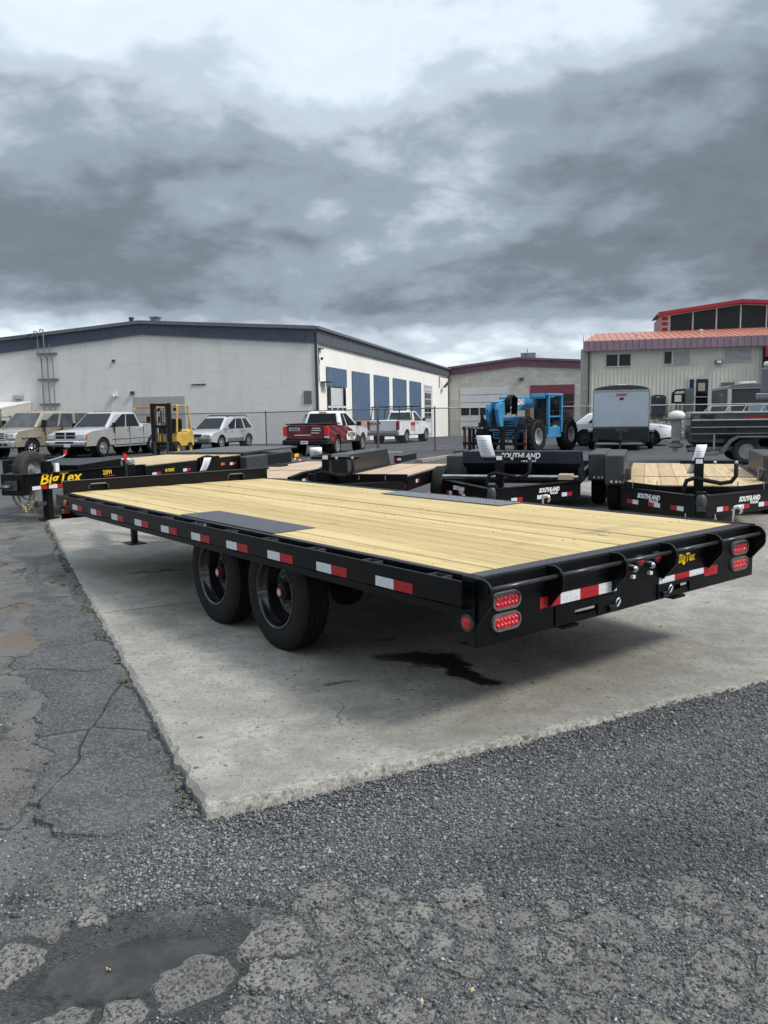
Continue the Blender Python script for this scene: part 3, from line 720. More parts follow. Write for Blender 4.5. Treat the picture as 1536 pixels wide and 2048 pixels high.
V = np.concatenate(V).astype(np.float32); F = np.concatenate(F).astype(np.int32)
me = bpy.data.meshes.new('gravel'); me.vertices.add(len(V)); me.vertices.foreach_set('co', V.ravel())
me.loops.add(len(F)*3); me.loops.foreach_set('vertex_index', F.ravel()); me.polygons.add(len(F)); me.polygons.foreach_set('loop_start', np.arange(0, len(F)*3, 3, dtype=np.int32))
me.update(calc_edges=True); ca_ = me.color_attributes.new('tone', 'FLOAT_COLOR', 'POINT'); ca_.data.foreach_set('color', np.repeat(np.array(T, np.float32), NV, axis=0).ravel())
me.materials.append(GRAV); bm = bmesh.new(); bm.from_mesh(me); bmesh.ops.recalc_face_normals(bm, faces=bm.faces); bm.to_mesh(me); bm.free(); o = link('gravel', me); tag(o, 'loose dark crushed stone lying along the front of the slab', 'gravel', kind='stuff')
print('stones', cnt, 'islands', npc)

# moss and weeds in the slab joint
m = MB(); m2 = MB()
for i in range(420):
    v = random.uniform(.05, 9.8); nn = fbm(v, 2.0, 1.1, 3)
    if nn < -.08 and v < 8: continue
    u = random.uniform(-.075, -.005); w = SC+SF*u+SL*v; r = random.uniform(.005, .016)
    m.ico((w.x, w.y, ground_z(w.x, w.y)+.008), r, .3, (1.2, 1.2, .35))
m.build('moss', MOSS, None, True); tag(bpy.data.objects['moss'], 'olive moss and silt in the gap along the left slab edge', 'moss', kind='stuff')
for i in range(22):
    v = random.choice((.25, .45, 1.9, 3.1, 4.2, 5.6, 7.4))+random.gauss(0, .06); u = random.uniform(-.08, -.01); w = SC+SF*u+SL*v
    for k in range(7):
        a = random.uniform(0, 6.28); L = random.uniform(.015, .04); t = Vector((math.cos(a)*L*.8, math.sin(a)*L*.8, L)); s_ = Vector((-math.sin(a), math.cos(a), 0))*.003
        b0 = Vector((w.x, w.y, ground_z(w.x, w.y)+.008)); m2.add([b0-s_, b0+s_, b0+t*.6+s_*.8, b0+t*1.0+Vector((0, 0, -.006)), b0+t*.6-s_*.8], [(0, 1, 2, 3, 4)])
m2.build('weeds', GRASSM, None, recalc=False); tag(bpy.data.objects['weeds'], 'small green weeds sprouting in the gap beside the slab', 'weeds', kind='stuff')
# a few dry leaf scraps
for i, (x, y, lb) in enumerate(((-.83, 2.21, 'small dry leaf scrap lying in the puddle'), (.085, 2.01, 'pale dry leaf scrap nearest the bottom edge of the picture'), (.225, 2.05, 'pale dry leaf scrap to the right of another near the bottom edge'))):
    m = MB(); a = random.uniform(0, 6); L = .010; z = ground_z(x, y)+.022
    if i == 0: z = pz+.002
    for k in range(3):
        a2 = a+k*.9; m.add([(x, y, z), (x+L*math.cos(a2-.35), y+L*math.sin(a2-.35), z+.004), (x+1.3*L*math.cos(a2), y+1.3*L*math.sin(a2), z+.001), (x+L*math.cos(a2+.35), y+L*math.sin(a2+.35), z+.005)], [(0, 1, 2, 3)])
    o = m.build('leaf_scrap', LEAFM, None, recalc=False); tag(o, lb, 'leaf', 'dry leaf scraps on the asphalt')

# ------------------------------------------------------------------ buildings
def frame(o, ex):
    """matrix: local x along the wall (ex), local y out of the wall towards the viewer's side (-), z up"""
    ex = Vector((*ex, 0)).normalized(); ez = Vector((0, 0, 1)); ey = ez.cross(ex)
    return Matrix(((ex.x, ey.x, 0, o[0]), (ex.y, ey.y, 0, o[1]), (0, 0, 1, o[2]), (0, 0, 0, 1)))
def ribs(x0, x1, z0f, z1f, y, pitch, depth=.03, w=.35, back=.05):
    """ribbed sheet standing at y (front face towards -y); z0f/z1f give bottom and top at x"""
    m = MB(); n = max(1, int(round((x1-x0)/pitch))); st = (x1-x0)/n; pts = []
    for i in range(n):
        a = x0+i*st; pts += [(a, y), (a+st*(1-w), y), (a+st*(1-w*.75), y-depth), (a+st*(1-w*.25), y-depth)]
    pts.append((x1, y)); k = len(pts)
    vs = [(p[0], p[1], z0f(p[0])) for p in pts]+[(p[0], p[1], z1f(p[0])) for p in pts]
    m.add(vs, [(i, i+1, k+i+1, k+i) for i in range(k-1)])
    m.add([(x0, y+.02, z0f(x0)), (x1, y+.02, z0f(x1)), (x1, y+.02, z1f(x1)), (x0, y+.02, z1f(x0))], [(0, 1, 2, 3)])
    return m
def const(v): return lambda x: v

# --- building A: long block warehouse, gable end to the left, blue panels down the right side
BA = thing('warehouse_building', 'long grey and white block warehouse with slate blue roof edge and blue wall panels', 'building', (-3.875, 48.0, 0))
dA = (.229, .973); eA = (-.973, .229)
MR = frame((0, 0, 0), dA)                       # right wall: x away from viewer; outward side is local -y
ML = frame((0, 0, 0), eA)                       # gable wall: x to the left; outward side is local +y
def put(m, M, name, material, parent, **k):
    m.v = [tuple(M @ Vector(v)) for v in m.v]; return m.build(name, material, parent, **k)
LR = 51.5
m = MB(); m.box(0.02, LR, 0, .3, -2.5, 5.8); put(m, MR, 'side_wall', WALLA2, BA)
# gable wall with raking top
pk = 11.07; EH, PH = 6.45, 7.21
poly = [(0, -1.0), (2*pk, -1.0), (2*pk, EH-.1), (pk, PH-.1), (0, EH-.1)]
m = MB(); m.prism(poly, -.3, 0, 'y'); put(m, ML, 'gable_wall', WALLA, BA)
zr = lambda x: EH+(PH-EH)*(1-abs(x-pk)/pk)
# fascia: two raking ribbed sheets on the gable
for a, b in ((0., pk), (pk, 2*pk)):
    m = ribs(a, b, lambda x: zr(x)-.86+.14*(1-abs(x-pk)/pk), lambda x: zr(x)-.10, -.10, .55, .02, .12)
    m.v = [(v[0], -v[1], v[2]) for v in m.v]; put(m, ML, 'gable_fascia', FASCA, BA)
    m = MB(); m.bar((a-.15 if a == 0 else a, .14, zr(a)+.01), (b, .14, zr(b)+.01), .22, .20); put(m, ML, 'gable_gutter', ROOFG, BA)
m = ribs(-.1, LR, const(5.62), const(6.36), -.16, .62, .04, .30); put(m, MR, 'side_fascia', FASCA2, BA)
m = MB(); m.box(-.2, LR, -.36, -.10, 6.36, 6.54); put(m, MR, 'side_gutter', ROOFG, BA, bevel=.02)
m = MB()   # roof planes (seen only from above or the side)
hx = Vector(eA); roofv = []
for t, z in ((0, EH), (pk, PH), (2*pk, EH)):
    for s_ in (0, LR): roofv.append((eA[0]*t+dA[0]*s_, eA[1]*t+dA[1]*s_, z))
m.add(roofv, [(0, 1, 3, 2), (2, 3, 5, 4)]); m.build('roof', ROOFG, BA)
# downpipe at the corner, electrical drop with three conduits, vents, lamps, louvre
m = MB(); m.box(-.07, .07, -.16, -.02, -.6, 6.2); put(m, MR, 'downpipe', DSTEEL, BA)
m = MB(); m.box(.22, .34, -.10, -.02, -.6, 6.0); put(m, MR, 'corner_trim', FRAMEW, BA)
for k, (x, zt) in enumerate(((18.05, 6.9), (17.62, 7.0), (17.25, 6.1))):
    m = MB(); p = [(x, .30, zt), (x, .30, 5.6), (x-.08, .16, 5.2), (x-.05, .16, 1.9)]
    if k < 2: p = [(x+.16, .42, zt-.12), (x+.12, .38, zt+.05), (x+.02, .32, zt)] + p
    m.tube(p, .045 if k < 2 else .03, 6); put(m, ML, 'conduit', PIPE, BA)
for z in (5.55, 3.95, 2.40):
    m = MB(); m.box(16.9, 18.35, .02, .12, z-.05, z+.05); put(m, ML, 'conduit_bracket', PIPE, BA)
m = MB(); m.tube([(18.0, .35, 6.55), (18.25, .55, 6.4), (18.55, .6, 6.62), (18.3, .5, 6.75)], .05, 6); m.ico((18.45, .6, 6.48), .10, .1); put(m, ML, 'wire_insulator', BLACKM, BA)
m = MB(); m.tube([(18.6, .6, 6.62), (22, .9, 6.55), (30, 1.6, 6.75), (44, 3, 7.8)], .02, 5); put(m, ML, 'service_wire', BLACKM, BA)
m = MB(); m.prism([(.02, 3.02), (.30, 2.98), (.30, 2.78), (.02, 2.72)], 19.55, 20.15, 'x'); put(m, ML, 'vent_hood', GALV, BA)
m = MB(); m.box(12.9, 13.08, .02, .10, 4.88, 5.04); put(m, ML, 'wall_vent', DSTEEL, BA)
m = MB(); m.box(12.85, 13.15, .02, .20, 2.82, 2.98); m.ico((13.0, .22, 2.82), .11, 0); put(m, ML, 'wall_lamp', WHITEPL, BA)
m = MB(); m.box(11.7, 11.9, .02, .18, 2.88, 3.08); put(m, ML, 'wall_lamp', DSTEEL, BA)
m = MB(); m.box(6.9, 7.85, .01, .05, 3.36, 3.42); put(m, ML, 'steel_strap', DSTEEL, BA)
m = MB(); m.box(8.35, 11.8, .004, .03, -.2, 2.72); put(m, ML, 'filled_doorway', mat('infill_block', (.36, .355, .32), .85, 0, .08, 2), BA)
m = MB(); m.box(.25, .72, .01, .06, 2.12, 2.86); put(m, ML, 'meter_panel', mat('panel_grey', (.13, .135, .13), .5), BA)
m = MB(); m.box(.25, .65, .01, .06, 1.05, 1.50); put(m, ML, 'meter_panel', MATS['panel_grey'], BA)
for x, h_, w_, mt in ((12.05, .42, .10, DSTEEL), (10.35, .36, .22, PIPE)):
    m = MB(); m.box(x-w_, x+w_, -.8, -.8+2*w_, 7.0, PH+h_); m.box(x-w_*1.3, x+w_*1.3, -.8-w_*.3, -.8+w_*2.3, PH+h_-.06, PH+h_); put(m, ML, 'roof_vent', mt, BA)
# side wall: entry bay, four blue panels, roller door
def zb(s_): return interp(s_, [0, 8, 16, 24, 32, 52], [-.14, -.3, -.5, -.75, -.95, -1.5])
panels = [(8.0, 12.72), (14.2, 19.15), (20.8, 26.2), (27.85, 33.35)]
for i, (a, b) in enumerate(panels):
    m = ribs(a, b, const([1.0, .85, .68, .50][i]), const(4.35), -.05, .38, .05, .30); put(m, MR, 'blue_panel', BLUEP, BA)
m = ribs(2.1, 6.5, const(3.20), const(4.35), -.05, .38, .05, .30); put(m, MR, 'blue_panel', BLUEP, BA)
m = MB(); m.box(8.0, 12.75, -.035, -.003, -1, .985); put(m, MR, 'pink_base', PINKW, BA)
m = MB(); m.box(2.2, 6.4, -.03, -.003, -.6, 3.18); put(m, MR, 'entry_recess', mat('shop_dark', (.05, .05, .05), .6), BA)
for (a, b, z0, z1, g_) in ((2.35, 2.85, 2.0, 3.1, GLASS), (2.95, 5.3, 2.0, 3.1, mat('frosted_glass', (.55, .58, .57), .3)), (5.45, 6.3, 2.0, 3.1, GLASS), (2.35, 2.95, -.2, 1.85, GLASS), (3.15, 4.15, -.2, 1.75, GLASS), (4.35, 5.35, -.2, 1.75, GLASS), (5.5, 6.3, -.2, 1.85, GLASS)):
    m = MB(); m.box(a, b, -.06, -.04, z0, z1); put(m, MR, 'entry_pane', g_, BA)
for (a, b, z0, z1) in ((2.25, 6.4, 1.86, 1.98), (2.86, 2.94, -.6, 3.15), (3.02, 3.13, -.6, 1.86), (4.18, 4.32, -.6, 1.86), (5.36, 5.48, -.6, 3.15)):
    m = MB(); m.box(a, b, -.085, -.05, z0, z1); put(m, MR, 'entry_frame', FRAMEW, BA)
m = MB(); m.box(35.2, 40.1, -.03, -.003, -1.6, 4.22); rd = put(m, MR, 'roller_door', DOORG, BA)
for z in (4.0, 3.6, .55, .1, -.35, -.8):
    m = MB(); m.box(35.4, 39.3, -.05, -.032, z-.02, z+.02); put(m, MR, 'door_seam', GSTEEL, rd)
for r_ in range(4):
    for c_ in range(2):
        m = MB(); a = 35.6+c_*1.85; z = 2.62-r_*.68+.25; m.box(a, a+1.6, -.055, -.034, z-.02, z+.54); put(m, MR, 'door_pane', GLASS, rd)
for s_, z in ((1.2, 2.85), (45.4, 5.0)):
    m = MB()
    if s_ < 5: m.box(.9, 1.9, -.55, -.02, 3.36, 3.42); m.tube([(.6, -.05, 5.4), (.6, -.05, 3.4), (1.2, -.4, 3.4)], .03, 5); m.box(.5, 1.2, -.2, -.02, 5.3, 5.36)
    else: m.tube([(44.6, -.05, 4.1), (44.6, -.05, 5.35), (47, -.9, 5.2)], .05, 5); m.bar((45.4, -.5, 4.2), (47.2, -.95, 5.1), .3, .14)
    put(m, MR, 'floodlight', DSTEEL, BA)
m = MB(); m.ico((.9, -.15, 4.75), .10, 0); put(m, MR, 'security_camera', BLACKM, BA)

# lean-to shed at the left end
SH = thing('lean_to_shed', 'small lean-to shed with white sloping roof against the grey gable wall', 'shed', (-3.875+eA[0]*20.6, 48.0+eA[1]*20.6, 0))
m = MB(); m.prism([(.05, 2.62), (3.2, 2.18), (3.2, 2.10), (.05, 2.52)], -1.6, 3.5, 'x'); put(m, ML, 'shed_roof', WHITEPL, SH)
m = MB(); m.prism([(.05, -.2), (.05, 2.5), (2.9, 2.12), (2.9, -.2)], -1.6, -1.5, 'x'); put(m, ML, 'shed_wall', mat('shed_cream', (.42, .42, .38), .7), SH)
m = MB(); m.box(-1.4, -.55, 2.75, 2.85, -.2, 2.1); put(m, ML, 'shed_door', BLACKM, SH)
m = MB(); m.box(-.5, 3.4, 2.75, 2.83, -.2, 2.1); put(m, ML, 'shed_front', TRIMG, SH)

# --- building B: low block garage with plum roof edge
PB = Vector((7.918, 98.109, 0)); eB = (.973, -.229)
BB = thing('garage_building', 'low grey block garage with plum roof edge and two big doors', 'building', PB)
MBx = frame((0, 0, 0), eB)                     # outward local -y
WB = 16.0; pkB = 8.3
zt = lambda x: 6.72+(7.62-6.72)*(x/pkB) if x < pkB else 7.62-(7.62-7.10)*((x-pkB)/(WB-pkB))
m = MB(); m.prism([(0, -2.5), (WB+.6, -2.5), (WB+.6, 7.0), (pkB, 7.5), (0, 6.6)], 0, .3, 'y'); put(m, MBx, 'block_wall', WALLB, BB)
for a, b in ((0, pkB), (pkB, WB)):
    m = ribs(a, b, lambda x: zt(x)-1.0, lambda x: zt(x)-.22, -.12, .42, .03, .2); put(m, MBx, 'roof_fascia', PURP, BB)
    m = MB(); m.bar((a, -.18, zt(a)-.11), (b, -.18, zt(b)-.11), .34, .24); put(m, MBx, 'roof_edge', PURP, BB)
m = MB(); m.box(-.12, .12, -.25, -.02, -2, 6.2); put(m, MBx, 'downpipe', DSTEEL, BB)
m = MB(); m.box(1.45, 7.15, -.04, -.003, -1.75, 4.25); d1 = put(m, MBx, 'grey_roller_door', DOORG, BB)
for c_ in range(5):
    m = MB(); m.box(1.55+c_*1.12, 2.52+c_*1.12, -.06, -.042, 1.0, 1.85); put(m, MBx, 'door_pane', GLASS, d1)
for z in (-.6, .3, 2.5, 3.4):
    m = MB(); m.box(1.5, 7.1, -.05, -.0415, z-.03, z+.03); put(m, MBx, 'door_seam', GSTEEL, d1)
m = MB(); m.box(9.65, 14.7, -.04, -.003, -1.75, 4.35); d2 = put(m, MBx, 'plum_roller_door', mat('plum_door', (.16, .035, .055), .5, 0, .1), BB)
for r_ in range(4):
    for c_ in range(3):
        m = MB(); a = 9.8+c_*1.66; z = 2.45-r_*.98; m.box(a, a+1.5, -.06, -.042, z, z+.82); put(m, MBx, 'door_pane', GLASS if (r_+c_) % 4 else GLASSW, d2)
m = MB(); m.box(8.4, 8.9, -.25, -.02, 4.98, 5.25); put(m, MBx, 'wall_lamp', DSTEEL, BB)
m = MB(); m.box(8.5, 10.2, .6, 2.2, 7.0, 8.15); m.box(9.25, 9.33, .5, .58, 7.4, 8.6); put(m, MBx, 'rooftop_unit', mat('hvac_grey', (.22, .22, .21), .6, .2), BB)
m = MB(); m.add([(-.2, 0, 6.6), (pkB, 0, 7.55), (WB+.5, 0, 7.05), (-.2, 18, 6.6), (pkB, 18, 7.55), (WB+.5, 18, 7.05)], [(0, 1, 4, 3), (1, 2, 5, 4)]); put(m, MBx, 'roof', ROOFG, BB)

# --- building C: two-storey ribbed building with salmon roof and red clerestory
PC = Vector((14.604, 58.0, 0))
BC = thing('office_building', 'two-storey cream ribbed-metal building with salmon roof and dark clerestory windows', 'building', PC)
m = ribs(0, 14.5, const(-.5), const(5.9), 0, .26, .022, .36); put(m, MBx, 'ribbed_wall', CREAM, BC)
m = MB(); m.box(-.55, -.06, .25, 4, -1, 5.7); put(m, MBx, 'block_return_wall', WALLB, BC)
m = MB(); m.box(-.06, .06, -.16, -.02, -.6, 5.5); put(m, MBx, 'downpipe', DSTEEL, BC)
m = MB(); m.add([(-.06, .03, -.5), (14.5, .03, -.5), (14.5, .03, 5.9), (-.06, .03, 5.9), (-.06, 9, -.5), (14.5, 9, -.5), (14.5, 9, 5.9), (-.06, 9, 5.9)], [(0, 1, 2, 3), (0, 4, 7, 3), (1, 5, 6, 2), (4, 5, 6, 7)]); put(m, MBx, 'inner_wall', CREAM, BC)
m = ribs(-.35, 14.8, const(5.52), const(6.20), -.42, .42, .03, .2); put(m, MBx, 'roof_fascia', PURPL, BC)
m = MB(); m.add([(-.35, -.40, 5.52), (14.8, -.40, 5.52), (14.8, 0, 5.75), (-.35, 0, 5.75)], [(0, 1, 2, 3)]); m.add([(-.35, -.42, 5.52), (-.35, -.42, 6.2), (-.35, 8, 7.6), (-.35, 8, 5.52)], [(0, 1, 2, 3)]); put(m, MBx, 'soffit', PURP, BC)
mr = MB()      # standing-seam pent roof
zroof = lambda y: 6.20+(y+.42)*.155
mr.add([(-.35, -.42, 6.20), (14.8, -.42, 6.20), (14.8, 7, zroof(7)), (.6, 7, zroof(7))], [(0, 1, 2, 3)]); rf = put(mr, MBx, 'salmon_roof', SALM, BC)
for i in range(34):
    x = -.2+i*.44; m = MB(); m.bar((x, -.42, 6.22), (x+.0, 6.9, zroof(6.9)+.02), .04, .035); put(m, MBx, 'roof_seam', SALM, rf)
for x, y in ((3.3, 1.0), (7.7, 2.4)):
    m = MB(); m.lathe([(.10, 0), (.10, .28), (.15, .28), (.15, .36), (.02, .40)], (x, y, zroof(y)-.05), 'z', 10); put(m, MBx, 'vent_cap', mat('vent_cream', (.6, .55, .46), .6), rf)
# clerestory
y0 = 7.0
zc_ = lambda x: 8.64+(9.31-8.64)*min(1, (x-5.4)/5.7) if x < 11.1 else 9.31-(x-11.1)*.085
m = MB(); m.prism([(5.45, 6.9), (16, 6.9), (16, zc_(16)-.1), (11.1, zc_(11.1)-.1), (5.45, zc_(5.45)-.1)], y0, y0+.3, 'y'); put(m, MBx, 'clerestory_wall', CREAM, BC)
m = MB(); m.prism([(5.45, 6.9), (5.45, zc_(5.45)-.1), (5.45+.01, zc_(5.45)-.1), (5.46, 6.9)], y0, y0+6, 'y'); put(m, MBx, 'clerestory_end', REDM, BC)
for a, b in ((5.2, 11.1), (11.1, 16.2)):
    m = MB(); m.bar((a, y0-.3, zc_(a)-.02), (b, y0-.3, zc_(b)-.02), .7, .26); put(m, MBx, 'red_roof_edge', REDM, BC)
m = MB(); m.add([(5.2, y0-.5, zc_(5.2)+.11), (11.1, y0-.5, zc_(11.1)+.11), (16.2, y0-.5, zc_(16.2)+.11), (5.2, y0+6, zc_(5.2)+.11), (11.1, y0+6, zc_(11.1)+.11), (16.2, y0+6, zc_(16.2)+.11)], [(0, 1, 4, 3), (1, 2, 5, 4)]); put(m, MBx, 'red_roof', REDM, BC)
xs = [6.05, 7.72, 9.40, 11.1, 12.9, 14.6]
for a, b in zip(xs[:-1], xs[1:]):
    m = MB(); m.prism([(a+.05, 7.32), (b-.05, 7.32), (b-.05, zc_(b)-.24), (a+.05, zc_(a)-.24)], y0-.05, y0-.02, 'y'); put(m, MBx, 'clerestory_pane', GLASS, BC)
for a in xs:
    m = MB(); m.box(a-.045, a+.045, y0-.08, y0-.01, 7.3, zc_(a)-.18); put(m, MBx, 'clerestory_mullion', FRAMEW, BC)
m = MB(); m.box(5.95, 15, y0-.08, y0-.01, 7.22, 7.31); put(m, MBx, 'clerestory_sill', FRAMEW, BC)
for k in range(3):
    m = MB(); m.box(5.5, 5.9, y0-.06, y0-.01, 7.35+k*.4, 7.62+k*.4); put(m, MBx, 'red_louvre', REDM, BC)
# first floor windows
def window(par, x0, x1, z0, z1, split, blinds=()):
    m = MB(); w = put(m.box(x0, x1, -.075, -.045, z0, z1), MBx, 'window', FRAMEW, par)
    n_ = len(split)-1
    for i in range(n_):
        a = x0+(x1-x0)*split[i]+.05; b = x0+(x1-x0)*split[i+1]-.05; m = MB(); put(m.box(a, b, -.085, -.077, z0+.06, z1-.06), MBx, 'pane', GLASS, w)
        if i in blinds:
            for k in range(11):
                z = z0+.1+(z1-z0-.2)*k/10; m = MB(); put(m.box(a+.01, b-.01, -.11, -.087, z-.018, z+.018), MBx, 'blind_slat', FRAMEW, w)
window(BC, 1.12, 2.85, 4.40, 5.32, (0, .5, 1)); window(BC, 4.98, 6.74, 4.46, 5.40, (0, .33, 1), (1,)); window(BC, 8.88, 10.65, 4.50, 5.46, (0, 1), (0,))
m = MB(); m.box(8.35, 8.75, -.28, -.04, 4.42, 4.66); put(m, MBx, 'wall_pack_light', BLACKM, BC); m = MB(); m.box(8.39, 8.71, -.30, -.282, 4.45, 4.63); put(m, MBx, 'light_lens', WHITEPL, BC)
m = MB(); m.box(6.62, 8.12, -.09, -.045, 1.10, 3.56); dr = put(m, MBx, 'entrance', mat('pale_blue_frame', (.43, .47, .49), .5), BC)
m = MB(); m.box(6.72, 7.0, -.10, -.092, 1.2, 3.42); put(m, MBx, 'side_light', GLASS, dr)
m = MB(); m.box(7.14, 7.92, -.10, -.092, 1.2, 3.42); put(m, MBx, 'door_glass', GLASS, dr)
m = MB(); m.box(7.28, 7.72, -.105, -.101, 2.62, 3.16); put(m, MBx, 'door_notice', mat('notice_tan', (.34, .31, .25), .7), dr)
m = MB(); m.box(6.72, 7.92, -.13, -.105, 2.18, 2.24); put(m, MBx, 'push_bar', GALV, dr)
m = MB(); m.box(8.75, 9.6, -.07, -.04, 2.55, 3.15); put(m, MBx, 'wall_plate', TRIMG, BC)
m = MB(); m.box(11.3, 14.5, -.5, -.03, 3.2, 5.4); put(m, MBx, 'dark_opening', BLACKM, BC); m = MB(); m.box(11.35, 14.6, -.75, -.52, 4.75, 5.5); put(m, MBx, 'red_canopy', REDM, BC)

# rocky bank in front of building C
mb = MB(); nb = 60
for j in range(9):
    for i in range(nb): 
        x = -1+i*15.5/(nb-1); t = j/8; y = -.1-4.2*t; z = 1.08-1.35*t+.05*fbm(x, y, 1.2, 3); mb.v.append((x, y, z))
for j in range(8):
    for i in range(nb-1): mb.f.append((j*nb+i, j*nb+i+1, (j+1)*nb+i+1, (j+1)*nb+i))
mb.v = [tuple(MBx @ Vector(v)+PC) for v in mb.v]; o = mb.build('bank', mat('bank_soil', (.12, .11, .095), .95, 0, .4, 2), None, True); struct(o); o['label'] = 'stony bank rising to the two-storey building'
mb = MB()
for i in range(1500):
    x = random.uniform(2, 11.5); t = random.random(); y = -.15-4.0*t; z = 1.10-1.33*t; r = random.uniform(.06, .14)
    w = MBx @ Vector((x, y, z))+PC; mb.ico(w, r, .3, (1, 1, .7))
o = mb.build('bank_rocks', ROCKM, None); tag(o, 'tan river rocks covering the bank below the glass door', 'rocks', kind='stuff')
# things standing on the bank
def onC(x, y, z): return MBx @ Vector((x, y, z))+PC
hC = math.degrees(math.atan2(eB[1], eB[0]))
AC = thing('air_conditioner', 'dark square air-conditioning condenser by the ribbed cream wall', 'condenser', onC(4.62, -.9, 1.05), hC)
m = MB(); m.box(-.47, .47, -.4, .4, 0, 1.28); m.build('casing', CHARC, AC, bevel=.04)
for k in range(13): m = MB(); m.box(-.44+k*.07, -.42+k*.07, -.42, -.402, .1, 1.15); m.build('fin', DSTEEL, AC)
m = MB(); m.lathe([(.38, 0), (.38, .05), (.05, .07)], (0, 0, 1.28), 'z', 16); m.build('fan_grille', BLACKM, AC)
m = MB(); m.box(-.16, .05, -.415, -.405, 1.16, 1.22); m.build('name_badge', GALV, AC)
EB = thing('electrical_cabinet', 'tall green utility cabinet beside the glass entrance', 'cabinet', onC(6.62, -.7, 1.05), hC)
m = MB(); m.box(-.29, .29, -.25, .25, 0, 1.72); m.build('cabinet_body', DKGREEN, EB, bevel=.02); m = MB(); m.box(-.25, .25, -.262, -.252, .1, 1.62); m.build('cabinet_door', DKGREEN, EB)
GM = thing('gas_meter_set', 'black rounded meter set with white box in front of the green cabinet', 'meter', onC(5.85, -1.5, .8), hC)
m = MB(); m.box(-.42, .40, -.3, .3, 1.0, 1.65); m.tube([(-.42, -.3, 1.65), (-.2, -.3, 1.85), (.4, -.3, 1.9)], .08, 6); m.build('meter_casing', BLACKM, GM, bevel=.06)
m = MB(); m.box(-.28, .15, -.33, -.305, 1.1, 1.55); m.build('white_panel', mat('panel_white', (.5, .5, .48), .5), GM)
for x in (-.12, .10): m = MB(); m.rod((x, -.2, -.4), (x, -.2, 1.0), .05, 6); m.build('post', BLACKM, GM)

# ------------------------------------------------------------------ chain-link fence
FN = thing('chain_link_fence', 'galvanised chain-link fence running across the yard behind the parked vehicles', 'fence', (0, 36, 0))
fpts = [(-34, 43.6), (-26, 43.2), (-19.5, 42.9), (-14.3, 42.6), (-10.0, 42.3), (-6.0, 42.1), (-3.1, 38.1), (-.19, 34.03), (2.18, 34.06), (5.9, 36.0), (9.5, 38.0), (13.5, 38.8), (18, 39.6), (24, 40.6), (30, 41.5)]
FH = 1.80
wires = MB()
for i, (x, y) in enumerate(fpts):
    z = gz(y); thick = .05 if i in (7,) else .033
    m = MB(); m.rod((x, y-36, z-.1), (x, y-36, z+FH+.04), thick, 8); m.ico((x, y-36, z+FH+.05), thick*1.3, 0); m.build('fence_post', FENCE, FN)
    if i+1 < len(fpts):
        x2, y2 = fpts[i+1]; z2 = gz(y2)
        m = MB(); m.rod((x, y-36, z+FH), (x2, y2-36, z2+FH), .028, 6); m.build('top_rail', FENCE, FN)
        L = math.dist((x, y), (x2, y2)); ux, uy = (x2-x)/L, (y2-y)/L; sp_ = .085; h_ = FH-.08; k = -h_
        while k < L:
            for sg in (1, -1):
                a, b = k, k+h_; za, zb_ = (.05, .05+h_) if sg > 0 else (.05+h_, .05)
                t0, t1 = max(0, -a/(b-a)), min(1, (L-a)/(b-a))
                if t1 <= t0: continue
                p0 = (x+ux*(a+(b-a)*t0), y-36+uy*(a+(b-a)*t0), z+za+(zb_-za)*t0); p1 = (x+ux*(a+(b-a)*t1), y-36+uy*(a+(b-a)*t1), z+za+(zb_-za)*t1)
                wires.tube([p0, p1], .0028, 3, False)
            k += sp_
o = wires.build('wire_mesh', FENCE, FN, recalc=False); o['kind'] = 'stuff'
# concrete kerb strip under the gate posts
m = MB(); m.box(-.9, .9, -.14, .14, 0, .07); o = m.build('kerb_stone', mat('kerb_conc', (.25, .24, .22), .9), None, bevel=.02); o.location = (-.1, 33.4, gz(33.4)-.02); tag(o, 'low concrete kerb stone at the foot of the gate post', 'kerb')
# parking paint lines beyond the fence
for i, (a, b) in enumerate((((.3, 39.0), (3.6, 40.6)), ((2.0, 36.8), (5.4, 38.2)))):
    m = MB(); a = Vector((*a, 0)); b = Vector((*b, 0)); d = (b-a).normalized(); s_ = Vector((-d.y, d.x, 0))*.05
    m.add([(p.x, p.y, gz(p.y)+.006) for p in (a-s_, b-s_, b+s_, a+s_)], [(0, 1, 2, 3)]); o = m.build('parking_line', mat('worn_white_paint', (.38, .38, .36), .8, 0, .3, 4), None, recalc=False); struct(o)
# plank lying on the asphalt
PK = MB(); PK.bar((1.15, 26.1, gz(26)+.05), (2.55, 29.3, gz(29)+.05), .26, .09); o = PK.build('timber_plank', mat('grey_timber', (.24, .21, .17), .8, 0, .2, 6), None); tag(o, 'weathered timber plank lying on the asphalt left of the dump trailer', 'plank')

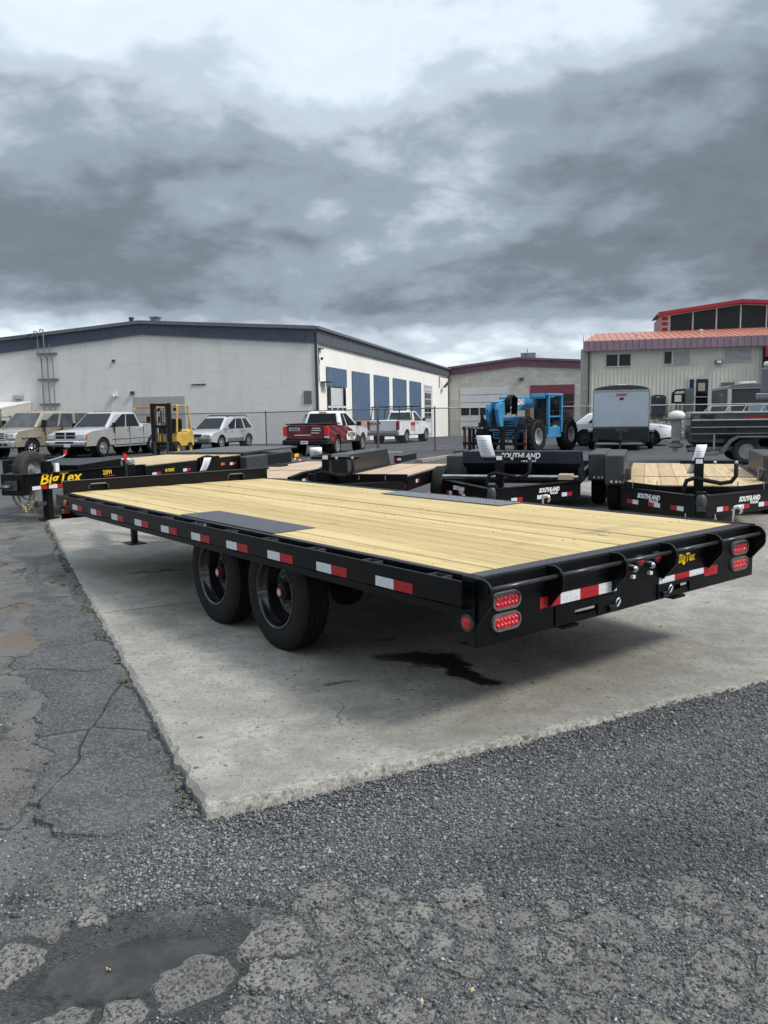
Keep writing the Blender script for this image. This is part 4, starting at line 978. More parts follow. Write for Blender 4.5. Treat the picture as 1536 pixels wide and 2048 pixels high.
# ------------------------------------------------------------------ shared vehicle / trailer pieces
def wheel(parent, x, y, z, r, w, side, rim=ALU, tyre=RUBBER, rr=.60, spokes=6, name='wheel', n=28):
    """wheel on a y axle; side=+1 shows its face to +y"""
    m = MB(); h = w/2
    m.lathe([(r*rr, -h*.9), (r*(rr+.06), -h), (r*.90, -h), (r*.975, -h*.82), (r, -h*.55), (r, h*.55), (r*.975, h*.82), (r*.90, h), (r*(rr+.06), h), (r*rr, h*.9)], (x, y, z), 'y', n, side, cap=False)
    t = m.build(name, tyre, parent, 'auto'); m = MB()
    m.lathe([(r*rr*1.0, h*.92), (r*rr*.93, h*.95), (r*rr*.88, h*.55), (r*rr*.86, h*.25), (0.001, h*.30)], (x, y, z), 'y', n, side, cap=False); m.build('rim', rim, t, 'auto')
    if spokes:
        m = MB()
        for k in range(spokes):
            a = k*2*math.pi/spokes; ca, sa = math.cos(a), math.sin(a); t1, t2 = r*rr*.16, r*rr*.90; wv = r*.075
            y0_, y1_ = y+side*h*.30, y+side*h*.80
            p = [Vector((x+ca*q-sa*s_*wv, yy, z+sa*q+ca*s_*wv)) for yy in (y0_, y1_) for q in (t1, t2) for s_ in (-1, 1)]
            m.add(p, [(0, 1, 3, 2), (4, 6, 7, 5), (0, 4, 5, 1), (2, 3, 7, 6), (0, 2, 6, 4), (1, 5, 7, 3)])
        m.lathe([(r*rr*.26, h*.3), (r*rr*.26, h*.88), (r*rr*.18, h*.95), (.001, h*.95)], (x, y, z), 'y', 12, side)
        m.build('spokes', rim, t)
    return t
def chain(parent, pts, link_=.035, r=.006, name='safety_chain', material=CHAIN):
    """chain of real links along a polyline"""
    P = [Vector(p) for p in pts]; seg = []
    for a, b in zip(P[:-1], P[1:]):
        n_ = max(1, int((b-a).length/link_))
        seg += [(a+(b-a)*i/n_, a+(b-a)*(i+1)/n_) for i in range(n_)]
    m = MB()
    for i, (a, b) in enumerate(seg):
        d = (b-a).normalized(); s_ = d.cross(Vector((0, 0, 1)))
        if s_.length < .1: s_ = d.cross(Vector((1, 0, 0)))
        s_.normalize(); s2 = d.cross(s_); w = (s_ if i % 2 else s2)*link_*.32; a2 = a-d*link_*.12; b2 = b+d*link_*.12
        m.tube([a2+w, b2+w, b2+d*r, b2-w, a2-w, a2-d*r, a2+w], r, 5, False)
    return m.build(name, material, parent)
def reflector(parent, p0, along, upv, out, l=.15, h=.05, first='white'):
    """two-tone conspicuity tape: first half then second half along `along`"""
    a = Vector(along); u = Vector(upv); n_ = Vector(out); p = Vector(p0); objs = []
    for k, c_ in enumerate((first, 'red' if first == 'white' else 'white')):
        m = MB(); q = p+a*l*k; vs = [q, q+a*l, q+a*l+u*h, q+u*h]; vs = [v for v in vs]+[v+n_*.0025 for v in vs]
        m.add(vs, [(3, 2, 1, 0), (4, 5, 6, 7), (0, 1, 5, 4), (1, 2, 6, 5), (2, 3, 7, 6), (3, 0, 4, 7)])
        objs.append(m.build('reflector_tape', WHT if c_ == 'white' else REDT, parent))
    return objs

# ------------------------------------------------------------------ main flatbed deck-over trailer
def tmat(loc, yaw, tu, tv):
    fu = Vector((math.cos(yaw)*math.cos(tu), math.sin(yaw)*math.cos(tu), math.sin(tu))); v = Vector((math.sin(yaw), -math.cos(yaw), 0)); n = v.cross(fu)
    v2 = v*math.cos(tv)+n*math.sin(tv); n2 = v2.cross(fu); l = -v2
    return Matrix(((fu.x, l.x, n2.x, loc[0]), (fu.y, l.y, n2.y, loc[1]), (fu.z, l.z, n2.z, loc[2]), (0, 0, 0, 1)))
D = .781; TL = 6.14; HW = 1.18
MT = tmat((1.332, 4.495, 0), 2.22906, -.00531, .00317)
MT.translation = Vector((1.332, 4.495, .781)) - MT.to_3x3() @ Vector((0, 0, D))
T = thing('flatbed_trailer', 'black tandem-axle flatbed trailer with new pine plank deck on the concrete slab', 'trailer', M=MT)
NP = 14; pw = 2*HW/NP
for i in range(NP):
    y0 = -HW+i*pw; m = MB(); g_ = random.uniform(.0022, .0050); dz = random.uniform(-.003, .003)
    m.box(.002, TL-.01, y0+g_, y0+pw-g_, D-.038, D+dz); m.build('deck_plank', WOODN, T, bevel=.003, seg=1)
m = MB(); m.box(1.838, 3.28, .845, HW+.002, D+.003, D+.008); m.build('wheel_plate', PLATE, T, bevel=.002)
m = MB(); m.box(1.838, 3.40, -HW-.002, -.91, D+.003, D+.008); m.build('wheel_plate', TREAD, T, bevel=.002)
# carriage screws in rows over the cross members
m = MB()
for k in range(11):
    x = .32+k*.56
    for i in range(NP):
        for q in (.25, .75):
            y = -HW+(i+q)*pw
            if 1.8 < x < 3.45 and abs(y) > .83: continue
            m.lathe([(.0038, -.002), (.0038, .0010)], (x+random.uniform(-.012, .012), y+random.uniform(-.012, .012), D), 'z', 6)
o = m.build('deck_screws', DSTEEL, T); o['kind'] = 'stuff'
for sg in (1, -1):
    y = sg*HW
    m = MB(); m.box(-.088, TL+.02, min(y, y+sg*.045), max(y, y+sg*.045), D-.11, D+.002); m.build('deck_edge', BLACK, T, bevel=.003)
    m = MB(); m.box(-.08, TL+.01, min(sg*1.30, sg*1.312), max(sg*1.30, sg*1.312), D-.125, D-.006); m.build('rub_rail', BLACK, T, bevel=.004)
    m = MB(); m.box(-.06, TL-.02, min(sg*1.228, sg*1.29), max(sg*1.228, sg*1.29), D-.150, D-.140); m.build('rail_flange', BLACK, T)
    m = MB(); m.box(-.06, TL-.02, sg*1.226-.004, sg*1.226+.004, D-.20, D-.115); m.build('side_channel', BLACK, T)
    for k in range(12):
        x = .12+k*.538
        m = MB(); a, b = sorted((sg*1.226, sg*1.30))
        m.box(x-.055, x-.047, a, b, D-.12, D-.010); m.box(x+.047, x+.055, a, b, D-.12, D-.010)
        c0, c1 = sorted((sg*1.226, sg*1.234)); m.box(x-.047, x+.047, c0, c1, D-.12, D-.011)
        m.build('stake_pocket', DSTEEL if sg > 0 else BLACK, T)
    for k in range(10):
        x = 5.443-k*.5592
        reflector(T, (x+.15, sg*1.3125, D-.122), (-1, 0, 0), (0, 0, 1), (0, sg, 0), .15, .052)
# amber marker lights at the front corner
m = MB(); m.lathe([(.030, 0), (.030, .016), (.018, .022), (.001, .022)], (5.80, 1.3125, D-.07), 'y', 14); m.build('marker_light', ORANGE, T, 'auto')
m = MB(); m.box(5.98, 6.02, 1.20, 1.30, D-.20, D-.15); m.build('marker_light', ORANGE, T, bevel=.004)
m = MB(); m.box(6.02, 6.035, 1.02, 1.305, D-.26, D-.13); m.build('marker_bracket', BLACK, T)
# headboard with two hand holes
hb = MB(); hh = .118
def slab_holes(m, x0, x1, y0, y1, z0, z1, holes):
    ys = [y0]+[v for h_ in holes for v in (h_[0], h_[1])]+[y1]
    for i in range(len(ys)-1):
        if i % 2 == 0: m.box(x0, x1, ys[i], ys[i+1], z0, z1)
        else: m.box(x0, x1, ys[i], ys[i+1], z0, z0+.018); m.box(x0, x1, ys[i], ys[i+1], z1-.045, z1)
slab_holes(hb, TL, TL+.012, -1.235, 1.235, D-.09, D+hh, [(-.90, -.70), (.76, .96)])
hb.build('headboard', BLACK, T)
for y in (-.80, .86): m = MB(); m.box(TL+.045, TL+.050, y-.12, y+.12, D-.02, D+.10); m.build('hand_hole_dark_backing', BLACKM, T)  # black plate added behind each open hand hole to make it look dark
m = MB(); m.box(TL-.012, TL+.055, -1.235, 1.235, D+hh, D+hh+.010); m.build('headboard_flange', BLACK, T, bevel=.003)
for y in (-.8, .86):
    m = MB(); m.tube([(TL-.004, y-.10, D+.02), (TL-.004, y-.11, D+.05), (TL-.004, y-.08, D+.078), (TL-.004, y+.08, D+.078), (TL-.004, y+.11, D+.05), (TL-.004, y+.10, D+.02)], .008, 6); m.build('hand_hole_rim', DSTEEL, T)
# frame below the deck
for sg in (1, -1):
    m = MB(); y = sg*.50
    m.box(-.05, TL, y-.006, y+.006, D-.36, D-.12); m.box(-.05, TL, y-.06, y+.06, D-.375, D-.36); m.box(-.05, TL, y-.06, y+.06, D-.12, D-.108); m.build('main_beam', BLACK, T)
    m = MB(); m.bar((TL-.05, sg*.50, D-.25), (7.75, sg*.05, D-.25), .09, .22); m.build('tongue_beam', BLACK, T)
for k in range(15):
    x = .12+k*.41; m = MB(); m.box(x-.004, x+.004, -1.22, 1.22, D-.107, D-.040); m.box(x-.02, x+.02, -1.22, 1.22, D-.112, D-.107); m.build('cross_member', BLACKM, T)
m = MB(); m.box(7.65, 8.0, -.06, .06, D-.36, D-.20); m.lathe([(.055, 0), (.055, .10), (.03, .13), (.001, .13)], (7.95, 0, D-.24), 'z', 12); m.build('coupler', BLACK, T, bevel=.01)
# tongue jack
JX, JY = 6.9, .215
m = MB(); m.box(JX-.045, JX+.045, JY-.045, JY+.045, .30, D+.23); m.box(JX-.034, JX+.034, JY-.034, JY+.034, .045, .32); m.build('jack_leg', BLACK, T, bevel=.006)
m = MB(); m.box(JX-.13, JX+.13, JY-.10, JY+.10, .036, .052); m.build('jack_foot', BLACK, T, bevel=.004)
m = MB(); m.lathe([(.042, 0), (.050, .02), (.044, .05), (.02, .06)], (JX, JY, D+.23), 'z', 14); m.lathe([(.028, -.025), (.028, .025)], (JX-.02, JY-.02, D+.255), 'x', 12); m.build('jack_gearbox', GALV, T, 'auto')
m = MB(); m.tube([(JX, JY, D+.29), (JX, JY+.10, D+.292), (JX, JY+.10, D+.22)], .009, 6); m.build('jack_crank', GALV, T); m = MB(); m.lathe([(.02, 0), (.024, .04), (.018, .085)], (JX, JY+.055, D+.27), 'z', 10); m.build('crank_grip', RED, T, 'auto')
# axles and wheels
def dual(x, sg):
    zc_ = .38+.0053*x-.003*(-sg*1.1)*0; r = .383
    for k, yc in enumerate((1.092,)):
        h = .098; m = MB(); prof = [(.225, -h*.92), (.235, -h*.99), (.30, -h*1.06), (.345, -h*1.0), (.372, -h*.86)]
        for gy in (-.62, -.21, .21, .62): prof += [(r, (gy-.09)*h), (r-.009, (gy-.055)*h), (r-.009, (gy+.055)*h), (r, (gy+.09)*h)]
        prof += [(.372, h*.86), (.345, h*1.0), (.30, h*1.06), (.235, h*.99), (.225, h*.92)]
        m.lathe(prof, (x, sg*yc, zc_), 'y', 64, sg, cap=False); t = m.build('wheel', RUBBER, T, 'auto')
        m = MB(); dish = -.035 if k == 0 else .02
        m.lathe([(.229, .084), (.237, .092), (.233, .101), (.221, .098), (.213, .082), (.209, .052), (.203, .046), (.200, .022), (.193, -.005), (.184, dish-.012), (.165, dish+.006), (.150, dish), (.001, dish)], (x, sg*yc, zc_), 'y', 56, sg, cap=False); m.build('rim', RIMBLK, t, 'auto')
        if k == 0:
            m = MB()
            for q in range(8):
                a = q*math.pi/4+.2; cx, cz = x+.105*math.cos(a), zc_+.105*math.sin(a)
                m.lathe([(.015, dish), (.015, dish+.018), (.011, dish+.022), (.009, dish+.034), (.001, dish+.036)], (cx, sg*yc, cz), 'y', 6, sg)
            m.build('lug_nuts', GSTEEL, t)
            m = MB(); m.lathe([(.062, dish), (.060, dish+.05), (.052, dish+.075), (.045, dish+.078)], (x, sg*yc, zc_), 'y', 24, sg); m.build('hub', BLACKM, t, 'auto')
            m = MB(); m.lathe([(.036, dish+.07), (.035, dish+.094), (.024, dish+.098), (.023, dish+.090)], (x, sg*yc, zc_), 'y', 8, sg); m.build('red_hub_cap', mat('hub_red', (.22, .010, .012), .4), t)
            m = MB(); m.lathe([(.026, dish+.085), (.024, dish+.097), (.001, dish+.102)], (x, sg*yc, zc_), 'y', 16, sg); m.build('hub_sight_glass', LENS, t, 'auto')
AX = (1.835, 2.735)
for x in AX:
    for sg in (1, -1): dual(x, sg)
    m = MB(); m.rod((x, -.70, .385), (x, .70, .385), .055, 16); m.build('axle', BLACKM, T)
    for sg in (1, -1):
        m = MB(); m.lathe([(.155, -.05), (.165, 0), (.155, .05)], (x, sg*.62, .385), 'y', 24); m.build('brake_drum', BLACKM, T)
        for q in range(3): m = MB(); L = .36-.07*q; m.tube([(x-L, sg*.5, .40), (x, sg*.5, .36-.012*q), (x+L, sg*.5, .40)], .014, 5); m.build('leaf_spring', BLACKM, T)
for x in (1.40, 2.285, 3.17):
    for sg in (1, -1): m = MB(); m.prism([(x-.09, D-.37), (x+.09, D-.37), (x+.03, .37), (x-.03, .37)], sg*.46, sg*.54, 'y'); m.build('spring_hanger', BLACKM, T)
# rear: steel end strip, tail panel, brackets and rods
m = MB(); m.box(-.090, 0, -1.228, 1.228, D-.03, D+.002); m.build('rear_deck_strip', mat('rear_strip_paint', (.020, .021, .024), .30, .2, .2, 5, .5, .3), T, bevel=.006)
PX = -.100
tp = MB()
holes = [(-.50, -.36), (.36, .53)]
ys = [-1.242]+[v for h_ in holes for v in h_]+[1.242]
for i in range(len(ys)-1):
    if i % 2 == 0: tp.box(PX, PX+.010, ys[i], ys[i+1], D-.330, D-.012)
    else: tp.box(PX, PX+.010, ys[i], ys[i+1], D-.330, D-.296); tp.box(PX, PX+.010, ys[i], ys[i+1], D-.268, D-.012)
tp.build('tail_panel', BLACK, T)
for sg in (1, -1):
    m = MB(); m.prism([(PX, D-.03), (.03, D-.05), (.035, D-.135), (-.045, D-.318), (PX, D-.330)], min(sg*1.232, sg*1.244), max(sg*1.232, sg*1.244), 'y'); m.build('tail_gusset', BLACK, T)
    m = MB(); m.box(PX+.01, .02, min(sg*.1, sg*1.23), max(sg*.1, sg*1.23), D-.335, D-.328); m.build('panel_flange', BLACK, T)
    m = MB(); m.lathe([(.043, 0), (.043, .010), (.031, .013), (.031, .006)], (-.055, sg*1.244, D-.215), 'y', 20, sg); ml = m.build('side_marker', DSTEEL, T, 'auto')
    m = MB(); m.lathe([(.031, .002), (.030, .014), (.015, .020), (.001, .021)], (-.055, sg*1.244, D-.215), 'y', 18, sg); m.build('marker_lens', RED, ml, 'auto')
BY = (1.225, .735, .225, -.235, -.715, -1.215)
prof = [(PX+.008, D-.004), (-.135, D-.002)]+[(-.135-.062*math.sin(a), D-.064+.062*math.cos(a)) for a in [k*math.pi/2/7 for k in range(1, 8)]]+[(-.197, D-.105), (-.188, D-.125), (-.112, D-.212), (PX+.008, D-.216)]
for y in BY:
    m = MB(); m.prism(prof, y-.007, y+.007, 'y'); m.build('ramp_bracket', BLACK, T, bevel=.002)
for a, b in zip(BY[:-1], BY[1:]):
    m = MB(); m.rod((-.163, a-.007, D-.050), (-.163, b+.007, D-.050), .0115, 12); m.build('ramp_rod', mat('rod_steel', (.045, .046, .05), .28, .4, .1), T, True)
for y in BY:
    m = MB(); m.lathe([(.019, -.014), (.019, .014)], (-.163, y, D-.050), 'y', 10); m.build('rod_collar', BLACK, T)
# tail lights: oval rim, red LED lens
def stadium(c, w, h, x, n_=10):
    r = h/2; pts = []
    for k in range(n_+1): a = math.pi/2-math.pi*k/n_; pts.append((c[0]+(w/2-r)+r*math.cos(a), c[1]+r*math.sin(a)))
    for k in range(n_+1): a = -math.pi/2-math.pi*k/n_; pts.append((c[0]-(w/2-r)+r*math.cos(a), c[1]+r*math.sin(a)))
    return pts
def tail_light(yc, zc_):
    o_ = stadium((yc, zc_), .198, .090, 0); i_ = stadium((yc, zc_), .172, .064, 0); n = len(o_); m = MB()
    rings = [[(PX, *p) for p in o_], [(PX-.014, *p) for p in stadium((yc, zc_), .192, .084, 0)], [(PX-.014, *p) for p in i_], [(PX-.004, *p) for p in i_]]
    for k in range(3): m.add(rings[k]+rings[k+1], [(i, (i+1) % n, n+(i+1) % n, n+i) for i in range(n)])
    h_ = m.build('tail_light', mat('grommet_grey', (.10, .10, .10), .6, 0, .2, 20), T, 'auto')
    m = MB(); m.add([(PX-.008, *p) for p in i_]+[(PX-.011, *p) for p in stadium((yc, zc_), .150, .046, 0)], [(i, (i+1) % n, n+(i+1) % n, n+i) for i in range(n)]+[tuple(range(n, 2*n))]); ln = m.build('light_lens', LEDLENS, h_)
    m = MB()
    for r_ in range(2):
        for c_ in range(6):
            m.ico((PX-.011, yc-.062+c_*.0248, zc_-.013+r_*.026), .0095, 0, (.7, 1, 1.15))
    m.build('led_domes', mat('led_red', (.80, .05, .07), .1, 0, .1, 30, .7, .6), h_, True)
for zc_ in (D-.133, D-.234): tail_light(1.042, zc_); tail_light(-1.072, zc_)
for y in (-.012, -.178):
    m = MB(); m.lathe([(.034, 0), (.034, .012), (.026, .014)], (PX, y, D-.080), 'x', 18, -1); h_ = m.build('clearance_light', DSTEEL, T, 'auto')
    m = MB(); m.lathe([(.027, .006), (.025, .016), (.012, .021), (.001, .022)], (PX, y, D-.080), 'x', 16, -1); m.build('clearance_lens', RED, h_, 'auto')
for y in (.052, -.108):
    m = MB(); m.lathe([(.019, 0), (.021, .014), (.019, .030), (.008, .040), (.001, .041)], (PX, y, D-.112), 'x', 14, -1); m.build('plate_lamp', CHROME, T, 'auto')
    m = MB(); m.box(PX-.02, PX, y-.010, y+.014, D-.168, D-.150); m.build('plate_clip', WHITEPL, T)
# tapes: left run red-white-red-white, right run white-red-white-red
for y0, z0, first in ((.800, D-.216, 'red'), (-.207, D-.262, 'white')):
    for k in range(4):
        red = (k % 2 == 0) == (first == 'red'); y1 = y0-k*.1535; m = MB(); m.box(PX-.003, PX-.0002, y1-.1535, y1, z0, z0+.056); m.build('reflector_tape', REDT if red else WHT, T)
        if not red: text('BIGTEX', .030, WHTT, T, (PX-.0042, y1-.077, z0+.028), (0, -1, 0), bold=.0004, depth=.001, shear=.2)
        else: text('BIGTEX', .030, mat('tape_print_red', (.44, .03, .035), .4), T, (PX-.0042, y1-.077, z0+.028), (0, -1, 0), depth=.001, shear=.2)
text('BigTex', .066, YELT, T, (PX-.002, -.478, D-.122), (0, -1, 0), shear=.25, bold=.0022, sx=.90)
# hold-down plates below the tapes with spring clips
for yc, zc_ in ((.45, D-.272), (-.43, D-.285)):
    m = MB(); ys_ = (yc-.24, yc+.24); hol = (.36, .53) if yc > 0 else (-.50, -.36)
    m.box(PX-.008, PX-.0005, ys_[0], hol[0]-.01, D-.322, zc_+.045); m.box(PX-.008, PX-.0005, hol[1]+.01, ys_[1], D-.322, zc_+.045); m.box(PX-.008, PX-.0005, hol[0]-.01, hol[1]+.01, D-.262, zc_+.045)
    m.build('hold_down_plate', BLACK, T)
for y in (.205, -.285):
    m = MB(); m.tube([(PX-.006, y+.03, D-.305), (PX-.022, y+.018, D-.305), (PX-.026, y-.004, D-.290), (PX-.024, y-.022, D-.268), (PX-.022, y-.012, D-.252), (PX-.022, y+.004, D-.262), (PX-.02, y+.014, D-.285)], .0055, 7); m.build('linch_pin', CHROME, T, True)
    m = MB(); m.lathe([(.017, -.03), (.017, .03)], (PX-.012, y+.035, D-.300), 'y', 10); m.build('pin_barrel', BLACK, T)
# warning decal on the left edge
m = MB(); m.box(2.72, 2.90, 1.2285, 1.2300, D-.055, D-.012); m.build('warning_decal', WHTT, T); m = MB(); m.box(2.84, 2.88, 1.2300, 1.2306, D-.05, D-.018); m.build('decal_mark', REDV, T)

# ------------------------------------------------------------------ trailers parked behind
TX = Vector((.31, .951)); TXn = TX.normalized(); TP = Vector((TXn.y, -TXn.x))       # away from viewer / to the right
def sp2w(s_, p_): v = TXn*s_+TP*p_; return (v.x, v.y)
HEAD = math.degrees(math.atan2(-TXn.y, -TXn.x))                                        # nose points back at the viewer
def paper_tag(label, loc, h, w, hd, lean=(.0, .0), curl=.05):
    o = thing('price_sheet', label, 'paper', loc, hd, 'price sheets on the trailers'); m = MB(); n_ = 8; vs = []
    for i in range(n_+1):
        t = i/n_
        for k in (-.5, .5): vs.append((curl*math.sin(t*2.4)+k*.03*t, k*w+lean[0]*t, lean[1]*t+h*t))
    m.add(vs, [(2*i, 2*i+1, 2*i+3, 2*i+2) for i in range(n_)]); p = m.build('sheet', PAPER, o, True, recalc=False)
    sd_ = p.modifiers.new('thick', 'SOLIDIFY'); sd_.thickness = .0008
    m = MB()
    for k in range(9):
        t = .16+k*.075; x = curl*math.sin(t*2.4)+.0035; ww = w*(.34 if k % 3 else .24); m.add([(x, -ww+lean[0]*t, (lean[1]+h)*t), (x, ww+lean[0]*t, (lean[1]+h)*t), (x, ww+lean[0]*t, (lean[1]+h)*t+h*.022), (x, -ww+lean[0]*t, (lean[1]+h)*t+h*.022)], [(0, 1, 2, 3)])
    m.build('print_lines', mat('print_grey', (.30, .32, .36), .7), o, recalc=False)
    return o
def jack_post(t, x, y, z0, z1, handle=True):
    m = MB(); m.box(x-.055, x+.055, y-.055, y+.055, z0, z1); m.build('jack_post', BLACK, t, bevel=.006)
    m = MB(); m.box(x-.05, x+.05, y-.22, y+.48, z1-.075, z1-.035); m.build('jack_top_bar', BLACK, t, bevel=.004)
    m = MB(); m.box(x+.056, x+.060, y-.04, y+.04, z1-.07, z1-.015); m.build('jack_decal', WHTT, t)
    for q in (.18, .42): m = MB(); m.lathe([(.020, 0), (.020, .03), (.008, .036)], (x+.05, y+q, z1-.055), 'x', 10); m.build('jack_bolt', CHROME, t)
    if handle:
        m = MB(); m.tube([(x+.06, y+.42, z1-.06), (x+.06, y+.42, z1-.22), (x+.06, y+.37, z1-.29), (x+.06, y+.25, z1-.31), (x+.06, y-.05, z1-.25), (x+.06, y-.14, z1-.28), (x+.06, y-.17, z1-.38), (x+.06, y-.19, z1-.50)], .026, 8); m.build('hydraulic_hose', RUBBER, t, True)
def a_tongue(t, apex, half, z0, z1, words=True, pos=None):
    """two beams meeting at the coupler, with lettering and tapes facing the viewer"""
    for sg in (1, -1):
        a = Vector((apex, sg*.03, 0)); b = Vector((-.05, sg*half, 0)); d = (b-a).normalized(); n_ = Vector((-d.y, d.x, 0))*(-sg)
        if n_.x < 0: n_ = -n_
        m = MB(); m.bar(a+Vector((0, 0, (z0+z1)/2)), b+Vector((0, 0, (z0+z1)/2)), .08, z1-z0); m.build('tongue_beam', BLACK, t, bevel=.004)
        m = MB(); m.bar(a+Vector((0, 0, z1+.004)), b+Vector((0, 0, z1+.004)), .11, .010); m.build('beam_flange', BLACK, t)
        L = (b-a).length; al = d if sg < 0 else -d
        # sg=-1 is the beam on the viewer's left (tongue points at viewer, left side of nose is viewer's right)
        for f_ in (.22, .52, .82) if L > 1.1 else (.3, .7):
            c_ = a+d*L*f_+n_*.0415
            r_ = d if sg > 0 else -d        # reading direction left->right for the viewer
            reflector(t, c_-r_*.11+Vector((0, 0, z0+.05)), r_, (0, 0, 1), n_, .11, .055, 'white' if sg > 0 else 'red')
        if words:
            r_ = d if sg > 0 else -d; c_ = a+d*L*.60+n_*.043+Vector((0, 0, z1-.075))
            text('SOUTHLAND', .082, WHTT, t, c_, r_, shear=.25, bold=.003, sx=.85); text('TRAILERS', .040, WHTT, t, c_+r_*.09+Vector((0, 0, -.052)), r_, shear=.25, bold=.0012)
    m = MB(); m.box(apex-.06, apex+.05, -.055, .055, z0-.25, z1+.06); m.build('coupler_post', BLACK, t, bevel=.008)
    m = MB(); m.lathe([(.055, 0), (.062, .03), (.055, .10), (.035, .13)], (apex+.07, 0, z1-.10), 'z', 14); m.box(apex+.02, apex+.14, -.05, .05, z1-.16, z1-.10); m.build('coupler', DSTEEL, t, 'auto')
    for y in (-.16, .16): chain(t, [(apex-.1, y, z0+.02), (apex-.06, y*1.05, z0-.10), (apex-.02, y*1.15, z0-.30)])
def hook(t, x, y, z):
    m = MB(); m.tube([(x, y, z-.14), (x, y+.005, z-.04)]+[(x, y+.045-.045*math.cos(a), z+.045*math.sin(a)) for a in [k*math.pi*1.35/8 for k in range(9)]], [.010, .016, .02, .022, .023, .024, .024, .023, .02, .016, .010], 8); m.build('chain_hook', CHROME, t, True); chain(t, [(x, y, z-.13), (x, y-.01, z-.40)])
def fender_box(t, y0, y1, x0, x1, z0, z1, material=None):
    m = MB(); m.box(x1, x0, y0, y1, z0, z1)
    f_ = m.build('fender', material or mat('fender_tread', (.045, .047, .050), .45, .15, .2, 12, .5, 0, .25, 120), t, bevel=.02)
    for q in (.35, .6, .8): m = MB(); m.lathe([(.018, 0), (.018, .008)], (x0+.001, y0+(y1-y0)*q, z0+.05), 'x', 8); m.build('fender_bolt', WHITEPL, f_)
    return f_
def boards(t, x0, x1, y0, y1, z, n_, material, along='x'):
    for i in range(n_):
        m = MB()
        if along == 'x': a = y0+(y1-y0)*i/n_; m.box(x1, x0, a+.003, a+(y1-y0)/n_-.003, z-.04, z+random.uniform(-.002, .002))
        else: a = x0+(x1-x0)*i/n_; b_ = x0+(x1-x0)*(i+1)/n_; m.box(min(a, b_)+.003, max(a, b_)-.003, y0, y1, z-.04, z+random.uniform(-.002, .002))
        m.build('deck_plank', material, t)

# --- equipment trailer on the right: deck between box fenders, jack post with hose
t = thing('equipment_trailer', 'black equipment trailer at the right with pine deck and hosed jack post facing the viewer', 'trailer', (*sp2w(11.1, .60), 0), HEAD)
boards(t, -.03, -4.45, -.86, .86, .54, 8, WOODT)
m = MB(); m.box(-1.40, -1.385, -.86, .86, .541, .546); m.build('deck_joint_strip', BLACK, t)
a_tongue(t, 1.0, .90, .26, .50)
m = MB(); m.add([(0, -.89, .46), (.30, -.40, .46), (.30, .40, .46), (0, .89, .46), (0, -.89, .585), (.30, -.40, .555), (.30, .40, .555), (0, .89, .585)], [(0, 1, 5, 4), (1, 2, 6, 5), (2, 3, 7, 6)]); o = m.build('front_stop', BLACK, t, recalc=False); o.modifiers.new('s', 'SOLIDIFY').thickness = .012
for y in (-.78, -.48, .48, .78): m = MB(); m.box(-.0, .16-abs(y)*.10, y-.004, y+.004, .48, .60); m.build('stop_gusset', GALV, t)
for sg in (1, -1):
    m = MB(); m.box(-4.5, 0, sg*.89-.03, sg*.89+.03, .36, .56); m.build('side_rail', BLACK, t)
    fender_box(t, *(sorted((sg*.925, sg*1.20))), -1.25, -3.0, .42, .86)
    for k in range(2): wheel(t, -1.75-k*.85, sg*1.07, .36, .36, .2, sg, RIMBLK, RUBBER, .58, 0)
    m = MB(); m.box(-1.0, -.75, sg*.86-.04, sg*.86+.04, .54, .70); m.bar((-.80, sg*.84, .56), (-.45, sg*.84, .72), .03, .03); m.build('ramp_hinge', DSTEEL, t)
jack_post(t, .38, 0, .0, .92)
text('54334', .070, mat('chalk_yellow', (.32, .31, .14), .7), t, (.745, -.18, .405), (-.72, .69, 0), depth=.002)
hook(t, .86, .36, .33)
paper_tag('white price sheet curling on the jack of the trailer at the right', (*sp2w(10.75, .52), .72), .36, .12, HEAD+8, (.10, .0), .08)
# --- dump trailer in the middle
t = thing('dump_trailer', 'black trailer with a tall navy front board lettered in white', 'trailer', (*sp2w(12.0, -1.95), 0), HEAD)
a_tongue(t, 1.35, 1.0, .26, .50)
m = MB(); m.prism([(-.35, .93), (-.30, .93), (-.22, .74), (-.55, .55), (-.75, .50), (-.80, .50)], -.74, 1.0, 'y'); bx_ = m.build('front_board', NAVY, t)
m = MB(); m.box(-.32, -.20, -.75, 1.01, .74, .93); m.build('front_cap', NAVY, t, bevel=.01)
text('SOUTHLAND', .115, WHTT, t, (-.197, .13, .855), (0, 1, 0), shear=.25, bold=.004, sx=.85); text('TRAILERS', .055, WHTT, t, (-.197, .25, .785), (0, 1, 0), shear=.25, bold=.0015)
for sg in (1, -1):
    m = MB(); m.prism([(-.33, .46), (-.33, .92), (-.75, .60), (-3.6, .58), (-3.6, .46)], (1.0 if sg > 0 else -.74)-.03, (1.0 if sg > 0 else -.74)+.03, 'y'); m.build('bed_side', NAVY, t)
    fender_box(t, *((1.06, 1.33) if sg > 0 else (-1.10, -.80)), -1.1 if sg > 0 else -.6, -2.9, .42, .84)
    for k in range(2): wheel(t, -1.6-k*.85, 1.2 if sg > 0 else -.95, .36, .36, .2, sg, RIMBLK, RUBBER, .58, 0)
m = MB(); m.box(-3.6, -.5, -.74, 1, .42, .46); m.build('bed_floor', BLACK, t); m = MB(); m.box(-3.64, -3.6, -.74, 1, .42, .58); m.build('tailgate', NAVY, t)
m = MB(); m.rod((.05, -1.0, .57), (.05, 1.0, .57), .02, 8); m.build('spreader_bar', GALV, t)
m = MB(); m.box(-.2, .1, .72, .92, .53, .60); m.build('timber_chock', mat('chock_wood', (.40, .33, .22), .8), t)
m = MB(); m.box(-.3, .05, -1.0, 1.0, .50, .53); m.build('front_cross_beam', BLACK, t, bevel=.005)
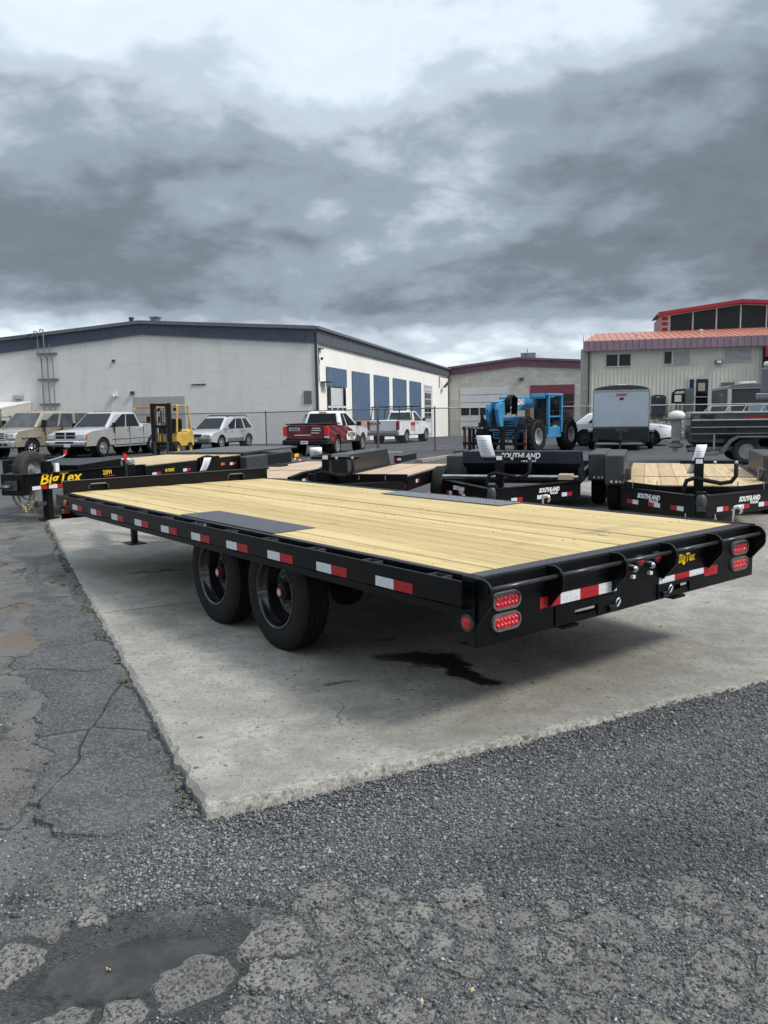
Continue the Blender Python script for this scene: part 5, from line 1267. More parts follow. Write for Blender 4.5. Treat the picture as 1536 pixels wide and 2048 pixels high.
jack_post(t, .80, 0, .0, .93)
hook(t, 1.05, .62, .35)
paper_tag('white price sheet hanging on the jack of the dump trailer', (*sp2w(11.15, -2.10), .90), .30, .21, HEAD-5, (-.06, .0), .06)
# --- narrow deck trailer left of it, with a black tool chest on its left side
t = thing('tilt_trailer', 'black tilt trailer with pale plank deck behind the diamond plate of the flatbed', 'trailer', (*sp2w(11.0, -3.85), 0), HEAD)
boards(t, -.02, -3.2, -.47, .52, .60, 6, WOODP)
for sg, y in ((1, .56), (-1, -.51)):
    m = MB(); m.box(-3.3, 0, y-.04, y+.04, .42, .62); m.build('side_rail', BLACK, t, bevel=.006)
for k in range(3): reflector(t, (-.5-k*.95, .602, .50), (-1, 0, 0), (0, 0, 1), (0, 1, 0), .10, .05)
m = MB(); m.box(-.02, .02, -.9, .62, .40, .665); fb_ = m.build('front_plate', BLACK, t, bevel=.006)
for y in (-.6, -.1, .3): m = MB(); m.box(.021, .026, y-.006, y+.006, .58, .64); m.build('front_stud', GALV, t)
m = MB(); m.bar((.9, -.5, .47), (0, .56, .47), .08, .20); m.bar((.9, -.5, .47), (0, -.9, .47), .08, .20); m.build('tongue_beam', BLACK, t)
text('SOUTHLAND', .082, WHTT, t, (.045, .17, .505), (-.05, 1, 0), shear=.25, bold=.003, sx=.85); text('TRAILERS', .040, WHTT, t, (.045, .25, .452), (-.05, 1, 0), shear=.25, bold=.0012)
reflector(t, (.024, .38, .47), (0, 1, 0), (0, 0, 1), (1, 0, 0), .11, .055)
jack_post(t, .20, -.52, .0, .96)
m = MB(); m.prism([(-.75, .60), (-.70, .86), (-.80, .90), (-2.75, .90), (-2.95, .60)], -.92, -.55, 'y'); m.build('tool_chest', mat('chest_black', (.018, .019, .02), .4, .1, .2, 10, .5, .1, .2, 90), t, bevel=.01)
for k in range(2): wheel(t, -1.5-k*.8, -.75, .34, .34, .2, -1, RIMBLK, RUBBER, .58, 0); wheel(t, -1.5-k*.8, .74, .34, .34, .2, 1, RIMBLK, RUBBER, .58, 0)
m = MB(); m.box(-4.3, -3.3, -.6, -.45, .62, .74); m.build('rear_light_bar', BLACK, t); reflector(t, (-3.29, -.60, .65), (0, 1, 0), (0, 0, 1), (1, 0, 0), .07, .05, 'red')
paper_tag('white price sheet folded over the jack left of the tilt trailer', (*sp2w(10.78, -4.52), .93), .13, .17, HEAD+20, (.0, .0), .09)
# --- plank deck trailer just behind the headboard
t = thing('plank_trailer', 'low trailer with weathered pinkish plank deck behind the flatbed headboard', 'trailer', (*sp2w(10.9, -5.72), 0), HEAD)
boards(t, -.02, -3.9, -.72, .70, .60, 8, WOODP)
m = MB(); m.box(-1.55, -1.54, -.72, .70, .601, .605); m.build('deck_joint_strip', BLACKM, t)
for y in (-.75, .73): m = MB(); m.box(-3.95, 0, y-.03, y+.03, .44, .62); m.build('side_rail', BLACK, t, bevel=.006)
m = MB(); m.tube([(.05, .73, .60), (-.4, .75, .64), (-3.0, .75, .66)], .03, 8); m.build('rail_tube', BLACK, t)
for k in range(3): reflector(t, (-.35-k*.85, .762, .50), (-1, 0, 0), (0, 0, 1), (0, 1, 0), .11, .06)
for k in range(2):
    for sg in (1, -1): wheel(t, -1.7-k*.8, sg*.60, .33, .33, .2, sg, RIMBLK, RUBBER, .58, 0)
m = MB(); m.bar((1.0, 0, .48), (0, .6, .48), .07, .14); m.bar((1.0, 0, .48), (0, -.6, .48), .07, .14); m.box(.95, 1.15, -.05, .05, .42, .54); m.build('tongue_frame', BLACK, t); m = MB(); m.box(.7, .78, -.04, .04, .0, .58); m.build('jack_post', BLACK, t)

# --- pintle-hitch trailer at the left
t = thing('pintle_trailer', 'long black pintle-hitch trailer with yellow lettering, spare tyre and pine deck at the left', 'trailer', (-5.07, 14.27, 0), HEAD)
ZB0, ZB1 = .46, .70
na, nb_ = Vector((2.22, .44, 0)), Vector((-.15, .90, 0)); dd = (nb_-na).normalized(); nn = Vector((-dd.y, dd.x, 0)); nn = nn if nn.y > 0 else -nn
for sg in (1, -1):
    a, b = na.copy(), nb_.copy(); b.y *= sg
    if sg < 0: a.y = .10
    m = MB(); m.bar(a+Vector((0, 0, (ZB0+ZB1)/2)), b+Vector((0, 0, (ZB0+ZB1)/2)), .06, ZB1-ZB0); m.build('tongue_beam', BLACK, t, bevel=.004)
    m = MB(); m.bar(a+Vector((0, 0, ZB1+.006)), b+Vector((0, 0, ZB1+.006)), .12, .012); m.build('beam_flange', BLACK, t)
    m = MB(); m.box(-5.0, -.1, sg*.93-.035, sg*.93+.035, .40, .68); m.build('side_beam', BLACK, t, bevel=.004)
L = (nb_-na).length
text('BigTex', .225, YELT, t, na+dd*L*.262+nn*.034+Vector((0, 0, .612)), dd, shear=.25, bold=.004, sx=1.22); text('25PH', .105, YELT, t, na+dd*L*.65+nn*.034+Vector((0, 0, .635)), dd, bold=.002, sx=.8)
m = MB(); m.bar(na+dd*L*.62+nn*.034+Vector((0, 0, .575)), na+dd*L*.715+nn*.034+Vector((0, 0, .575)), .003, .012); m.build('red_underline', REDV, t)
for k in range(3): reflector(t, na+dd*(.12+k*.30)+nn*.031+Vector((0, 0, .47)), dd, (0, 0, 1), nn, .15, .055)
m = MB(); m.box(2.12, 2.26, .06, .46, .40, .72); m.build('nose_plate', BLACK, t, bevel=.01)
m = MB(); m.box(2.25, 2.33, .18, .36, .48, .62); m.lathe([(.035, 0), (.075, .0), (.095, .02), (.075, .05), (.035, .05)], (2.41, .26, .52), 'z', 16); m.build('pintle_eye', DSTEEL, t, 'auto')
m = MB(); m.lathe([(.14, -.08), (.18, -.105), (.27, -.10), (.30, -.065), (.30, .065), (.27, .10), (.18, .105), (.14, .08)], (1.70, .12, .74), 'y', 30, 1, cap=False); sp_t = m.build('spare_tyre', RUBBERG, t, 'auto'); m = MB(); m.lathe([(.145, .07), (.12, .02), (.06, .03), (.05, .08), (.001, .08)], (1.70, .12, .74), 'y', 20, 1, cap=False); m.build('spare_rim', GALV, sp_t, 'auto')
m = MB(); m.prism([(1.20, .60), (1.20, .79), (.10, .83), (-.05, .80), (-.28, .70), (-.28, .60)], -.80, .62, 'y'); m.build('tool_box', BLACK, t, bevel=.01); m = MB(); m.box(-.2, 1.2, -.88, -.805, .62, .86); m.build('tool_box_rail', BLACK, t)
m = MB(); m.box(1.50, 1.58, .46, .50, .71, .84); m.build('plate_decal', WHTT, t)
m = MB(); m.box(1.74, 1.85, .44, .55, .0, .60); m.box(1.66, 1.91, .38, .60, 0, .02); m.build('jack_leg', BLACK, t, bevel=.008); m = MB(); m.box(1.86, 2.0, .46, .53, .22, .28); m.lathe([(.05, 0), (.05, .05)], (2.0, .495, .25), 'x', 10); m.build('jack_pin', DSTEEL, t)
m = MB(); m.tube([(1.68, .42, .86), (1.64, .42, .88), (1.27, .40, .93), (1.22, .40, .97)], .012, 6); m.build('jack_crank', GALV, t); m = MB(); m.rod((1.22, .40, .95), (1.22, .40, 1.03), .025, 8); m.build('crank_grip', RED, t); m = MB(); m.box(1.62, 1.74, .36, .46, .60, .88); m.build('jack_head', BLACK, t)
for y, q in ((.28, .0), (.18, .05)): chain(t, [(2.2, y, .46), (2.15, y+.02, .30), (2.12-q, y+.10, .14), (2.05, y+.18, .28), (2.0, y+.2, .44)], .04, .007, 'safety_chain', mat('chain_brass', (.42, .36, .24), .35, .8, .2, 30))
chain(t, [(1.98, .40, .46), (1.98, .41, .10)], .04, .009, 'hanging_chain', MATS['chain_brass'])
m = MB(); m.tube([(2.2, .3, .44), (2.15, .40, .34), (2.0, .42, .32), (1.95, .40, .40), (2.05, .36, .45)], .010, 6); m.build('brake_cable', mat('cable_green', (.03, .07, .06), .5), t)
boards(t, -.25, -5.0, -.90, .90, .69, 9, WOODT)
text('HI-TENSILE', .075, YELT, t, (-.85, .968, .56), (-1, 0, 0), bold=.002, sx=.8)
for k, x in enumerate((-.30, -1.30, -3.1, -4.0)): reflector(t, (x, .966, .50), (-1, 0, 0), (0, 0, 1), (0, 1, 0), .13, .055)
m = MB(); m.box(-2.85, -2.70, .966, .985, .52, .57); m.build('marker_light', ORANGE, t)
m = MB(); m.prism([(-4.9, .70), (-5.0, .68), (-6.9, .52), (-6.9, .44), (-5.0, .44), (-4.9, .40)], -.93, .93, 'y'); m.build('dovetail', mat('dovetail_steel', (.05, .052, .056), .42, .2, .2, 8, .5, 0, .2, 80), t)
m = MB(); m.box(-6.6, -3.7, -.9, .94, .705, .745); m.build('folded_ramp', mat('ramp_tread', (.085, .088, .093), .42, .3, .2, 10, .5, 0, .3, 90), t, bevel=.01)
m = MB(); m.box(-4.5, -3.5, .97, 1.16, .32, .66); m.build('fender', MATS['fender_tread'], t, bevel=.03); m = MB(); m.box(-5.9, -4.5, .97, 1.10, .25, .64); m.build('side_box', BLACKM, t, bevel=.02)
for k in range(3): reflector(t, (-6.0-k*.32, .965, .46-.05*k), (-1, 0, 0), (0, 0, 1), (0, 1, 0), .12, .05)
m = MB(); m.box(-6.6, -6.35, .968, .975, .48, .56); m.build('yellow_decal', YELT, t)
for k in range(2):
    for sg in (1, -1): wheel(t, -3.9-k*.9, sg*.86, .36, .36, .22, sg, RIMBLK, RUBBER, .58, 0)
m = MB(); m.box(-2.0, -1.86, .94, 1.0, .30, .72); m.tube([(-1.93, 1.0, .72), (-2.1, 1.02, .74), (-2.4, 1.02, .70)], .03, 6); m.box(-2.6, -1.9, .96, 1.01, .68, .73); m.build('side_jack', BLACK, t)
paper_tag('white printed sheet tilted against the left trailer deck', (*sp2w(13.9, -8.22), .46), .26, .16, HEAD+70, (.12, .0), .03)

# ------------------------------------------------------------------ cars and pickups
def car(name, label, cat_, loc, hd, paint, top, zb, W_, wb, R_, cabin, glass, rim=ALU, lower=None, group=None, track=None, wheel_w=.23, scale=1.0):
    """top: outline (x,z) front->rear above the sill; cabin: dict xf0,xf1,xr1,xr0,zb,zr,wb,wr; glass: side-window fractions"""
    t = thing(name, label, cat_, loc, hd, group)
    if scale != 1: t.scale = (scale,)*3
    fx, rx = wb/2, -wb/2; ar = R_*1.16
    poly = list(top)
    arcz = lambda xc: [(xc-ar*math.cos(a), max(zb, R_+ar*math.sin(a))) for a in [math.asin(max(-1, min(1, (zb-R_)/ar)))+(math.pi-2*math.asin(max(-1, min(1, (zb-R_)/ar))))*k/10 for k in range(11)]]
    poly = poly + arcz(rx) + arcz(fx)
    xmin = min(p[0] for p in top); xmax = max(p[0] for p in top); zt_ = max(p[1] for p in top); hw = W_/2
    def wy(x, z):
        f_ = 1.0
        e_ = .55
        if x > xmax-e_: f_ -= .10*((x-(xmax-e_))/e_)**2
        if x < xmin+e_: f_ -= .07*(((xmin+e_)-x)/e_)**2
        zz_ = (z-zb)/(zt_-zb); f_ -= .05*max(0, (zz_-.55)/.45)**2 + .03*max(0, (.25-zz_)/.25)
        return hw*f_
    m = MB(); n_ = len(poly); nt_ = len(top); yfs = (-1, -.97, -.86, -.5, 0, .5, .86, .97, 1)
    for yf in yfs:
        a_ = abs(yf)
        for q, (x, z) in enumerate(poly):
            hi = max(0, (z-zb-.25)/(zt_-zb)) if q < nt_ else 0
            dz_ = .075*a_**6*hi; ex_ = .10*a_**5*(1 if x > xmax-.35 else (-.7 if x < xmin+.2 else 0)) if q < nt_ else 0
            m.v.append((x-ex_, wy(x, z)*yf*(1 if a_ < .9 or q >= nt_ else 1), z-dz_))
    kk = len(yfs); m.f = [tuple(range(n_))[::-1], tuple(range((kk-1)*n_, kk*n_))]+[(r_*n_+i, r_*n_+(i+1) % n_, (r_+1)*n_+(i+1) % n_, (r_+1)*n_+i) for r_ in range(kk-1) for i in range(n_)]
    bo = m.build('body', paint, t, True); bo.data.set_sharp_from_angle(angle=R(62))
    m = MB(); m.box(xmin+.25, xmax-.25, -hw*.70, hw*.70, zb-.06, zb+.30); m.build('underbody', BLACKM, t)
    c_ = cabin
    m = MB(); vs = [(c_['xf0'], c_['wb'], c_['zb']), (c_['xr0'], c_['wb'], c_['zb']), (c_['xr0'], -c_['wb'], c_['zb']), (c_['xf0'], -c_['wb'], c_['zb']),
                    (c_['xf1'], c_['wr'], c_['zr']-.03), (c_['xr1'], c_['wr'], c_['zr']-.03), (c_['xr1'], -c_['wr'], c_['zr']-.03), (c_['xf1'], -c_['wr'], c_['zr']-.03),
                    (c_['xf1']-.16, c_['wr']*.8, c_['zr']), (c_['xr1']+.16, c_['wr']*.8, c_['zr']), (c_['xr1']+.16, -c_['wr']*.8, c_['zr']), (c_['xf1']-.16, -c_['wr']*.8, c_['zr'])]
    m.add(vs, [(0, 1, 5, 4), (1, 2, 6, 5), (2, 3, 7, 6), (3, 0, 4, 7), (4, 5, 9, 8), (5, 6, 10, 9), (6, 7, 11, 10), (7, 4, 8, 11), (8, 9, 10, 11), (0, 3, 2, 1)])
    m.build('cabin', c_.get('paint', paint), t, 'auto', .09, seg=4)
    V_ = [Vector(v) for v in vs]
    def bil(a, b, c2, d, u, w): return (a*(1-u)+b*u)*(1-w)+(d*(1-u)+c2*u)*w
    def pane(nm, a, b, c2, d, u0, u1, w0, w1, out, u0t=None, u1t=None):
        u0t = u0 if u0t is None else u0t; u1t = u1 if u1t is None else u1t
        q = [bil(a, b, c2, d, u0, w0), bil(a, b, c2, d, u1, w0), bil(a, b, c2, d, u1t, w1), bil(a, b, c2, d, u0t, w1)]
        o_ = Vector(out); mm = MB(); mm.add([v+o_*.012 for v in q]+[v+o_*.003 for v in q], [(0, 1, 2, 3), (7, 6, 5, 4), (0, 4, 5, 1), (1, 5, 6, 2), (2, 6, 7, 3), (3, 7, 4, 0)]); return mm.build(nm, glass.get('mat', GLASS), t)
    pane('windshield', V_[0], V_[3], V_[7], V_[4], .07, .93, .08, .93, Vector((c_['zr']-c_['zb'], 0, c_['xf0']-c_['xf1'])).normalized())
    pane('rear_window', V_[2], V_[1], V_[5], V_[6], .09, .91, glass.get('rw0', .18), .88, Vector((-(c_['zr']-c_['zb']), 0, c_['xr1']-c_['xr0'])).normalized())
    for s_, (a, b, c2, d) in ((1, (0, 1, 5, 4)), (-1, (3, 2, 6, 7))):
        for (u0, u1, u0t, u1t) in glass['side']: pane('side_window', V_[a], V_[b], V_[c2], V_[d], u0, u1, .06, .88, (0, s_, .25), u0t, u1t)
    tw = (track or (W_-.26))/2
    for x in (fx, rx):
        for s_ in (1, -1):
            wheel(t, x, s_*tw, R_, R_, wheel_w, s_, rim, RUBBER, .63, 6)
            m = MB(); m.lathe([(ar*.99, -.25), (ar*.99, .02)], (x, s_*(hw*.86), R_), 'y', 16, s_, cap=False); m.build('wheel_well', BLACKM, t)
    return t
def part(t, nm, material, *boxes, bevel=.015, smooth=False):
    m = MB()
    for b in boxes: m.box(*b)
    return m.build(nm, material, t, smooth, bevel)
def prismp(t, nm, material, poly, a, b, axis='y', bevel=.01):
    m = MB(); m.prism(poly, a, b, axis); return m.build(nm, material, t, False, bevel)
def mirrors(t, x, z, y, material, w=.10, h=.16, d=.20, tall=False):
    for s_ in (1, -1):
        part(t, 'side_mirror', material, (x-w, x, *sorted((s_*(y+.04), s_*(y+.04+d))), z, z+h), bevel=.03)
        m = MB(); m.rod((x-.05, s_*(y-.04), z+.04), (x-.05, s_*(y+.06), z+.06), .02, 6); m.build('mirror_arm', material, t)

# --- silver crew-cab pickup
top = [(2.86, .50), (2.88, .86), (2.80, 1.05), (2.55, 1.14), (1.40, 1.24), (1.25, 1.26), (-1.05, 1.27), (-1.10, 1.36), (-2.85, 1.38), (-2.90, 1.30), (-2.90, .62), (-2.80, .50)]
t = car('pickup_truck', 'silver crew-cab pickup facing the viewer between the beige truck and the forklift', 'pickup', (-12.09, 36.22, gz(36.2)), 251.5, SILVER, top, .50, 2.0, 3.56, .40,
        dict(xf0=1.42, xf1=.62, xr1=-.92, xr0=-1.12, zb=1.22, zr=1.90, wb=.90, wr=.70), dict(side=[(.10, .50, .38, .52), (.54, .92, .56, .90)]), ALU)
part(t, 'grille_surround', CHROME, (2.86, 2.905, -.52, .52, .78, 1.10)); 
for y in (-.26, .26):
    for z in (.815, .955): part(t, 'grille_opening', BLACKM, (2.90, 2.915, y-.215, y+.215, z, z+.115), bevel=.004)
part(t, 'front_bumper', CHROME, (2.80, 3.0, -.98, .98, .52, .74), bevel=.06); part(t, 'bumper_intake', BLACKM, (2.99, 3.006, -.45, .45, .62, .70)); part(t, 'number_plate', WHITEPL, (3.0, 3.012, -.02, .28, .48, .62), bevel=0)
for s_ in (1, -1):
    part(t, 'headlight', LENS, (2.74, 2.88, *sorted((s_*.56, s_*.92)), .80, 1.00), bevel=.03); part(t, 'turn_signal', ORANGE, (2.70, 2.83, *sorted((s_*.90, s_*.955)), .82, .99), bevel=.02); part(t, 'fog_lamp', LENS, (2.98, 3.01, *sorted((s_*.60, s_*.74)), .60, .70), bevel=.02)
    part(t, 'running_board', GALV, (-1.2, 1.1, *sorted((s_*.95, s_*1.05)), .40, .46)); part(t, 'bed_rail_cap', BLACKM, (-2.88, -1.15, *sorted((s_*.82, s_*.96)), 1.375, 1.41))
    for x in (.05, -.80): part(t, 'door_handle', CHROME, (x-.11, x+.11, *sorted((s_*.985, s_*1.015)), 1.10, 1.14))
    for x in (.98, .12 - .18, -1.08): part(t, 'door_seam', BLACKM, (x-.008, x+.008, *sorted((s_*.955, s_*1.003)), .55, 1.24), bevel=0)
    part(t, 'body_moulding', CHROME, (-2.7, 1.2, *sorted((s_*.985, s_*1.008)), .72, .75), bevel=0)
for y in (-.4, -.2, 0, .2, .4): part(t, 'roof_marker', RED, (.38, .50, y-.05, y+.05, 1.89, 1.93))
mirrors(t, 1.10, 1.24, .90, BLACKM, .12, .20, .18)
for y in (-.45, .25): m = MB(); m.bar((1.36, y, 1.30), (1.22, y+.5, 1.36), .02, .015); m.build('wiper', BLACKM, t)
# --- beige SUV at the left edge
top = [(2.72, .52), (2.74, .92), (2.66, 1.12), (2.35, 1.20), (1.45, 1.30), (1.30, 1.32), (-2.65, 1.34), (-2.72, 1.2), (-2.74, .62), (-2.65, .52)]
t = car('suv', 'tan full-size SUV with black mirrors cut off by the left picture edge', 'suv', (-14.95, 35.87, gz(35.8)), 251.5, BEIGE, top, .52, 2.02, 3.48, .41,
        dict(xf0=1.45, xf1=.72, xr1=-2.35, xr0=-2.62, zb=1.28, zr=1.97, wb=.92, wr=.74), dict(mat=GLASSW, side=[(.06, .32, .22, .33), (.36, .58, .37, .59), (.63, .95, .64, .94)]), CHROME)
part(t, 'grille', CHROME, (2.70, 2.77, -.58, .58, .82, 1.14)); 
for z in (.86, .95, 1.04): part(t, 'grille_slot', BLACKM, (2.765, 2.78, -.50, .50, z, z+.05), bevel=0)
part(t, 'front_bumper', GALV, (2.66, 2.88, -1.0, 1.0, .50, .78), bevel=.06); part(t, 'bumper_intake', BLACKM, (2.87, 2.886, -.5, .5, .58, .68)); part(t, 'bumper_intake', BLACKM, (2.86, 2.89, .55, .75, .58, .68))
for s_ in (1, -1):
    part(t, 'headlight', LENS, (2.58, 2.73, *sorted((s_*.62, s_*.95)), .86, 1.08), bevel=.03); part(t, 'fender_flare', BEIGE, (1.20, 2.28, *sorted((s_*.96, s_*1.04)), .86, .94), bevel=.02)
    for x in (.05, -.95): part(t, 'door_handle', BLACKM, (x-.10, x+.10, *sorted((s_*.99, s_*1.02)), 1.14, 1.18))
    for x in (.95, -.12, -1.1): part(t, 'door_seam', BLACKM, (x-.008, x+.008, *sorted((s_*.965, s_*1.014)), .56, 1.3), bevel=0)
for y in (-.45, -.22, 0, .22, .45): part(t, 'roof_marker', ORANGE, (.45, .56, y-.05, y+.05, 1.955, 2.0))
mirrors(t, 1.12, 1.30, .92, BLACKM, .13, .30, .20)
# --- silver crossover
top = [(2.25, .42), (2.28, .62), (2.22, .78), (2.05, .86), (1.30, .98), (1.15, 1.00), (-1.9, 1.08), (-2.15, 1.04), (-2.26, .86), (-2.28, .5), (-2.2, .42)]
t = car('crossover', 'pale silver crossover with roof rails parked right of the forklift', 'car', (-8.34, 41.95, gz(42)), 249, LEXSIL, top, .36, 1.82, 2.62, .35,
        dict(xf0=1.22, xf1=.40, xr1=-1.72, xr0=-2.12, zb=.98, zr=1.62, wb=.82, wr=.62), dict(side=[(.10, .38, .35, .41), (.42, .66, .44, .66), (.71, .92, .71, .86)]), ALU)
part(t, 'front_bumper', TRIMG, (2.16, 2.36, -.88, .88, .34, .62), bevel=.07); part(t, 'number_plate', WHITEPL, (2.36, 2.37, -.17, .17, .44, .54), bevel=0)
part(t, 'grille', BLACKM, (2.22, 2.305, -.34, .34, .66, .80))
for k in range(8): y = -.29+k*.083; part(t, 'grille_bar', CHROME, (2.30, 2.318, y-.012, y+.012, .66, .80), bevel=0)
for s_ in (1, -1):
    part(t, 'headlight', LENS, (2.08, 2.27, *sorted((s_*.42, s_*.82)), .66, .80), bevel=.05)
    part(t, 'door_cladding', TRIMG, (-.78, .78, *sorted((s_*.88, s_*.922)), .37, .56), bevel=.015)
    m = MB(); m.tube([(.25, s_*.58, 1.60), (.10, s_*.60, 1.68), (-1.5, s_*.60, 1.68), (-1.7, s_*.58, 1.60)], .022, 6); m.build('roof_rail', BLACKM, t)
    for x in (.30, -.62): part(t, 'door_handle', CHROME, (x-.10, x+.08, *sorted((s_*.90, s_*.93)), .88, .92))
for x in (-.1, -1.2): m = MB(); m.rod((x, -.6, 1.69), (x, .6, 1.69), .02, 6); m.build('cross_bar', BLACKM, t)
mirrors(t, .95, .98, .84, LEXSIL, .10, .15, .18)
prismp(t, 'rear_spoiler', LEXSIL, [(-1.70, 1.60), (-2.02, 1.56), (-2.02, 1.52), (-1.70, 1.54)], -.58, .58)
# --- red, black and white wrapped pickup seen from behind
def mk_wrap():
    b = NB('wrap_print'); o = b.obj()
    sx = b.n('ShaderNodeSeparateXYZ'); b.put(sx.inputs[0], o)
    w = b.math('ADD', b.math('ADD', sx.outputs[2], b.math('MULTIPLY', sx.outputs[0], .10)), b.math('MULTIPLY', b.math('SUBTRACT', b.noise(b.map(o, (0, 0, 0), (.8, .5, .6)), 1.2, 2, .4), .5), .35))
    up_ = b.rng(b.math('SUBTRACT', w, b.rng(sx.outputs[0], -2.2, 1.6, .42, -.08, False)), .86, .88)
    st = b.rng(b.math('SINE', b.math('MULTIPLY', b.math('ADD', sx.outputs[2], b.math('MULTIPLY', sx.outputs[0], .35)), 21.)), .2, .35)
    dark = b.mix(st, (.23, .010, .018), (.014, .012, .013)); dark = b.mix(b.rng(sx.outputs[2], .62, .50), dark, (.018, .017, .017))
    return b.fin(b.mix(up_, dark, (.72, .73, .74)), .3, 0, .5, .4)
WRAP = mk_wrap()
top = [(2.62, .52), (2.66, .80), (2.58, 1.00), (2.30, 1.06), (1.20, 1.14), (1.05, 1.16), (-.95, 1.17), (-1.0, 1.24), (-2.60, 1.25), (-2.66, 1.18), (-2.68, .62), (-2.6, .50)]
t = car('wrapped_pickup', 'white extended-cab pickup with red and black wrap and dark bed cover, seen from behind', 'pickup', (-2.22, 34.15, gz(34.1)), 73.5, WRAP, top, .48, 1.90, 3.24, .39,
        dict(xf0=1.25, xf1=.52, xr1=-.72, xr0=-.92, zb=1.12, zr=1.76, wb=.84, wr=.66, paint=WHITEP), dict(side=[(.10, .62, .36, .62), (.68, .90, .68, .86)], rw0=.12), GALV)
part(t, 'bed_cover', BLACKM, (-2.62, -1.0, -.86, .86, 1.24, 1.285), bevel=.01); part(t, 'rear_bumper', BLACKM, (-2.84, -2.62, -.93, .93, .46, .66), bevel=.04); part(t, 'number_plate', WHITEPL, (-2.855, -2.842, -.15, .15, .50, .62), bevel=0); part(t, 'plate_print', REDV, (-2.858, -2.8555, -.10, .10, .55, .58), bevel=0)
part(t, 'tailgate', mat('tailgate_wrap', (.10, .008, .013), .35, 0, .8, 1.8, .5, .3), (-2.70, -2.64, -.76, .76, .68, 1.22), bevel=.01); part(t, 'high_brake_light', RED, (-.755, -.735, -.16, .16, 1.69, 1.73), bevel=0)
for s_ in (1, -1): part(t, 'tail_light', RED, (-2.72, -2.52, *sorted((s_*.765, s_*.93)), .80, 1.18), bevel=.02); part(t, 'reverse_lamp', LENS, (-2.725, -2.60, *sorted((s_*.78, s_*.925)), .72, .79), bevel=.01)
part(t, 'logo_plate', GALV, (-2.712, -2.702, .22, .68, 1.0, 1.13), bevel=.03); text('NATIONAL', .075, BLKV, t, (-2.715, .45, 1.065), (0, -1, 0), shear=.2, bold=.002, sx=.85)
for (yc, z, w_) in ((-.45, 1.10, .5), (-.45, 1.02, .6), (-.4, .92, .5), (.12, .84, 1.0)): part(t, 'print_line', WHTT, (-2.708, -2.7025, yc-w_/3, yc+w_/3, z-.012, z+.012), bevel=0)
m = MB(); m.add([(x, -.962, z) for x, z in ((-.55, .58), (.45, .56), (.62, .72), (.50, .90), (-.42, .92), (-.62, .76))], [tuple(range(6))]); m.build('door_logo', WHTT, t, recalc=False); text('NATIONAL', .24, BLKV, t, (.02, -.966, .78), (1, 0, 0), shear=.2, bold=.008, sx=.80); text('TRAILERS', .11, REDV, t, (.05, -.966, .64), (1, 0, 0), bold=.002)
for s_ in (1, -1):
    for x in (.10,): part(t, 'door_handle', WHITEP, (x-.10, x+.10, *sorted((s_*.93, s_*.965)), 1.02, 1.06))
mirrors(t, .95, 1.12, .86, BLACKM, .10, .18, .20)
# --- white single-cab pickup with ladder rack
top = [(2.60, .50), (2.63, .84), (2.55, 1.06), (2.30, 1.13), (1.25, 1.22), (1.10, 1.24), (-.30, 1.25), (-.35, 1.30), (-2.55, 1.31), (-2.62, 1.22), (-2.64, .62), (-2.55, .48)]
t = car('service_pickup', 'white single-cab pickup with black ladder rack beyond the fence gate', 'pickup', (1.1, 47.3, gz(47)), 66, WHITEP, top, .46, 1.95, 3.02, .37,
        dict(xf0=1.28, xf1=.55, xr1=-.10, xr0=-.26, zb=1.20, zr=1.80, wb=.87, wr=.70), dict(mat=GLASSW, side=[(.14, .90, .44, .84)], rw0=.14), ALU)
part(t, 'rear_bumper', GSTEEL, (-2.80, -2.60, -.95, .95, .46, .66), bevel=.03); part(t, 'tailgate', WHITEP, (-2.69, -2.635, -.78, .78, .72, 1.28), bevel=.01); part(t, 'yellow_sticker', mat('sticker_yellow', (.55, .50, .05), .5), (-2.70, -2.692, .18, .36, .86, 1.04), bevel=0); part(t, 'tailgate_handle', BLACKM, (-2.70, -2.692, .14, .34, 1.08, 1.20), bevel=0)
text('MTA', .22, REDV, t, (-2.697, .58, 1.10), (0, -1, 0), bold=.01)
for s_ in (1, -1):
    part(t, 'tail_light', mat('dark_red_lamp', (.16, .010, .016), .25, 0, .2, 10), (-2.68, -2.54, *sorted((s_*.79, s_*.955)), .78, 1.24), bevel=.02); part(t, 'bed_rail_cap', BLACKM, (-2.6, -.4, *sorted((s_*.80, s_*.93)), 1.305, 1.34))
    m = MB()
    for x in (-2.35, -.55): m.tube([(x, s_*.86, 1.32), (x+.15, s_*.80, 2.02)], .03, 6)
    m.tube([(-2.45, s_*.80, 2.02), (1.0, s_*.78, 2.05)], .03, 6); m.build('rack_side', BLACKM, t); part(t, 'door_handle', BLACKM, (.0, .18, *sorted((s_*.96, s_*.99)), 1.08, 1.13))
for x in (-2.2, -.4, .8): m = MB(); m.rod((x, -.80, 2.03), (x, .80, 2.03), .028, 6); m.build('rack_bar', BLACKM, t)
m = MB()
for k in range(3): m.box(-.9+k*.22, -.76+k*.22, -.985, -.976, .98, 1.18); m.box(-.86+k*.22, -.82+k*.22, -.985, -.976, .66, .98)
m.build('door_mark', REDV, t)
mirrors(t, 1.0, 1.20, .90, BLACKM, .10, .18, .18)
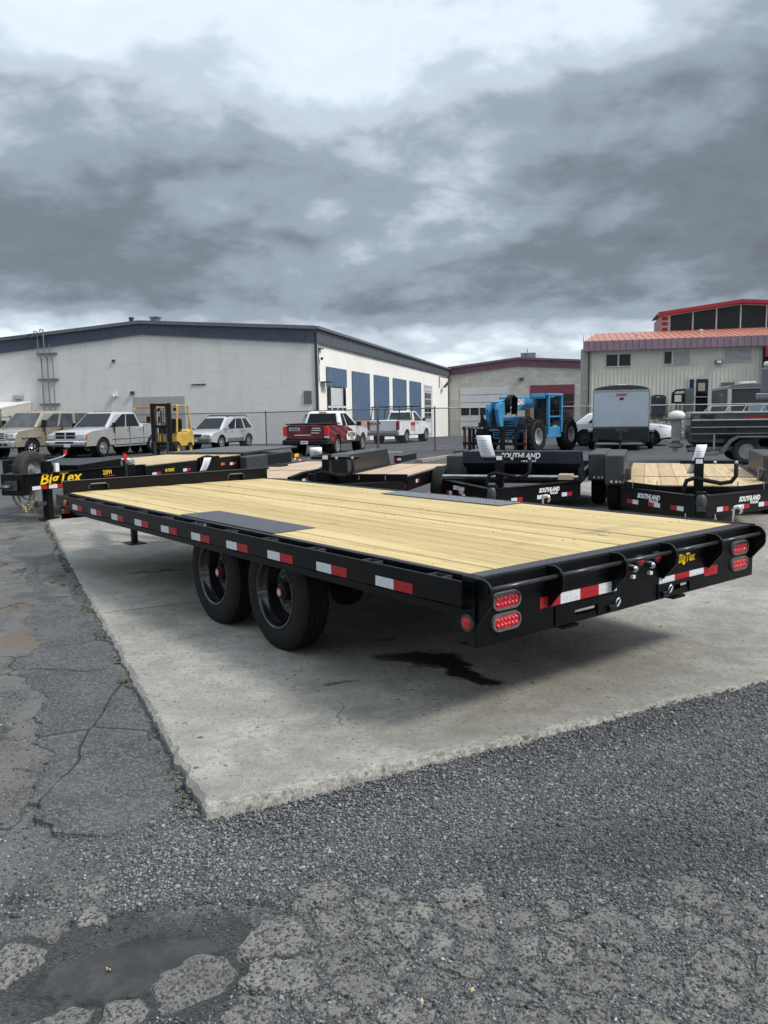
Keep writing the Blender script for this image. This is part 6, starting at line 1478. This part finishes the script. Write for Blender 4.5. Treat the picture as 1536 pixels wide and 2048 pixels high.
# --- white car behind the cargo trailer
top = [(2.45, .40), (2.48, .66), (2.36, .84), (1.85, .93), (1.05, 1.02), (-2.0, 1.05), (-2.35, 1.0), (-2.46, .62), (-2.4, .40)]
t = car('white_car', 'white car mostly hidden behind the grey-blue cargo trailer', 'car', (10.85, 37.3, gz(37)), -24, WHITEP, top, .34, 1.85, 2.85, .36,
        dict(xf0=1.10, xf1=.35, xr1=-1.35, xr0=-1.95, zb=1.0, zr=1.50, wb=.80, wr=.62), dict(side=[(.10, .42, .32, .44), (.46, .80, .47, .74)]), DSTEEL)
for s_ in (1, -1): part(t, 'headlight', LENS, (2.30, 2.47, *sorted((s_*.5, s_*.86)), .66, .80), bevel=.04)
mirrors(t, .85, .98, .82, WHITEP)

# ------------------------------------------------------------------ forklift
t = thing('forklift', 'yellow forklift with tall black mast between the silver pickup and the crossover', 'forklift', (-9.1, 35.35, gz(35)), 262)
M_ = BLACKM
for s_ in (1, -1):
    part(t, 'mast_channel', M_, (1.05, 1.21, *sorted((s_*.30, s_*.43)), .04, 2.20), bevel=.01); part(t, 'inner_mast', DSTEEL, (1.08, 1.18, *sorted((s_*.20, s_*.285)), .30, 2.12), bevel=.01)
    m = MB(); m.tube([(1.13, s_*.12, .3), (1.13, s_*.12, 2.0)], .014, 5); m.build('lift_chain', DSTEEL, t)
    part(t, 'fork_tine', DSTEEL, (1.22, 2.25, *sorted((s_*.22, s_*.34)), .05, .10)); part(t, 'tine_shank', DSTEEL, (1.22, 1.27, *sorted((s_*.22, s_*.34)), .05, .60))
    wheel(t, .75, s_*.46, .30, .30, .22, s_, YEL, RUBBER, .5, 0); wheel(t, -.75, s_*.44, .26, .26, .18, s_, YEL, RUBBER, .5, 0)
    m = MB(); m.tube([(.62, s_*.46, .95), (.45, s_*.44, 2.08), (.35, s_*.44, 2.12)], .04, 6); m.tube([(-.75, s_*.44, 2.10), (-.95, s_*.46, 1.05)], .045, 6); m.build('guard_post', YEL, t)
for z in (.50, 1.25, 2.14): part(t, 'mast_tie', M_, (1.06, 1.20, -.43, .43, z-.06, z+.05))
part(t, 'carriage', M_, (1.19, 1.25, -.45, .45, .28, .42), (1.19, 1.25, -.45, .45, .52, .60))
m = MB(); m.rod((1.10, 0, .2), (1.10, 0, 1.9), .045, 10); m.build('lift_cylinder', DSTEEL, t)
part(t, 'body', YEL, (-.65, .60, -.45, .45, .35, .95), bevel=.04); prismp(t, 'counterweight', YEL, [(-.60, .30), (-.60, 1.02), (-1.0, 1.10), (-1.28, .95), (-1.30, .40), (-1.2, .30)], -.48, .48, 'y', .06); part(t, 'dash', M_, (.42, .62, -.35, .35, .95, 1.20)); part(t, 'seat', M_, (-.45, .0, -.26, .26, .98, 1.10), (-.52, -.38, -.26, .26, 1.05, 1.55), bevel=.05)
m = MB(); m.lathe([(.17, -.012), (.19, 0), (.17, .012)], (.30, 0, 1.30), 'x', 18); m.rod((.45, 0, 1.1), (.30, 0, 1.30), .02, 6); m.build('steering_wheel', M_, t)
part(t, 'guard_frame', YEL, (-.80, .42, -.48, -.42, 2.08, 2.14), (-.80, .42, .42, .48, 2.08, 2.14), (.36, .42, -.42, .42, 2.08, 2.14), (-.80, -.74, -.42, .42, 2.08, 2.14))
for k in range(6): y = -.32+k*.128; part(t, 'guard_bar', YEL, (-.74, .36, y-.018, y+.018, 2.09, 2.13), bevel=0)
for s_ in (1, -1): m = MB(); m.lathe([(.07, 0), (.07, .06), (.02, .08)], (.46, s_*.36, 1.95), 'x', 10); m.build('work_lamp', M_, t)
# second forklift behind it
t = thing('forklift', 'older ochre forklift with bent tube guard behind the silver pickup bed', 'forklift', (-11.3, 39.6, gz(39.6)), 250)
m = MB(); m.tube([(.5, .48, .8), (.5, .48, 2.0), (.35, .48, 2.12), (-.9, .48, 2.10), (-1.0, .48, 1.0)], .04, 6); m.tube([(.5, -.48, .8), (.5, -.48, 2.0), (.35, -.48, 2.12), (-.9, -.48, 2.10), (-1.0, -.48, 1.0)], .04, 6); m.rod((.35, -.48, 2.12), (.35, .48, 2.12), .04, 6); m.rod((-.9, -.48, 2.1), (-.9, .48, 2.1), .04, 6); m.build('tube_guard', mat('ochre_paint', (.40, .20, .03), .55, 0, .25, 6, .4, 0, 0, 0, .3), t)
part(t, 'body', MATS['ochre_paint'], (-.9, .6, -.46, .46, .35, 1.25), bevel=.05); part(t, 'counterweight', MATS['ochre_paint'], (-1.4, -.9, -.48, .48, .3, 1.45), bevel=.08); part(t, 'seat', M_, (-.6, -.1, -.25, .25, 1.25, 1.7), bevel=.06)
for s_ in (1, -1): wheel(t, .5, s_*.5, .3, .3, .2, s_, YEL, RUBBER, .5, 0); wheel(t, -1.0, s_*.46, .26, .26, .18, s_, YEL, RUBBER, .5, 0)

# ------------------------------------------------------------------ telehandler
t = thing('telehandler', 'blue telescopic handler with black fork carriage and white boom lettering behind the navy board', 'telehandler', (5.85, 32.85, gz(32.8)), 232.5)
for x in (1.45, -1.45):
    for s_ in (1, -1):
        w = wheel(t, x, s_*1.02, .64, .64, .42, s_, GALV, RUBBER, .50, 0, n=36)
        m = MB()
        for k in range(16):
            a = k*2*math.pi/16; ca, sa = math.cos(a), math.sin(a); r_ = .655
            for q in (-1, 1):
                p = Vector((x+ca*r_, s_*1.02+q*.10, .64+sa*r_)); tt = Vector((-sa, q*.55, ca)).normalized(); m.bar(p-tt*.11, p+tt*.11, .07, .05, (ca, 0, sa))
        m.build('tread_lugs', RUBBER, w)
part(t, 'chassis', TBLUE, (-2.1, 2.0, -.48, .48, .55, 1.0), bevel=.04); part(t, 'axle', M_, (1.33, 1.57, -.9, .9, .52, .76), bevel=.04); part(t, 'axle', M_, (-1.57, -1.33, -.9, .9, .52, .76), bevel=.04); part(t, 'engine_hood', TBLUE, (-1.9, .35, -1.0, -.42, .75, 1.40), bevel=.06)
for k in range(6): part(t, 'hood_louvre', M_, (-1.6+k*.26, -1.48+k*.26, -1.012, -1.001, .95, 1.25), bevel=0)
# boom rises slightly towards the rear, drops at the head
m = MB(); m.bar((-2.2, -.12, 1.94), (1.75, -.12, 1.90), .46, .54); m.build('boom', TBLUE, t, bevel=.03)
m = MB(); m.bar((1.70, -.12, 1.88), (2.45, -.12, 1.78), .36, .42); m.build('inner_boom', TBLUE, t, bevel=.03)
for s_ in (1, -1): prismp(t, 'boom_head', TBLUE, [(2.2, 1.95), (2.62, 1.90), (2.72, 1.70), (2.60, 1.20), (2.42, .85), (2.28, .85), (2.30, 1.35), (2.1, 1.55)], -.12+s_*.13 if s_ > 0 else -.40, -.12+s_*.13+.15 if s_ > 0 else -.25, 'y', .02)
part(t, 'tilt_cylinder', M_, (2.35, 2.50, -.20, -.04, 1.0, 1.75), bevel=.04)
m = MB()
for k in range(5): y = .14+k*.05; m.tube([(2.15, y, 1.55), (2.10, y, 2.08), (1.85, y, 2.22), (1.55, y, 2.10), (1.60, y, 1.5)], .03, 6)
m.build('hydraulic_hoses', RUBBER, t, True)
text('GRADALL', .30, WHTT, t, (1.02, .122, 1.96), (-1, 0, .010), bold=.010, sx=.80); part(t, 'boom_sticker', WHTT, (1.62, 1.74, .112, .118, 1.92, 2.10), bevel=0); part(t, 'boom_sticker', WHTT, (1.50, 1.74, .112, .118, 1.72, 1.79), bevel=0)
# cab on the visible side
cf = TBLUE
for (x, y) in ((.45, .48), (.45, 1.10), (-.70, .48), (-.70, 1.10)): part(t, 'cab_pillar', cf, (x-.055, x+.055, y-.055, y+.055, .75, 2.22), bevel=.01)
part(t, 'cab_roof', cf, (-.78, .58, .42, 1.17, 2.18, 2.28), bevel=.03); part(t, 'cab_base', cf, (-.75, .5, .46, 1.10, .55, .98), bevel=.03); part(t, 'cab_front_glass', GLASSW, (.508, .516, .53, 1.05, 1.0, 2.15), bevel=0); part(t, 'cab_rear_glass', GLASSW, (-.765, -.757, .53, 1.05, 1.2, 2.15), bevel=0); part(t, 'seat', M_, (-.35, .05, .58, .94, .98, 1.12), (-.42, -.3, .58, .94, 1.05, 1.6), bevel=.04); part(t, 'door_bar', cf, (-.65, .4, 1.08, 1.12, 1.35, 1.41))
for k in range(5): y = .52+k*.115; part(t, 'roof_guard_bar', cf, (.56, .74, y-.02, y+.02, 2.12, 2.22), bevel=0)
part(t, 'roof_guard_front', cf, (.72, .77, .46, 1.10, 2.08, 2.20)); m = MB(); m.lathe([(.05, 0), (.06, .04), (.04, .07), (.01, .07)], (-.05, .75, 2.28), 'z', 12); m.build('beacon', M_, t)
part(t, 'wood_block', BROWNP, (1.02, 1.32, .55, .78, 1.18, 1.72), bevel=.01)
prismp(t, 'fender', M_, [(1.0, .8), (1.05, 1.25), (1.35, 1.42), (1.75, 1.35), (1.95, 1.1), (1.9, .98), (1.7, 1.2), (1.35, 1.28), (1.15, 1.15)], .55, .80, 'y', .02)
part(t, 'grille', M_, (1.95, 2.03, -.42, .42, .65, 1.25)); 
for k in range(6): part(t, 'grille_slat', TBLUE, (2.03, 2.05, -.40, .40, .70+k*.09, .74+k*.09), bevel=0)
part(t, 'head_plate', WHTT, (2.60, 2.615, -.32, .08, .92, .99), bevel=0)
# fork carriage
part(t, 'carriage', M_, (2.70, 2.80, -1.35, 1.35, .95, 1.06), (2.70, 2.80, -1.35, 1.35, .36, .46), bevel=.01)
for y in (-1.30, -.90, -.3, .3, .9, 1.30): part(t, 'carriage_upright', RUST if abs(y) > 1 else M_, (2.68, 2.76, y-.045, y+.045, .20, 1.05), bevel=.008)
for k in range(5): part(t, 'carriage_window', GALV, (2.801, 2.806, -1.22+k*.17, -1.10+k*.17, .98, 1.04), bevel=0)
for y in (-1.0, .45): part(t, 'fork_tine', M_, (2.8, 3.9, y-.07, y+.07, .12, .17)); part(t, 'tine_shank', M_, (2.80, 2.86, y-.07, y+.07, .12, 1.0))
m = MB(); m.bar((2.78, -.9, .42), (2.78, -.35, 1.0), .03, .03); m.build('carriage_brace', M_, t); m = MB(); m.tube([(2.7, .9, .9), (2.72, .5, .4), (2.72, .2, .75)], .02, 6); m.build('carriage_hose', RUBBER, t); prismp(t, 'side_wing', M_, [(-.62, 1.05), (-.35, 1.05), (-.52, 1.55), (-.58, 1.60)], 2.66, 2.72, 'x', .005)

# ------------------------------------------------------------------ cargo trailers and boat
t = thing('cargo_trailer', 'grey-blue enclosed cargo trailer with black lower half facing the viewer', 'trailer', (9.35, 32.05, gz(32)), 253.5)
hw = 1.07
def cargo(t, L, zb, zm, zt_, hw, front, lowm, sidem):
    m = MB(); m.box(-L, 0, -hw, hw, zm, zt_); m.build('upper_shell', front, t, bevel=.05, seg=3); m = MB(); m.box(-L, .004, -hw-.004, hw+.004, zb, zm-.002); m.build('stone_guard', lowm, t, bevel=.04)
    prof = [(-hw, zt_)]+[(-hw*math.cos(a), zt_+.03+.20*math.sin(a)) for a in [math.pi*k/14 for k in range(15)]]+[(hw, zt_)]
    m = MB(); m.prism(prof, -L, .0, 'x'); m.build('roof_cap', sidem, t, 'auto', .03)
    m = MB(); m.box(-.01, .012, -hw-.01, hw+.01, zt_-.015, zt_+.035); m.build('roof_trim', GALV, t)
cargo(t, 4.6, .32, .90, 2.33, hw, GREYBLUE, mat('guard_black', (.012, .014, .018), .4, .1, .2, 6), CHARC)
text('SUMMIT', .12, REDV, t, (.012, .02, 2.18), (0, 1, 0), shear=.1, bold=.004); m = MB(); m.lathe([(.09, 0), (.085, .006), (.03, .008)], (.003, .02, 2.02), 'x', 18); m.v = [(v[0], v[1], 2.02+(v[2]-2.02)*.55) for v in m.v]; m.build('badge', NAVY, t)
m = MB(); m.bar((1.25, 0, .40), (0, .8, .40), .08, .10); m.bar((1.25, 0, .40), (0, -.8, .40), .08, .10); m.build('tongue_frame', BLACK, t); m = MB(); m.box(1.15, 1.45, -.05, .05, .38, .50); m.build('coupler', BLACK, t, bevel=.01); m = MB(); m.box(.85, .93, -.04, .04, .05, .85); m.box(.82, .98, -.2, .2, .78, .90); m.build('jack', DSTEEL, t)
m = MB(); m.box(.004, .02, -.16, .30, .70, .82); m.build('tongue_plate', DSTEEL, t)
for s_ in (1, -1):
    part(t, 'corner_trim', GALV, (-.02, .006, *sorted((s_*(hw-.015), s_*(hw+.012))), .9, 2.33), bevel=0); part(t, 'fender', GALV, (-3.0, -1.0, *sorted((s_*hw, s_*(hw+.22))), .70, .80))
    for k in range(2): wheel(t, -1.55-k*.85, s_*(hw+.10), .33, .33, .20, s_, GALV, RUBBER, .6, 0)
m = MB(); m.box(-1.2, -.9, -.18, .18, 2.53, 2.60); m.build('roof_vent', WHITEPL, t, bevel=.02)
# dark enclosed trailer near the office
t = thing('dark_cargo_trailer', 'charcoal enclosed trailer with pale corner post parked below the office windows', 'trailer', (18.96, 41.7, gz(42)), 256)
m = MB(); m.box(-5.8, 0, -1.25, 1.25, .55, 2.62); m.build('shell', CHARC, t, bevel=.02)
m = MB(); m.prism([(-1.27, 2.62)]+[(-1.27*math.cos(a), 2.64+.22*math.sin(a)**.8) for a in [math.pi*k/12 for k in range(13)]]+[(1.27, 2.62)], -5.85, .02, 'x'); m.build('roof_cap', mat('cap_grey', (.16, .16, .155), .4, .3), t, 'auto', .05)
part(t, 'roof_trim', GALV, (-5.85, .03, -1.275, 1.275, 2.595, 2.63), bevel=0)
for s_ in (1, -1): part(t, 'corner_post', mat('bright_alu', (.50, .56, .62), .3, .5), (-.15, .025, *sorted((s_*1.10, s_*1.27)), .6, 2.59), bevel=.01)
for k in range(6): part(t, 'side_rib', DSTEEL, (-1.0-k*.85, -.96-k*.85, -1.262, -1.251, .6, 2.58), bevel=0)
part(t, 'side_door_frame', GALV, (-2.6, -1.75, -1.268, -1.252, .62, 2.35), bevel=0); part(t, 'side_door', CHARC, (-2.55, -1.80, -1.275, -1.269, .66, 2.30), bevel=0)
part(t, 'roof_unit', WHITEPL, (-2.6, -1.9, -.4, .4, 2.85, 3.0), bevel=.03)
for k in range(2):
    for s_ in (1, -1): wheel(t, -2.4-k*.9, s_*1.1, .36, .36, .22, s_, GALV, RUBBER, .6, 0)
m = MB(); m.bar((1.2, 0, .55), (0, .6, .55), .08, .12); m.bar((1.2, 0, .55), (0, -.6, .55), .08, .12); m.box(.9, 1.0, -.05, .05, .0, .8); m.build('tongue_frame', BLACK, t)

# gooseneck trailer whose nose hangs in at the right edge
t = thing('gooseneck_trailer', 'grey gooseneck trailer nose with white dome roof cut by the right picture edge', 'trailer', (9.75, 19.0, gz(19)), 185)
m = MB(); m.prism([(.35, -1.0), (.75, -.5), (.75, .5), (.35, 1.0), (-2.6, 1.0), (-2.6, -1.0)], 1.88, 2.48, 'z'); m.build('nose_shell', mat('nose_grey', (.13, .14, .155), .35, .1, .1, 2, .5, .2), t, bevel=.05, seg=3)
m = MB(); m.prism([(.30, -.98), (.72, -.48), (.72, .48), (.30, .98), (-2.6, .98), (-2.6, -.98)], 2.48, 2.62, 'z'); m.build('dome_roof', WHITEPL, t, bevel=.12, seg=4)
m = MB(); m.prism([(.40, -1.04), (.84, -.53), (.84, .53), (.40, 1.04), (-2.6, 1.04), (-2.6, -1.04)], 1.74, 1.88, 'z'); m.build('lower_trim', mat('trim_alu', (.46, .47, .52), .3, .5), t, bevel=.02)
for k in range(2): m = MB(); m.prism([(.41, -1.05), (.85, -.54), (.85, .54), (.41, 1.05)], 1.775+k*.05, 1.79+k*.05, 'z'); m.build('trim_groove', DSTEEL, t)
part(t, 'coupler_post', BLACK, (.35, .60, -.13, .13, .62, 1.76), bevel=.02); part(t, 'body_shell', MATS['nose_grey'], (-8.0, -2.6, -1.15, 1.15, .55, 2.62), bevel=.06)
chain(t, [(.30, .30, 1.74), (.28, .30, .95)], .06, .010); chain(t, [(.30, -.25, 1.74), (.28, -.25, .95)], .06, .010)
for k in range(2):
    for s_ in (1, -1): wheel(t, -5.5-k*.9, s_*1.1, .38, .38, .24, s_, GALV, RUBBER, .6, 0)
part(t, 'landing_leg', BLACK, (-2.3, -2.15, -.9, -.75, .0, 1.75), (-2.3, -2.15, .75, .9, .0, 1.75))
# aluminium boat on its trailer
t = thing('boat_trailer', 'tandem-axle boat trailer with grey fenders under the grey boat', 'trailer', (11.8, 22.95, gz(23)), -16)
for s_ in (1, -1):
    for k in range(2): wheel(t, -1.57+k*.92, s_*1.05, .37, .37, .22, s_, GALV, RUBBERG, .56, 0, n=32)
    m = MB(); pr_ = [(q[0]-.33, q[1]) for q in [(-1.95, .30), (-1.9, .42), (-1.70, .68), (-1.50, .79), (.0, .79), (.22, .68), (.40, .42), (.43, .30), (.36, .30), (.15, .62), (-.05, .74), (-1.46, .74), (-1.64, .62), (-1.84, .30)]]
    m.prism(pr_, *sorted((s_*.95, s_*1.20)), 'y'); m.build('fender', mat('fender_grey', (.16, .165, .16), .45, .3), t, bevel=.01)
    part(t, 'frame_rail', GSTEEL, (-3.0, 3.6, *sorted((s_*.72, s_*.80)), .36, .48)); part(t, 'bunk_board', M_, (-2.9, 2.6, *sorted((s_*.42, s_*.56)), .50, .56)); part(t, 'guide_strap', GALV, (-2.42, -2.37, *sorted((s_*.90, s_*.93)), .40, .85)); part(t, 'step_plate', GSTEEL, (-2.95, -2.30, *sorted((s_*.80, s_*1.12)), .26, .34))
part(t, 'axle', M_, (-1.62, -1.52, -1.0, 1.0, .32, .40)); part(t, 'axle', M_, (-.70, -.60, -1.0, 1.0, .32, .40)); m = MB(); m.bar((3.5, .76, .42), (5.2, 0, .42), .08, .12); m.bar((3.5, -.76, .42), (5.2, 0, .42), .08, .12); m.build('tongue_frame', GSTEEL, t)
t = thing('boat', 'grey aluminium boat with red flash and white outboard motors on the boat trailer', 'boat', (11.8, 22.95, gz(23)), -16)
def hull(zs, st):
    m = MB(); k = len(zs(0)); 
    for x in st: m.v += [(x+dx, y, z) for dx, y, z in zs(x)]
    for i in range(len(st)-1):
        for q in range(k-1): m.f.append((i*k+q, i*k+q+1, (i+1)*k+q+1, (i+1)*k+q))
    m.f.append(tuple(range(k))[::-1]); return m
def sec(x):
    f_ = 1 if x < 1.2 else max(.04, 1-((x-1.2)/3.2)**2); b = .98*f_; r_ = max(0, (x-.5)/3.9)**2*.35
    return [(0, -b, 1.42+r_), (0, -b*1.0, 1.22+r_), (0, -b*.97, 1.02+r_), (0, -b*.92, .84+r_*.8), (0, -b*.80, .70+r_*.7), (0, 0, .56+r_*.6), (0, b*.80, .70+r_*.7), (0, b*.92, .84+r_*.8), (0, b*.97, 1.02+r_), (0, b, 1.22+r_), (0, b, 1.42+r_)]
st = [-3.0, -2.4, -1.5, -.5, .5, 1.2, 2.0, 2.8, 3.5, 4.0, 4.35]
hull(sec, st).build('hull', BOATG, t, False)
for s_ in (1, -1):
    for zi, mt, rr_ in ((1.44, BOATL, .035), (1.215, BOATL, .028), (1.0, GSTEEL, .024), (.84, GSTEEL, .022)):
        m = MB(); i_ = {1.44: 0, 1.215: 1, 1.0: 2, .84: 3}[zi]; m.tube([(x, s_*(abs(sec(x)[i_][1])+.01), sec(x)[i_][2]+.01) for x in st], rr_, 6); m.build('hull_strake', mt, t)
    m = MB(); m.add([(-2.95, s_*.992, 1.24), (1.2, s_*.992, 1.24), (1.2, s_*.992, 1.405), (-2.95, s_*.992, 1.405)], [(0, 1, 2, 3)]); m.build('side_band', mat('band_grey', (.12, .125, .118), .4, .2, .3, 1.5), t, recalc=False)
    m = MB(); m.add([(-1.7, s_*.996, 1.29), (-1.45, s_*.996, 1.35), (-.2, s_*.996, 1.38), (-.9, s_*.996, 1.325), (-.1, s_*.996, 1.28), (-1.3, s_*.996, 1.275)], [(0, 1, 2, 3, 4, 5)]); m.build('red_flash', REDV, t, recalc=False)
text('Magic', .17, BLKV, t, (-2.60, -.998, 1.34), (1, 0, 0), shear=.3, bold=.006); text('Boats', .08, BLKV, t, (-2.50, -.998, 1.27), (1, 0, 0), shear=.3, bold=.002)
part(t, 'deck', mat('deck_pale', (.36, .36, .35), .6), (-2.95, 1.4, -.94, .94, 1.36, 1.40), bevel=0); part(t, 'transom', BOATG, (-3.03, -2.98, -.92, .92, .66, 1.42))
m = MB()
for k in range(7): x = -2.6+k*.45; m.rod((x, -.9, 1.42), (x+.12, -.82, 1.62), .012, 5)
m.tube([(-2.7, -.9, 1.45), (-2.5, -.82, 1.62), (.4, -.80, 1.64), (.7, -.88, 1.45)], .014, 5); m.build('grab_rail', GALV, t)
part(t, 'wind_screen', mat('screen_blue', (.16, .22, .30), .1), (-1.35, -1.0, -.5, .5, 1.42, 1.60), bevel=.01); part(t, 'hull_port', M_, (-2.05, -1.85, -.975, -.955, .95, 1.02), bevel=0)
for y, s2 in ((-.22, 1.0), (.38, .8)):
    m = MB(); m.ico((-3.35, y, 1.36), .25*s2, .03, (1.0, .62, .62), 2); o = m.build('outboard_cowl', WHITEPL, t, True); part(t, 'outboard_band', TRIMG, (-3.66, -3.05, y-.15, y+.15, 1.25, 1.29), bevel=.02)
    part(t, 'outboard_leg', mat('motor_grey', (.30, .31, .30), .5), (-3.45, -3.22, y-.07, y+.07, .62, 1.26), bevel=.03); part(t, 'cavitation_plate', MATS['motor_grey'], (-3.62, -3.15, y-.12, y+.12, .64, .66)); m = MB(); m.lathe([(.02, -.25), (.07, -.12), (.075, .1), (.03, .22)], (-3.35, y, .50), 'x', 12); m.prism([(-3.42, .62), (-3.25, .62), (-3.30, .30), (-3.40, .30)], y-.015, y+.015, 'y'); m.build('propeller_housing', MATS['motor_grey'], t, 'auto')
